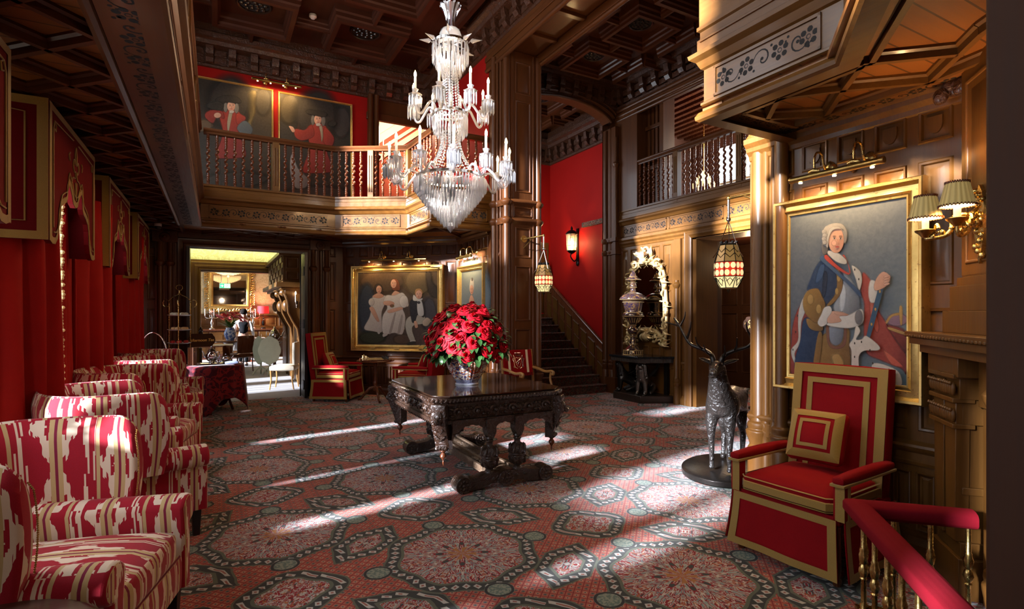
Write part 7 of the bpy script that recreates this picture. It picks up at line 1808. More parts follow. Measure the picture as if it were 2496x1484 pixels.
# small fittings
t = thing('fire_bell', 'small red dome bell high on the pier beside the chandelier', 'alarm bell', (3.86, 7.93, 3.40))
b = MB(); b.ball((0, 0, 0), .06, 14, 8, sc=(.6, 1, 1)); b.build('dome', M['redplastic'], t)
t = thing('security_camera', 'tiny dome camera under the left gallery soffit near the far corner', 'camera', (-.78, 9.95, 2.88)); b = MB(); b.ball((0, 0, 0), .045, 12, 8); b.build('dome', M['black'], t); b = MB(); b.lathe([(.05, .01), (.05, .05)], 16); b.build('mount', M['smokewhite'], t)
t = thing('smoke_detector', 'white smoke detector on the coffered ceiling', 'smoke detector', (1.40, 9.30, 6.40)); b = MB(); b.lathe([(.055, .04), (.06, .03), (.06, 0), (.035, -.02), (.001, -.022)], 20); b.build('housing', M['smokewhite'], t); b = MB(); b.lathe([(.03, -.021), (.032, -.027), (.001, -.028)], 12); b.build('sensor', M['china'], t)
# ---------------------------------------------------------------- tea corner by the doorway
TX, TY = -.03, 9.60
t = thing('tea_table', 'round tea table hidden under its cloth beside the doorway', 'table', (TX, TY, 0))
b = MB(); b.lathe([(.38, .725), (.38, .745), (.001, .745)], 32); b.build('tabletop', M['mahog'], t)
for k in range(3): a = k*2.1+.4; b = MB(); b.tube([(.05*cos(a), .05*sin(a), .70), (.20*cos(a), .20*sin(a), .3), (.30*cos(a), .30*sin(a), .0)], .02, 8); b.build('leg', M['mahog'], t)
b = MB()
def cloth(u, v):
    a = 2*PI*u
    if v < .3: r = .40*v/.3; return (r*cos(a), r*sin(a), .752)
    q = (v-.3)/.7; corner = .5+.5*cos(4*a+.9); drop = .47+.22*corner**2; fl = .012+.07*q*corner+.022*q*sin(11*a)
    return ((.40+.02+fl)*cos(a), (.40+.02+fl)*sin(a), .752-.752*drop/.70*q**1.05)
b.grid(cloth, 90, 18); o = tag(b.build('tablecloth', M['damask'], None, (TX, TY, 0), smooth=180), 'dark red damask cloth draped over the round tea table', 'tablecloth')
o.modifiers.new('t', 'SOLIDIFY').thickness = .004
z0 = .757
t = thing('serving_tray', 'oval silver tray under the tea silver', 'tray', (TX+.05, TY-.03, z0)); b = MB(); b.lathe([(.001, .004), (.17, .004), (.19, .014), (.195, .012), (.17, 0), (.001, 0)], 32)
for v in b.v: v[0] *= 1.25
b.build('plate', M['silver'], t, smooth=40)
def pot(name, lab, cat, c, s, spout=True, tall=1):
    t = thing(name, lab, cat, c); pr = [(.03, 0), (.035, .006), (.022, .014), (.05, .03), (.068, .06), (.064, .085), (.045, .105), (.05, .112), (.03, .128), (.012, .140), (.015, .15), (.004, .16)]
    b = MB(); b.lathe([(r*s, z*s*tall) for r, z in pr], 20, flute=(10, .03)); b.build('body', M['silver'], t, smooth=50)
    if spout: b = MB(); b.tube([(s*p[0], 0, s*p[1]*tall) for p in ((.06, .05), (.09, .06), (.10, .09), (.12, .115))], [.014*s, .011*s, .009*s, .007*s], 8); b.build('spout', M['silver'], t, smooth=60)
    b = MB(); b.tube([(s*p[0], 0, s*p[1]*tall) for p in ((-.055, .10), (-.095, .11), (-.10, .07), (-.06, .045))], .006*s, 7); b.build('handle', M['silver'], t, smooth=60); return t
pot('silver_kettle', 'tall silver kettle on its stand among the tea silver', 'kettle', (TX-.02, TY-.02, z0+.005), 1.25, True, 1.35).rotation_euler = (0, 0, 2.6)
pot('silver_teapot', 'squat silver teapot at the right of the tray', 'teapot', (TX+.17, TY-.05, z0+.005), .95).rotation_euler = (0, 0, .2)
pot('silver_jug', 'small silver cream jug in front of the kettle', 'jug', (TX+.07, TY-.13, z0+.005), .62).rotation_euler = (0, 0, 1)
for c, a, lab in (((TX-.22, TY-.16), -.9, 'brown menu booklet standing at the left edge of the tea table, bright spine'), ((TX+.16, TY+.16), .25, 'brown menu booklet standing behind the silver teapot')):
    t = thing('menu', lab, 'menu', (c[0], c[1], z0), a, 'menus on the tea table'); b = MB()
    for s in (-1, 1): b.add([(0, 0, 0), (s*.05, -.10, 0), (s*.05, -.10, .27), (0, 0, .27), (s*.006, 0, 0), (s*.056, -.10, 0), (s*.056, -.10, .27), (s*.006, 0, .27)], [(0, 1, 2, 3), (4, 5, 6, 7), (0, 1, 5, 4), (3, 2, 6, 7), (1, 2, 6, 5)])
    b.build('cover', flat('menu_brown', (.13, .045, .012), .4), t); b = MB(); b.add([(.03, -.05, .2), (.05, -.088, .2), (.05, -.088, .21), (.03, -.05, .21)], [(0, 1, 2, 3)])
    for v in b.v: v[0] += .0075
    b.build('gilt_line', M['signgold'], t)
b = MB(); pillowy(b, (0, 0, .018), (.18, .12, .036), .012, .01, 5); tag(b.build('napkin', flat('pale_blue_linen', (.33, .40, .62), .8), None, (TX+.25, TY-.20, z0)), 'folded pale blue napkin at the front of the tea table', 'napkin')
t = thing('cake_stand', 'tall wire floor stand with three tiers of cakes in the dark corner', 'cake stand', (-.50, 10.0, 0))
b = MB(); wires = []
for k in range(3):
    a = k*2*PI/3+.5; x, y = .17*cos(a), .17*sin(a); b.tube([(x*1.25, y*1.25, 0), (x, y, .2), (x*.98, y*.98, 1.70)], .008, 7)
    b.tube([(x*.98+.0*k+.05*cos(a)*(1-cos(q*.75))-.0, y*.98+.05*sin(a)*(1-cos(q*.75)), 1.70+.06*sin(q*.75)) for q in range(8)], .007, 6); b.tube(spline([(x*1.0, y*1.0, 1.74), (x*.6, y*.6, 1.80), (.02*cos(a), .02*sin(a), 1.84), (0, 0, 1.90)], 5), .007, 6)
b.tube([(.0+.045*cos(q*PI/8), 0, 1.945+.045*sin(q*PI/8)) for q in range(16)], .006, 6, closed=True); b.build('wire_frame', M['brass'], t, smooth=60)
for z in (1.06, 1.27, 1.50):
    b = MB(); b.lathe([(.001, 0), (.13, 0), (.165, .014), (.168, .018), (.13, .008), (.001, .006)], 30, (0, 0, z)); b.build('plate', M['china'], t, smooth=50)
M['scone'] = flat('scone', (.55, .36, .17), .8, 0, .4, 30); M['sandwich'] = flat('sandwich', (.52, .47, .34), .8, 0, .4, 40)
for z, n, mt, nm, lb, grp in ((1.508, 6, 'sandwich', 'sandwich', 'small finger sandwich on the top tier of the cake stand', 'sandwiches on the cake stand'), (1.278, 7, 'scone', 'scone', 'golden scone on the middle tier of the cake stand', 'scones on the cake stand'), (1.068, 4, 'redplastic', 'cake', 'little cake on the lowest tier of the cake stand', 'cakes on the cake stand')):
    b = MB(); pillowy(b, (0, 0, .02), (.07, .05, .04), .014, .006, 4); p = weld(b.build(nm, M[mt]))
    for k in range(n):
        o = p if k == 0 else p.copy()
        if k: COL.objects.link(o)
        a = k*2*PI/n; o.location = (-.50+.09*cos(a), 10.0+.09*sin(a), z); o.rotation_euler = (0, 0, a*1.3); tag(o, lb, 'cake' if nm == 'cake' else nm, grp)
t = thing('cake_cloche', 'arched silver handle of a cake basket glinting behind the last armchair', 'basket', (-.80, 9.42, .0)); b = MB(); b.lathe([(.16, .70), (.18, .72), (.20, .78), (.205, .80)], 24, cap=False); b.lathe([(.001, .70), (.16, .70)], 24); b.build('bowl', M['silver'], t, smooth=50)
b = MB(); b.tube([(.19*cos(PI*k/16), 0, .80+.46*sin(PI*k/16)) for k in range(17)], .009, 7); b.build('handle', M['silver'], t, smooth=60); b = MB(); b.lathe([(.14, 0), (.14, .02), (.03, .05), (.025, .6), (.12, .70)], 14); b.build('pedestal', M['mahog'], t)
def sign(name, lab, loc, rz, w, h, lines, post, size, arrow=None):
    t = thing(name, lab, 'sign', (loc[0], loc[1], 0), rz); z = loc[2]
    n = 28; pts = []
    for k in range(n): a = 2*PI*k/n; q = 1+.05*cos(6*a); pts.append((w/2*q*math.copysign(abs(cos(a))**.45, cos(a)), z+h/2*q*math.copysign(abs(sin(a))**.55, sin(a))))
    b = MB(); b.prism(pts, -.012, .012, ax=frameM((0, 0, 0), (1, 0, 0), (0, 0, 1), (0, -1, 0))); bd = b.build('board', M['signwood'], t, bevel=.003)
    for i, s in enumerate(lines):
        cu = bpy.data.curves.new('lettering', 'FONT'); cu.body = s; cu.size = size; cu.align_x = 'CENTER'; cu.align_y = 'CENTER'; cu.extrude = .001; cu.shear = .22; cu.offset = .0012
        o0 = bpy.data.objects.new('tmp', cu); COL.objects.link(o0); bpy.context.view_layer.update(); me = bpy.data.meshes.new_from_object(o0.evaluated_get(bpy.context.evaluated_depsgraph_get())); bpy.data.objects.remove(o0); me.materials.clear(); me.materials.append(M['signgold']); o = bpy.data.objects.new('lettering', me); COL.objects.link(o); o.parent = bd; o.location = (.02 if arrow else 0, -.0135, z+(len(lines)-1)*size*.48-i*size*.96); o.rotation_euler = (PI/2, 0, 0)
    if arrow:
        b = MB(); b.tube([(-w*.36, -.014, z-.04), (-w*.44, -.014, z+.025)], .005, 5); b.tube([(-w*.46, -.014, z), (-w*.445, -.014, z+.03), (-w*.40, -.014, z+.018)], .004, 5); b.build('arrow', M['signgold'], bd)
    b = MB(); b.lathe([(.17, 0), (.17, .02), (.05, .05), (.022, .09), (.02, z-h*.6), (.03, z-h*.58), (.02, z-h*.55)], 16, (0, .03, 0)); b.lathe([(.022, z+h*.3), (.035, z+h*.55), (.02, z+h*.6), (.034, z+h*.66), (.03, z+h*.8), (.012, z+h*.86), (.02, z+h*.93), (.001, z+h)], 14, (0, .03, 0)); b.build('post', M['darkoak'], t, smooth=50); return t
sign('direction_sign', 'dark board reading Afternoon Tea in gold on a post by the doorway', (-.20, 10.16, 1.10), .35, .40, .22, ['Afternoon Tea'], 1, .062)
sign('direction_sign', 'dark board reading Cashiers & Restrooms in gold, beyond the right doorway', (7.62, 5.62, 1.36), -R(62), .46, .26, ['Cashiers &', 'Restrooms'], 1, .085, True)

# ---------------------------------------------------------------- the rooms through the doorway
Y2, Y3 = 16.0, 21.0
b = MB(); b.M = wallM((-2.2, 10.7), (0, 1)); panels(b, 0, 10.4, 0, 3.8, [(.3, 1.5, .25, 3.2, 1), (2.1, 2.8, .25, 3.2, 1), (6.0, 7.6, .25, 3.2, 1), (8.2, 9.8, .25, 3.2, 1)]); b.M = None; struct(b.build('wall_dining_left', M['wallpaper']))
for k, y in enumerate((11.6, 13.1, 17.5, 19.7)):
    b = MB()
    for q in (-.9, -.3, .3, .9): b.box(-2.22, y+q*(.9 if k > 1 else .55)-.03, .25, -2.16, y+q*(.9 if k > 1 else .55)+.03, 3.2)
    b.box(-2.22, y-.9, 1.7, -2.16, y+.9, 1.75); o = struct(b.build('window_%d' % (30+k), M['cream'])); p = MB(); p.add([(-2.19, y-.9, .25), (-2.19, y+.9, .25), (-2.19, y+.9, 3.2), (-2.19, y-.9, 3.2)], [(0, 1, 2, 3)]); p.build('pane', M['pane_dim'], o)
b = MB(); b.M = wallM((3.6, Y3), (-1, 0)); b.M = None; b.box(-2.3, Y3, 0, 3.7, Y3+.1, 3.8); struct(b.build('wall_dining_far', M['wallpaper']))
b = MB(); b.box(2.2, 10.75, 0, 2.3, Y2, 3.8); b.box(3.0, Y2, 0, 3.1, Y3, 3.8); struct(b.build('wall_dining_right', M['oak']))
b = MB(); b.box(-2.3, 10.75, 3.55, 3.7, Y3, 3.65)
for k in range(5): b.box(-2.3, 11.0+.9*k, 3.42, 2.2, 11.12+.9*k, 3.55)
struct(b.build('ceiling_dining', M['cream']))
b = MB(); b.M = wallM((-2.2, Y2), (1, 0)); panels(b, 0, 5.2, 0, 3.6, [(1.87, 3.9, 0, 2.64, 1), (0, 5.2, 2.92, 3.6, 1)]); b.M = None; b.box(-2.2, Y2-.03, 2.62, 3.0, Y2+.3, 2.92)
b.sweep([(q[0], q[1]*1.2) for q in cas], [(1.70, Y2, 0), (1.70, Y2, 2.64), (-.33, Y2, 2.64), (-.33, Y2, 0)], up=(0, -1, 0)); b.box(-.36, Y2, 0, -.33, Y2+.4, 2.64); struct(b.build('wall_dining_arch', M['oak'], smooth=30))
b = MB(); b.box(-2.2, Y2+.02, 2.92, 3.0, Y2+.1, 3.55); struct(b.build('wall_dining_frieze', M['wallpaper']))
b = MB(); b.M = wallM((-2.2, Y3-.06), (1, 0)); panels(b, 0, 5.2, .0, 1.48, [(.2+.5*k, .6+.5*k, 1.08, 1.40) for k in range(10)]+[(.2+.5*k, .6+.5*k, .2, 1.0) for k in range(10)]); b.box(0, -.0, 1.46, 5.2, .06, 1.52); struct(b.build('wall_dining_wainscot', M['oak']))
# chimneypiece with ogee brackets on the right of the ante-room
b = MB(); b.box(1.26, 12.40, 2.2, 2.2, 15.9, 2.78); b.box(1.12, 12.3, 2.10, 2.2, 15.95, 2.20); b.box(1.18, 12.35, 2.78, 2.2, 15.95, 2.86); b.box(1.22, 12.36, 2.05, 2.2, 15.9, 2.12)
for k in range(9):
    for j in range(4):
        if (k+j) % 2: b.box(1.24, 12.5+.36*k, 2.24+.13*j, 1.262, 12.53+.36*k, 2.38+.13*j)
        b.box(1.24, 12.45+.36*k, 2.24+.13*j, 1.262, 12.81+.36*k, 2.255+.13*j)
b.M = wallM((1.28, 12.39), (1, 0)); panels(b, 0, .9, 2.2, 2.78, [(.04, .30, 2.26, 2.44), (.04, .30, 2.50, 2.74), (.36, .62, 2.26, 2.44), (.36, .62, 2.50, 2.74)]); b.M = None
b.box(1.60, 12.9, 0, 2.2, 15.8, 2.1)
for y in (12.42, 13.55, 14.7):
    og = [(2.2, 2.06), (1.30, 2.06), (1.30, 1.96), (1.36, 1.80), (1.38, 1.55), (1.46, 1.38), (1.56, 1.20), (1.60, .95), (1.60, .0), (1.76, .0), (1.76, 1.05), (1.70, 1.30), (1.62, 1.5), (1.60, 1.75), (2.2, 1.75)]
    b.prism(og, y, y+.16, ax=frameM((0, 0, 0), (1, 0, 0), (0, 0, 1), (0, 1, 0)))
    b.tube([(p[0]-.01, y-.01, p[1]) for p in og[2:9]], .025, 7); b.ball((1.33, y+.08, 1.70), .10, 10, 7, sc=(.8, 1, 1.3)); b.ball((1.28, y+.08, 1.98), .08, 9, 6); b.lathe([(.07, .85), (.05, .9), (.07, 1.0), (.04, 1.06)], 10, (1.62, y+.04, 0))
struct(b.build('wall_dining_chimneypiece', M['oak'], bevel=.006))
t = thing('candle_sconce', 'lit candle sconce on the dark panelling beyond the doorway', 'sconce', (1.52, 12.36, 1.78)); b = MB(); b.tube(spline([(.02, .03, -.05), (0, -.06, -.12), (-.02, -.08, -.04), (-.02, -.08, 0)], 5), .008, 6); b.box(.0, .02, -.12, .04, .05, .02); b.build('bracket', M['silver'], t); b = MB(); b.lathe([(.011, 0), (.011, .16)], 8, (-.02, -.08, 0)); b.build('candle', M['candle'], t); b = MB(); b.lathe([(.012, .16), (.016, .19), (.001, .23)], 8, (-.02, -.08, 0)); b.build('bulb', M['emitwarm'], t)
# far mirror, sideboard and what stands on it
t = thing('wall_mirror', 'wide carved gilt mirror on the far dining-room wall', 'mirror', (.44, Y3-.03, 0)); b = MB(); b.box(-.62, -.02, 1.74, .62, 0, 2.95); b.build('mirror_glass', M['mirror'], t)
b = MB(); b.sweep([(-.05, .02), (0, .08), (.06, .10), (.12, .06), (.14, 0)], [(-.64, -.02, 1.70), (-.64, -.02, 2.98), (.64, -.02, 2.98), (.64, -.02, 1.70)], closed=True, up=(0, -1, 0))
rn = random.Random(2)
for k in range(70):
    q = k/70*4; s = int(q); f_ = q-s; p = [(-.70, 1.64+1.4*f_), (-.7+1.4*f_, 3.04), (.70, 3.04-1.4*f_), (.7-1.4*f_, 1.64)][s]
    b.tube([(p[0]+.07*cos(a*.8+k), -.09, p[1]+.07*sin(a*.8+k)*(1-a*.08)) for a in range(7)], [.03-.003*a for a in range(7)], 6)
b.build('frame', M['gilt'], t, smooth=60)
t = thing('sideboard', 'dark carved sideboard along the far dining-room wall', 'sideboard', (.55, Y3-.42, 0)); b = MB(); b.box(-1.3, -.28, .95, 1.3, .3, 1.0); b.box(-1.22, -.20, 0, 1.22, .3, .12); b.box(-1.25, -.24, .12, 1.25, .3, .95); b.build('body', M['mahog'], t, bevel=.01)
for k in range(5): b = MB(); b.box(-1.2+.49*k, -.26, .18, -.76+.49*k, -.235, .9); b.box(-1.13+.49*k, -.27, .25, -.83+.49*k, -.255, .82); b.build('door', M['oak'], t, bevel=.005)
def candelabrum(x, lab):
    t = thing('candelabrum', lab, 'candelabrum', (x, Y3-.45, 1.0), 0, 'silver candelabra on the sideboard'); b = MB(); b.lathe([(.10, 0), (.10, .02), (.04, .06), (.03, .12), (.06, .2), (.025, .28), (.02, .42), (.05, .46), (.10, .50), (.13, .54), (.02, .53)], 14)
    for k in range(4): a = k*PI/2+.3; b.tube(spline([(0, 0, .40), (.10*cos(a), .10*sin(a), .36), (.20*cos(a), .20*sin(a), .40), (.21*cos(a), .21*sin(a), .46)], 4), .010, 6)
    b.build('stand', M['silver'], t, smooth=50)
    for k in range(4): a = k*PI/2+.3; b = MB(); b.lathe([(.012, .46), (.012, .68)], 8, (.21*cos(a), .21*sin(a), 0)); b.build('candle', M['candle'], t)
    b = MB()
    for k in range(16): b.ball((.08*cos(k*2.4)*sqrt(k/16), .08*sin(k*2.4)*sqrt(k/16), .57+.03*(1-k/16)), .026, 6, 4)
    b.build('petal_bowl', flat('peach_petals', (.6, .2, .12), .6), t)
candelabrum(-.10, 'silver candelabrum with white candles at the left end of the sideboard'); candelabrum(1.14, 'silver candelabrum on the sideboard behind the waiter')
t = thing('table_lamp', 'table lamp with bronze figure base and red shade on the sideboard', 'lamp', (1.46, Y3-.40, 1.0)); b = MB(); b.lathe([(.08, 0), (.08, .03), (.05, .05)], 12); b.ball((0, 0, .2), .05, 8, 6, sc=(1, 1, 2.2)); b.ball((0, 0, .36), .03, 8, 6); b.tube([(0, 0, .3), (0, 0, .66)], .009, 6); b.build('figure_base', M['bronze'], t); b = MB(); b.lathe([(.19, .52), (.18, .78)], 24, cap=False); b.build('lamp_shade', M['lampred'], t, smooth=60)
# chandelier and exit sign
t = thing('chandelier', 'wide glowing basket chandelier in the far dining room', 'chandelier', (.34, 18.4, 2.44)); b = MB(); b.tube([(0, 0, .5), (0, 0, 1.1)], .015, 6); b.lathe([(.5, .5), (.52, .5), (.52, .47), (.5, .47)], 36, cap=False); b.build('frame', M['brass'], t)
M['glow'] = newmat('lit_crystal', .2, col=(.9, .8, .6), emit=(1, .72, .36), es=.45)[0]; M['glow'].cycles.emission_sampling = 'NONE'; b = MB()
for k in range(9):
    r = .5*(1-(k/9.5)**1.6)+.03; n = int(2*PI*r/.05)+5
    for q in range(n): a = 2*PI*q/n+k; prism(b, r*cos(a), r*sin(a), .52-.024*k, .09, .012)
b.ball((0, 0, .20), .035, 8, 6); tag(b.build('crystal_basket', M['glow'], t, smooth=0), None, None, None, 'stuff')
t = thing('exit_sign', 'green and white running-man exit sign hung in place of its reflection in the far mirror', 'exit sign', (.28, 20.2, 2.44)); b = MB(); b.box(-.16, -.02, -.08, .16, .02, .08); b.tube([(-.1, 0, .08), (-.1, 0, 1.24)], .006, 5); b.tube([(.1, 0, .08), (.1, 0, 1.24)], .006, 5); b.build('housing', M['smokewhite'], t)  # solid sign added where only a mirror reflection shows
b = MB(); b.box(-.155, -.024, -.075, .155, -.02, .075); gp = b.build('green_panel', newmat('exit_green', .5, col=(.02, .35, .10), emit=(.03, .55, .16), es=.9)[0], t)
b = MB(); b.box(-.02, -.027, -.06, .15, -.024, .06); b.build('white_field', newmat('exit_white', .5, col=(.8, .8, .7), emit=(.8, .85, .7), es=.9)[0], t); b = MB(); b.tube([(-.13, -.027, 0), (-.05, -.027, 0)], .009, 5); b.tube([(-.09, -.027, .035), (-.05, -.027, 0), (-.09, -.027, -.035)], .009, 5); b.build('arrow', M['china'], t)
b = MB(); b.ball((.06, -.028, .042), .012, 6, 4); b.tube([(.06, -.028, .03), (.055, -.028, -.01), (.08, -.028, -.03), (.075, -.028, -.055)], .009, 5); b.tube([(.055, -.028, -.01), (.03, -.028, -.03), (.01, -.028, -.03)], .008, 5); b.tube([(.03, -.028, .0), (.06, -.028, .025), (.09, -.028, .005)], .007, 5); b.build('running_man', M['leaf'], t)
# flowers on a centre table
t = thing('dining_table', 'dark round table with the red flower vase beyond the doorway', 'table', (.36, 16.9, 0)); b = MB(); b.lathe([(.48, .74), (.5, .76), (.48, .78)], 28); b.build('tabletop', M['mahog'], t); b = MB(); b.lathe([(.25, 0), (.06, .08), (.06, .6), (.2, .74)], 14); b.build('pedestal', M['mahog'], t)
t = thing('flower_vase', 'blue and white jar of red lilies beyond the doorway', 'vase', (.36, 16.9, .78)); b = MB(); b.lathe([(.09, 0), (.14, .10), (.16, .2), (.12, .3), (.10, .34), (.12, .36)], 20)
def bw():
    m, q = newmat('blue_white_china', .15); v, x, y, z = coords(); setin(q, 'Base Color', mixc(noise(v, 14, 2) > .5, (.62, .68, .8), (.12, .2, .5))); return m
b.build('jar', bw(), t, smooth=60)
b = MB(); rn = random.Random(6)
for k in range(80): a = rn.random()*6.3; leafm(b, (0, 0, .34), (cos(a)*rn.uniform(.2, 1.0), sin(a)*rn.uniform(.2, 1), rn.uniform(.5, 1.4)), rn.uniform(.2, .36), .02, .3)
b.build('leaves', flat('lily_leaf', (.10, .20, .03), .5, 0, .4), t)
M['lily'] = flat('red_lily', (.62, .05, .06), .5, 0, .3, 20); bloom = MB()
for k in range(6): leafm(bloom, (0, 0, 0), (cos(k*PI/3), sin(k*PI/3), 1.2), .10, .034, .5)
lm = bloom.build('lily', M['lily'], smooth=60)
for k in range(22):
    a = k*2.4; r = .36*sqrt((k+.5)/22); o = lm if k == 0 else lm.copy()
    if k: COL.objects.link(o)
    o.location = (.36+r*cos(a), 16.9+r*sin(a), .78+.72-.55*r+.05*(k % 3)); o.rotation_euler = (rn.uniform(-.6, .6)+.5*sin(a), .7*cos(a), a); tag(o, 'red lily bloom in the blue and white jar', 'flower', 'red lilies in the far jar')
def simple_table(x, y, lab, cl=True):
    t = thing('dining_table', lab, 'table', (x, y, 0), 0); b = MB(); b.box(-.42, -.42, .72, .42, .42, .75); b.build('tabletop', M['mahog'], t, bevel=.005); b = MB(); b.lathe([(.22, 0), (.05, .06), (.05, .72)], 12); b.build('pedestal', M['mahog'], t)
    b = MB(); b.box(-.44, -.30, .752, .44, .30, .757); b.box(-.44, -.30, .56, -.437, .30, .757); b.box(.437, -.30, .56, .44, .30, .757); o = b.build('table_runner', M['white'], None, (x, y, 0)); tag(o, 'white cloth over the '+lab.split(' ', 1)[1] if False else 'white cloth on the '+lab, 'tablecloth')
simple_table(-.05, 15.2, 'table left of the waiter'); simple_table(.95, 19.0, 'table behind the waiter')
def dchair(x, y, rz, lab, cov, wood_, back=.95, group=None):
    t = thing('dining_chair', lab, 'chair', (x, y, 0), rz, group); b = MB(); pillowy(b, (0, 0, .43), (.48, .48, .10), .03, .02, 5); weld(b.build('seat', cov, t)); b = MB(); pillowy(b, (-.23, 0, .72), (.07, .46, .46), .03, 0, 4); weld(b.build('backrest', cov, t))
    for sx in (-1, 1):
        for sy in (-1, 1): b = MB(); b.tube([(sx*.21, sy*.21, .40), (sx*.20, sy*.21, .2), (sx*.23, sy*.21, 0)], [.02, .016, .014], 7); b.build('leg', wood_, t)
    return t
dchair(.58, 15.9, R(120), 'dark upright dining chair in front of the red lilies', M['mahog'], M['mahog'])
dchair(1.24, 11.9, R(160), 'pale upholstered stool chair just inside the doorway', M['fabricbeige'], M['lightwood'])
def tilt_table(x, y, rz, lab):
    t = thing('tilt_top_table', lab, 'table', (x, y, 0), rz, 'tilt-top tables'); b = MB(); n = 64; pts = [((.245+.018*abs(cos(4*2*PI*k/n)))*cos(2*PI*k/n), .62+(.33+.02*abs(cos(4*2*PI*k/n)))*sin(2*PI*k/n)) for k in range(n)]
    b.prism(pts, -.012, .012, ax=frameM((0, 0, 0), (1, 0, 0), (0, 0, 1), (0, -1, 0))); b.build('scalloped_top', M['sage'], t, bevel=.004)
    b = MB(); b.tube([(0, .05, .12), (0, .05, .62)], .024, 8)
    b.build('pillar', M['sage'], t)
    for k in range(3): a = k*2.094+.5; b = MB(); b.tube([(.02*cos(a), .05+.02*sin(a), .2), (.14*cos(a), .05+.14*sin(a), .12), (.22*cos(a), .05+.22*sin(a), .015)], .018, 7); b.build('leg', M['sage'], t)
tilt_table(1.17, 14.5, R(-12), 'sage painted tilt-top table with scalloped top, facing the doorway'); tilt_table(.95, 14.75, R(-62), 'sage painted tilt-top table turned edge-on, left of its twin')
pot('samovar', 'ornate silver urn with a red rose above the tilt-top tables', 'urn', (1.36, 15.35, .80), 2.0, True, 1.2); t = thing('side_table', 'small dark stand under the silver urn', 'table', (1.36, 15.35, 0)); b = MB(); b.lathe([(.18, 0), (.04, .05), (.03, .7), (.2, .78), (.2, .80)], 14); b.build('stand', M['mahog'], t)

# ---------------------------------------------------------------- the waiter
PX_, PY_ = .72, 17.6
t = thing('person', 'waiter in black waistcoat, white sleeves and apron walking away with a cloth', 'person', (PX_, PY_, 0), R(80))
M['cloth'] = flat('black_cloth', (.010, .010, .011), .95, spec=.08)
sk_ = [[((0, 0, .86), .12), ((0, 0, 1.0), .115), ((.01, 0, 1.15), .13), ((.01, 0, 1.29), .125), ((.015, 0, 1.36), .06), ((.03, 0, 1.42), .055), ((.04, 0, 1.49), .085), ((.045, 0, 1.56), .088), ((.04, 0, 1.62), .06)]]
for s in (-1, 1):
    st_ = .16*s
    sk_.append([((0, 0, .86), .12), ((.01, s*.09, .80), .085), ((.02+st_*.6, s*.095, .46), .058), ((-.02+st_*1.1, s*.095, .10), .038), ((.02+st_*1.1, s*.095, .05), .038), ((.12+st_*1.1, s*.095, .035), .03)])
    sk_.append([((.01, 0, 1.29), .125), ((.01, s*.17, 1.28), .058), ((-.02, s*.235, 1.05), .042), ((.06-.1*s, s*.25, .84), .030), ((.08-.1*s, s*.25, .78), .032), ((.085-.1*s, s*.25, .735), .02)])
    hb = (.085-.1*s, s*.25, .76)
skin('body', sk_, M['skin'], t, 1)
fi = []
for s in (-1, 1):
    for k in range(4): x = .055-.1*s+.018*k; fi.append([((x, s*.25, .74), .009), ((x+.004, s*.245, .70-.004*abs(k-1.5)), .008), ((x+.008, s*.238, .672), .007)])
    fi.append([((.05-.1*s, s*.25, .77), .010), ((.03-.1*s, s*.235, .745), .009), ((.03-.1*s, s*.225, .715), .008)])
b = MB()
for c in fi: b.tube([p for p, r in c], [r for p, r in c], 6)
b.build('fingers', M['skin'], t, smooth=60)
skin('waistcoat', [[((0, 0, .90), .135), ((0, 0, 1.02), .128), ((.01, 0, 1.16), .142), ((.012, 0, 1.28), .134), ((.015, 0, 1.34), .085)], [((.012, 0, 1.28), .134), ((.01, .13, 1.30), .05)], [((.012, 0, 1.28), .134), ((.01, -.13, 1.30), .05)]], M['cloth'], t, 1)
for s in (-1, 1): skin('sleeve', [[((.01, s*.135, 1.29), .062), ((.01, s*.18, 1.26), .066), ((-.02, s*.24, 1.05), .054), ((.06-.1*s, s*.252, .86), .042)]], M['white'], t, 1)
tr = [[((0, 0, .90), .125), ((0, 0, .84), .128)]]
for s in (-1, 1): st_ = .16*s; tr.append([((0, 0, .84), .128), ((.01, s*.09, .76), .092), ((.02+st_*.6, s*.095, .46), .066), ((-.02+st_*1.1, s*.095, .09), .052)])
skin('trousers', tr, M['cloth'], t, 1)
b = MB(); b.grid(lambda u, v: (-.04+.20*cos((u-.5)*3.0)+.03*v*sin(u*14), .20*sin((u-.5)*3.0)*(1+.35*v)+.0, .90-.46*v), 18, 6); o = b.build('apron', M['white'], t, smooth=180); o.modifiers.new('t', 'SOLIDIFY').thickness = .008
b = MB(); b.grid(lambda u, v: (.02+.09*u+.02*sin(v*7), -.25-.02*sin(u*8)-.03*v, .79-.30*v), 8, 6); o = b.build('service_cloth', M['white'], t, smooth=180); o.modifiers.new('t', 'SOLIDIFY').thickness = .006
b = MB(); b.ball((.025, 0, 1.575), .098, 14, 9, sc=(1, .98, 1.02)); 
b.build('hair', flat('black_hair', (.012, .009, .008), .9, spec=.1), t)
b = MB(); b.ball((.125, -.032, 1.545), .010, 6, 4); b.ball((.125, .032, 1.545), .010, 6, 4); b.tube([(.128, 0, 1.54), (.148, 0, 1.515), (.130, 0, 1.51)], .010, 6); b.tube([(.122, -.02, 1.48), (.126, 0, 1.478), (.122, .02, 1.48)], .005, 5)
for s in (-1, 1): b.ball((.035, s*.092, 1.535), .022, 6, 4, sc=(.7, .4, 1.2))
b.build('face_features', M['skin'], t)
for s in (-1, 1): b = MB(); pillowy(b, (.06+.176*s, s*.095, .035), (.26, .09, .07), .03, .0, 4); weld(b.build('shoe', M['black'], t))

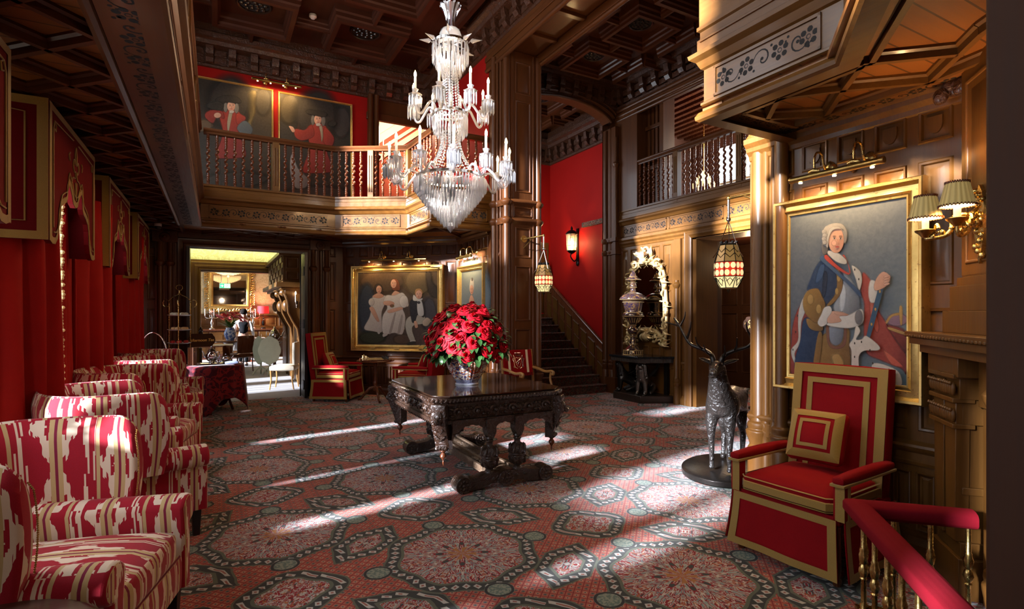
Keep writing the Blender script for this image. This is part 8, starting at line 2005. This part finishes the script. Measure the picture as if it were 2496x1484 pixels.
# ---------------------------------------------------------------- beyond the galleries
t = thing('candle_sconce', 'twin-candle brass sconce on the passage wall behind the gallery', 'sconce', (3.42, 11.9, 5.05)); b = MB(); b.tube([(-.14, 0, .05), (-.12, 0, -.05), (0, 0, -.08), (.12, 0, -.05), (.14, 0, .05)], .012, 6); b.ball((0, 0, -.06), .05, 8, 6); b.tube([(0, 0, -.06), (0, .58, -.06)], .014, 6); b.build('bracket', M['bronzebrass'], t, smooth=60)
for x in (-.14, .14): b = MB(); b.lathe([(.05, .05), (.05, .06), (.016, .065), (.016, .36)], 8, (x, 0, 0)); b.build('candle', M['candle'], t)
t = thing('pendant_lamp', 'small amber crystal lamp glimpsed between the right gallery balusters', 'lamp', (8.6, 7.6, 4.0)); b = MB(); b.tube([(0, 0, .3), (0, 0, 1.7)], .012, 6); b.build('cord', M['brass'], t); b = MB()
for k in range(5):
    for q in range(10): a = q*PI/5; prism(b, (.05+.04*k)*cos(a), (.05+.04*k)*sin(a), .3-.09*k*0+.0-.06*k+.1, .12, .016)
b.build('crystal_basket', M['glow'], t, smooth=0)
for y, lab in ((6.95, 'red curtain with gold tassel in the upper room above the right gallery'),): 
    b = MB(); b.grid(lambda u, v: (9.4+.04*sin(u*30), 5.2+.9*u*(1-.35*sin(PI*v)), 3.5+2.0*v), 40, 8); o = tag(b.build('drape', M['drape'], smooth=180), lab, 'curtain'); o.modifiers.new('t', 'SOLIDIFY').thickness = .01
# handrail and panelled balustrade climbing the stairs
t = thing('stair_balustrade', 'dark panelled balustrade with sloping handrail climbing the stairs', 'balustrade', (6.78, 8.42, 0))
def sl(y): return max(0, y-.0)*RI/TR
b = MB(); L = NS*TR-.05; pn = []
b.add([(.0, .0, .02), (.0, L, sl(L)+.02), (.0, L, sl(L)+.84), (.0, 0, .84), (.06, .0, .02), (.06, L, sl(L)+.02), (.06, L, sl(L)+.84), (.06, 0, .84)], [(0, 1, 2, 3), (4, 5, 6, 7), (0, 1, 5, 4), (3, 2, 6, 7), (0, 3, 7, 4), (1, 2, 6, 5)])
b.build('panelled_side', M['mahog'], t)
for k in range(8):
    y0 = .10+k*.27; b = MB(); z = sl(y0+.09)
    for q0, q1 in ((.10, .38), (.42, .66)):
        v = [(-.012, y0, z-.04+q0), (-.012, y0+.18, z+.08+q0), (-.012, y0+.18, z+.08+q1), (-.012, y0, z-.04+q1)]; w = [(-.001, p[1]+(.0), p[2]) for p in v]; c2 = [(-.004, lerp(p[1], y0+.09, .3), lerp(p[2], z+.02+(q0+q1)/2, .3)) for p in v]
        b.add(v+w+c2, [(i, (i+1) % 4, 4+(i+1) % 4, 4+i) for i in range(4)]+[(i, (i+1) % 4, 8+(i+1) % 4, 8+i) for i in range(4)]+[(8, 9, 10, 11)])
    b.tube([(-.012, y0+.0, z-.06+.70), (-.012, y0+.20, z+.05+.70)], .014, 6); b.build('panel', M['oak'], t)
b = MB(); b.tube([(.03, -.05, .80), (.03, L, sl(L)+.86)], .045, 10, flat=.8); b.tube([(.03, -.05, .74), (.03, L, sl(L)+.80)], .03, 8); b.build('handrail', M['mahog'], t, smooth=60)
b = MB(); b.box(-.02, L, 1.3, .10, L+.12, 2.55); b.lathe([(.05, 2.55), (.07, 2.6), (.03, 2.66), (.05, 2.72), (.001, 2.78)], 12, (.04, L+.06, 0)); b.build('newel_post', M['mahog'], t, bevel=.006)
# ---------------------------------------------------------------- light
def lamp(name, kind, loc, energy, col, **k):
    l = bpy.data.lights.new(name, kind); l.energy = energy; l.color = col
    for a, v in k.items(): setattr(l, a, v)
    o = bpy.data.objects.new(name, l); COL.objects.link(o); o.location = loc; return o
SUN_EL, SUN_AZ = R(15.5), math.atan2(.17, .985)
d = Vector((cos(SUN_EL)*cos(SUN_AZ), cos(SUN_EL)*sin(SUN_AZ), -sin(SUN_EL)))
s = lamp('sun', 'SUN', (-10, 5, 8), SUNE, (.97, .97, 1), angle=R(3.2)); s.rotation_euler = d.to_track_quat('-Z', 'Y').to_euler()
WARM = (1, .60, .28)
for i, p in enumerate(LAMPS): lamp('candle_light', 'POINT', p, CANDE, WARM, shadow_soft_size=.022)
for p, nn in PLIGHTS:
    o = lamp('picture_spot', 'SPOT', p, PICE, (1, .66, .30), spot_size=R(150), spot_blend=.6, shadow_soft_size=.03); o.rotation_euler = (Vector((0, 0, -1))-nn*.55).to_track_quat('-Z', 'Y').to_euler()
for p in SCONL: lamp('sconce_light', 'POINT', p, 7, WARM, shadow_soft_size=.025)
for p in LANT: lamp('lantern_light', 'POINT', p, 3, (1, .68, .36), shadow_soft_size=.03)
lamp('stair_lantern_light', 'POINT', WL, 60, (1, .62, .34), shadow_soft_size=.04)
lamp('dining_chandelier_light', 'POINT', (.34, 18.4, 3.3), 40, (1, .72, .42), shadow_soft_size=.3)
lamp('dining_cove_light', 'AREA', (.3, Y2-.35, 3.30), 14, (.85, .95, .40), shape='RECTANGLE', size=4.4, size_y=.1).rotation_euler = (R(75), 0, 0)
lamp('dining_table_lamp_light', 'POINT', (1.46, Y3-.4, 1.66), 12, (1, .6, .35), shadow_soft_size=.1)
lamp('passage_light', 'POINT', (3.7, 11.4, 5.6), 70, (1, .72, .45), shadow_soft_size=.15)
lamp('corridor_light', 'POINT', (8.3, 6.2, 2.5), 45, (1, .66, .36), shadow_soft_size=.1)
lamp('upper_room_light', 'POINT', (8.6, 6.4, 5.0), 40, (1, .75, .5), shadow_soft_size=.2)
lamp('pendant_lamp_light', 'POINT', (8.6, 7.6, 4.25), 10, (1, .6, .25), shadow_soft_size=.1)  # glow of the amber pendant lamp in the upper room
# daylight entering at the windows (sky light)
SKY = (.84, .92, 1.0)
def winlight(name, c, w, h, rot, e):
    o = lamp(name, 'AREA', c, e, SKY, shape='RECTANGLE', size=w, size_y=h); o.rotation_euler = rot; return o
for w, q in UW: winlight('upper_window_light', (XL-.05, w, 4.58), 1.9, q*1.9, (0, R(-58), 0), UPE*q/.6)
for k, w in enumerate(WC): winlight('lower_window_light', (XL-.05, w, 1.5), 2.0, 1.05, (0, R(-70), 0), LOE)
for y in (11.6, 13.1, 17.5, 19.7): winlight('dining_window_light', (-2.25, y, 1.75), 2.9, 1.7, (0, R(-90), 0), 26)
for k in range(3): winlight('upper_room_window_light', (10.08, 9.4-1.6-2.1*k, 4.5), 1.6, 1.3, (0, R(90), 0), 30)
lamp('rear_fill_light', 'POINT', (.4, -.8, 2.4), ENTE, (1, .80, .60), shadow_soft_size=.08)  # unseen fill added behind the viewpoint to lift the near end
winlight('stair_window_light', (4.66, 9.7, 4.0), 2.0, 1.4, (0, R(-90), 0), 25)  # lamp added for an unseen landing window; the wall here is solid
for z_, e_ in ((2.70, 5), (3.05, 4), (3.6, 3), (4.2, 3)): lamp('chandelier_core_fill', 'POINT', (CX_, CY_, z_), e_*COREE, (1, .86, .70), shadow_soft_size=.05)  # lamps added inside the crystal to brighten it
w = bpy.data.worlds.new('World'); S.world = w; w.use_nodes = True
X.nt = w.node_tree; bg = X.nt.nodes['Background']; v_, x_, y_, z_ = coords('Generated')
setin(bg, 'Color', mixc((z_*6+.5).min(1).max(0), (.10, .09, .07), (.80, .90, 1.0))); bg.inputs[1].default_value = 1.6

# ---------------------------------------------------------------- camera and colour
cd = bpy.data.cameras.new('camera'); cam = bpy.data.objects.new('camera', cd); COL.objects.link(cam)
cam.location = (0, 0, 1.55); cam.rotation_euler = (R(90), 0, -math.atan(723/1310)); cd.lens = 1310/2496*36; cd.sensor_width = 36; cd.shift_y = 20/2496; cd.clip_start = .05
S.camera = cam
S.view_settings.view_transform = 'Standard'; S.view_settings.look = 'None'; S.view_settings.gamma = 1; S.view_settings.use_curve_mapping = False; S.view_settings.exposure = EXPO
c = S.cycles
c.use_denoising = True; c.max_bounces = 7; c.diffuse_bounces = 4; c.glossy_bounces = 4; c.transmission_bounces = 4; c.transparent_max_bounces = 24; c.sample_clamp_indirect = 6; c.caustics_reflective = False; c.caustics_refractive = False
try: c.use_light_tree = True
except Exception: pass
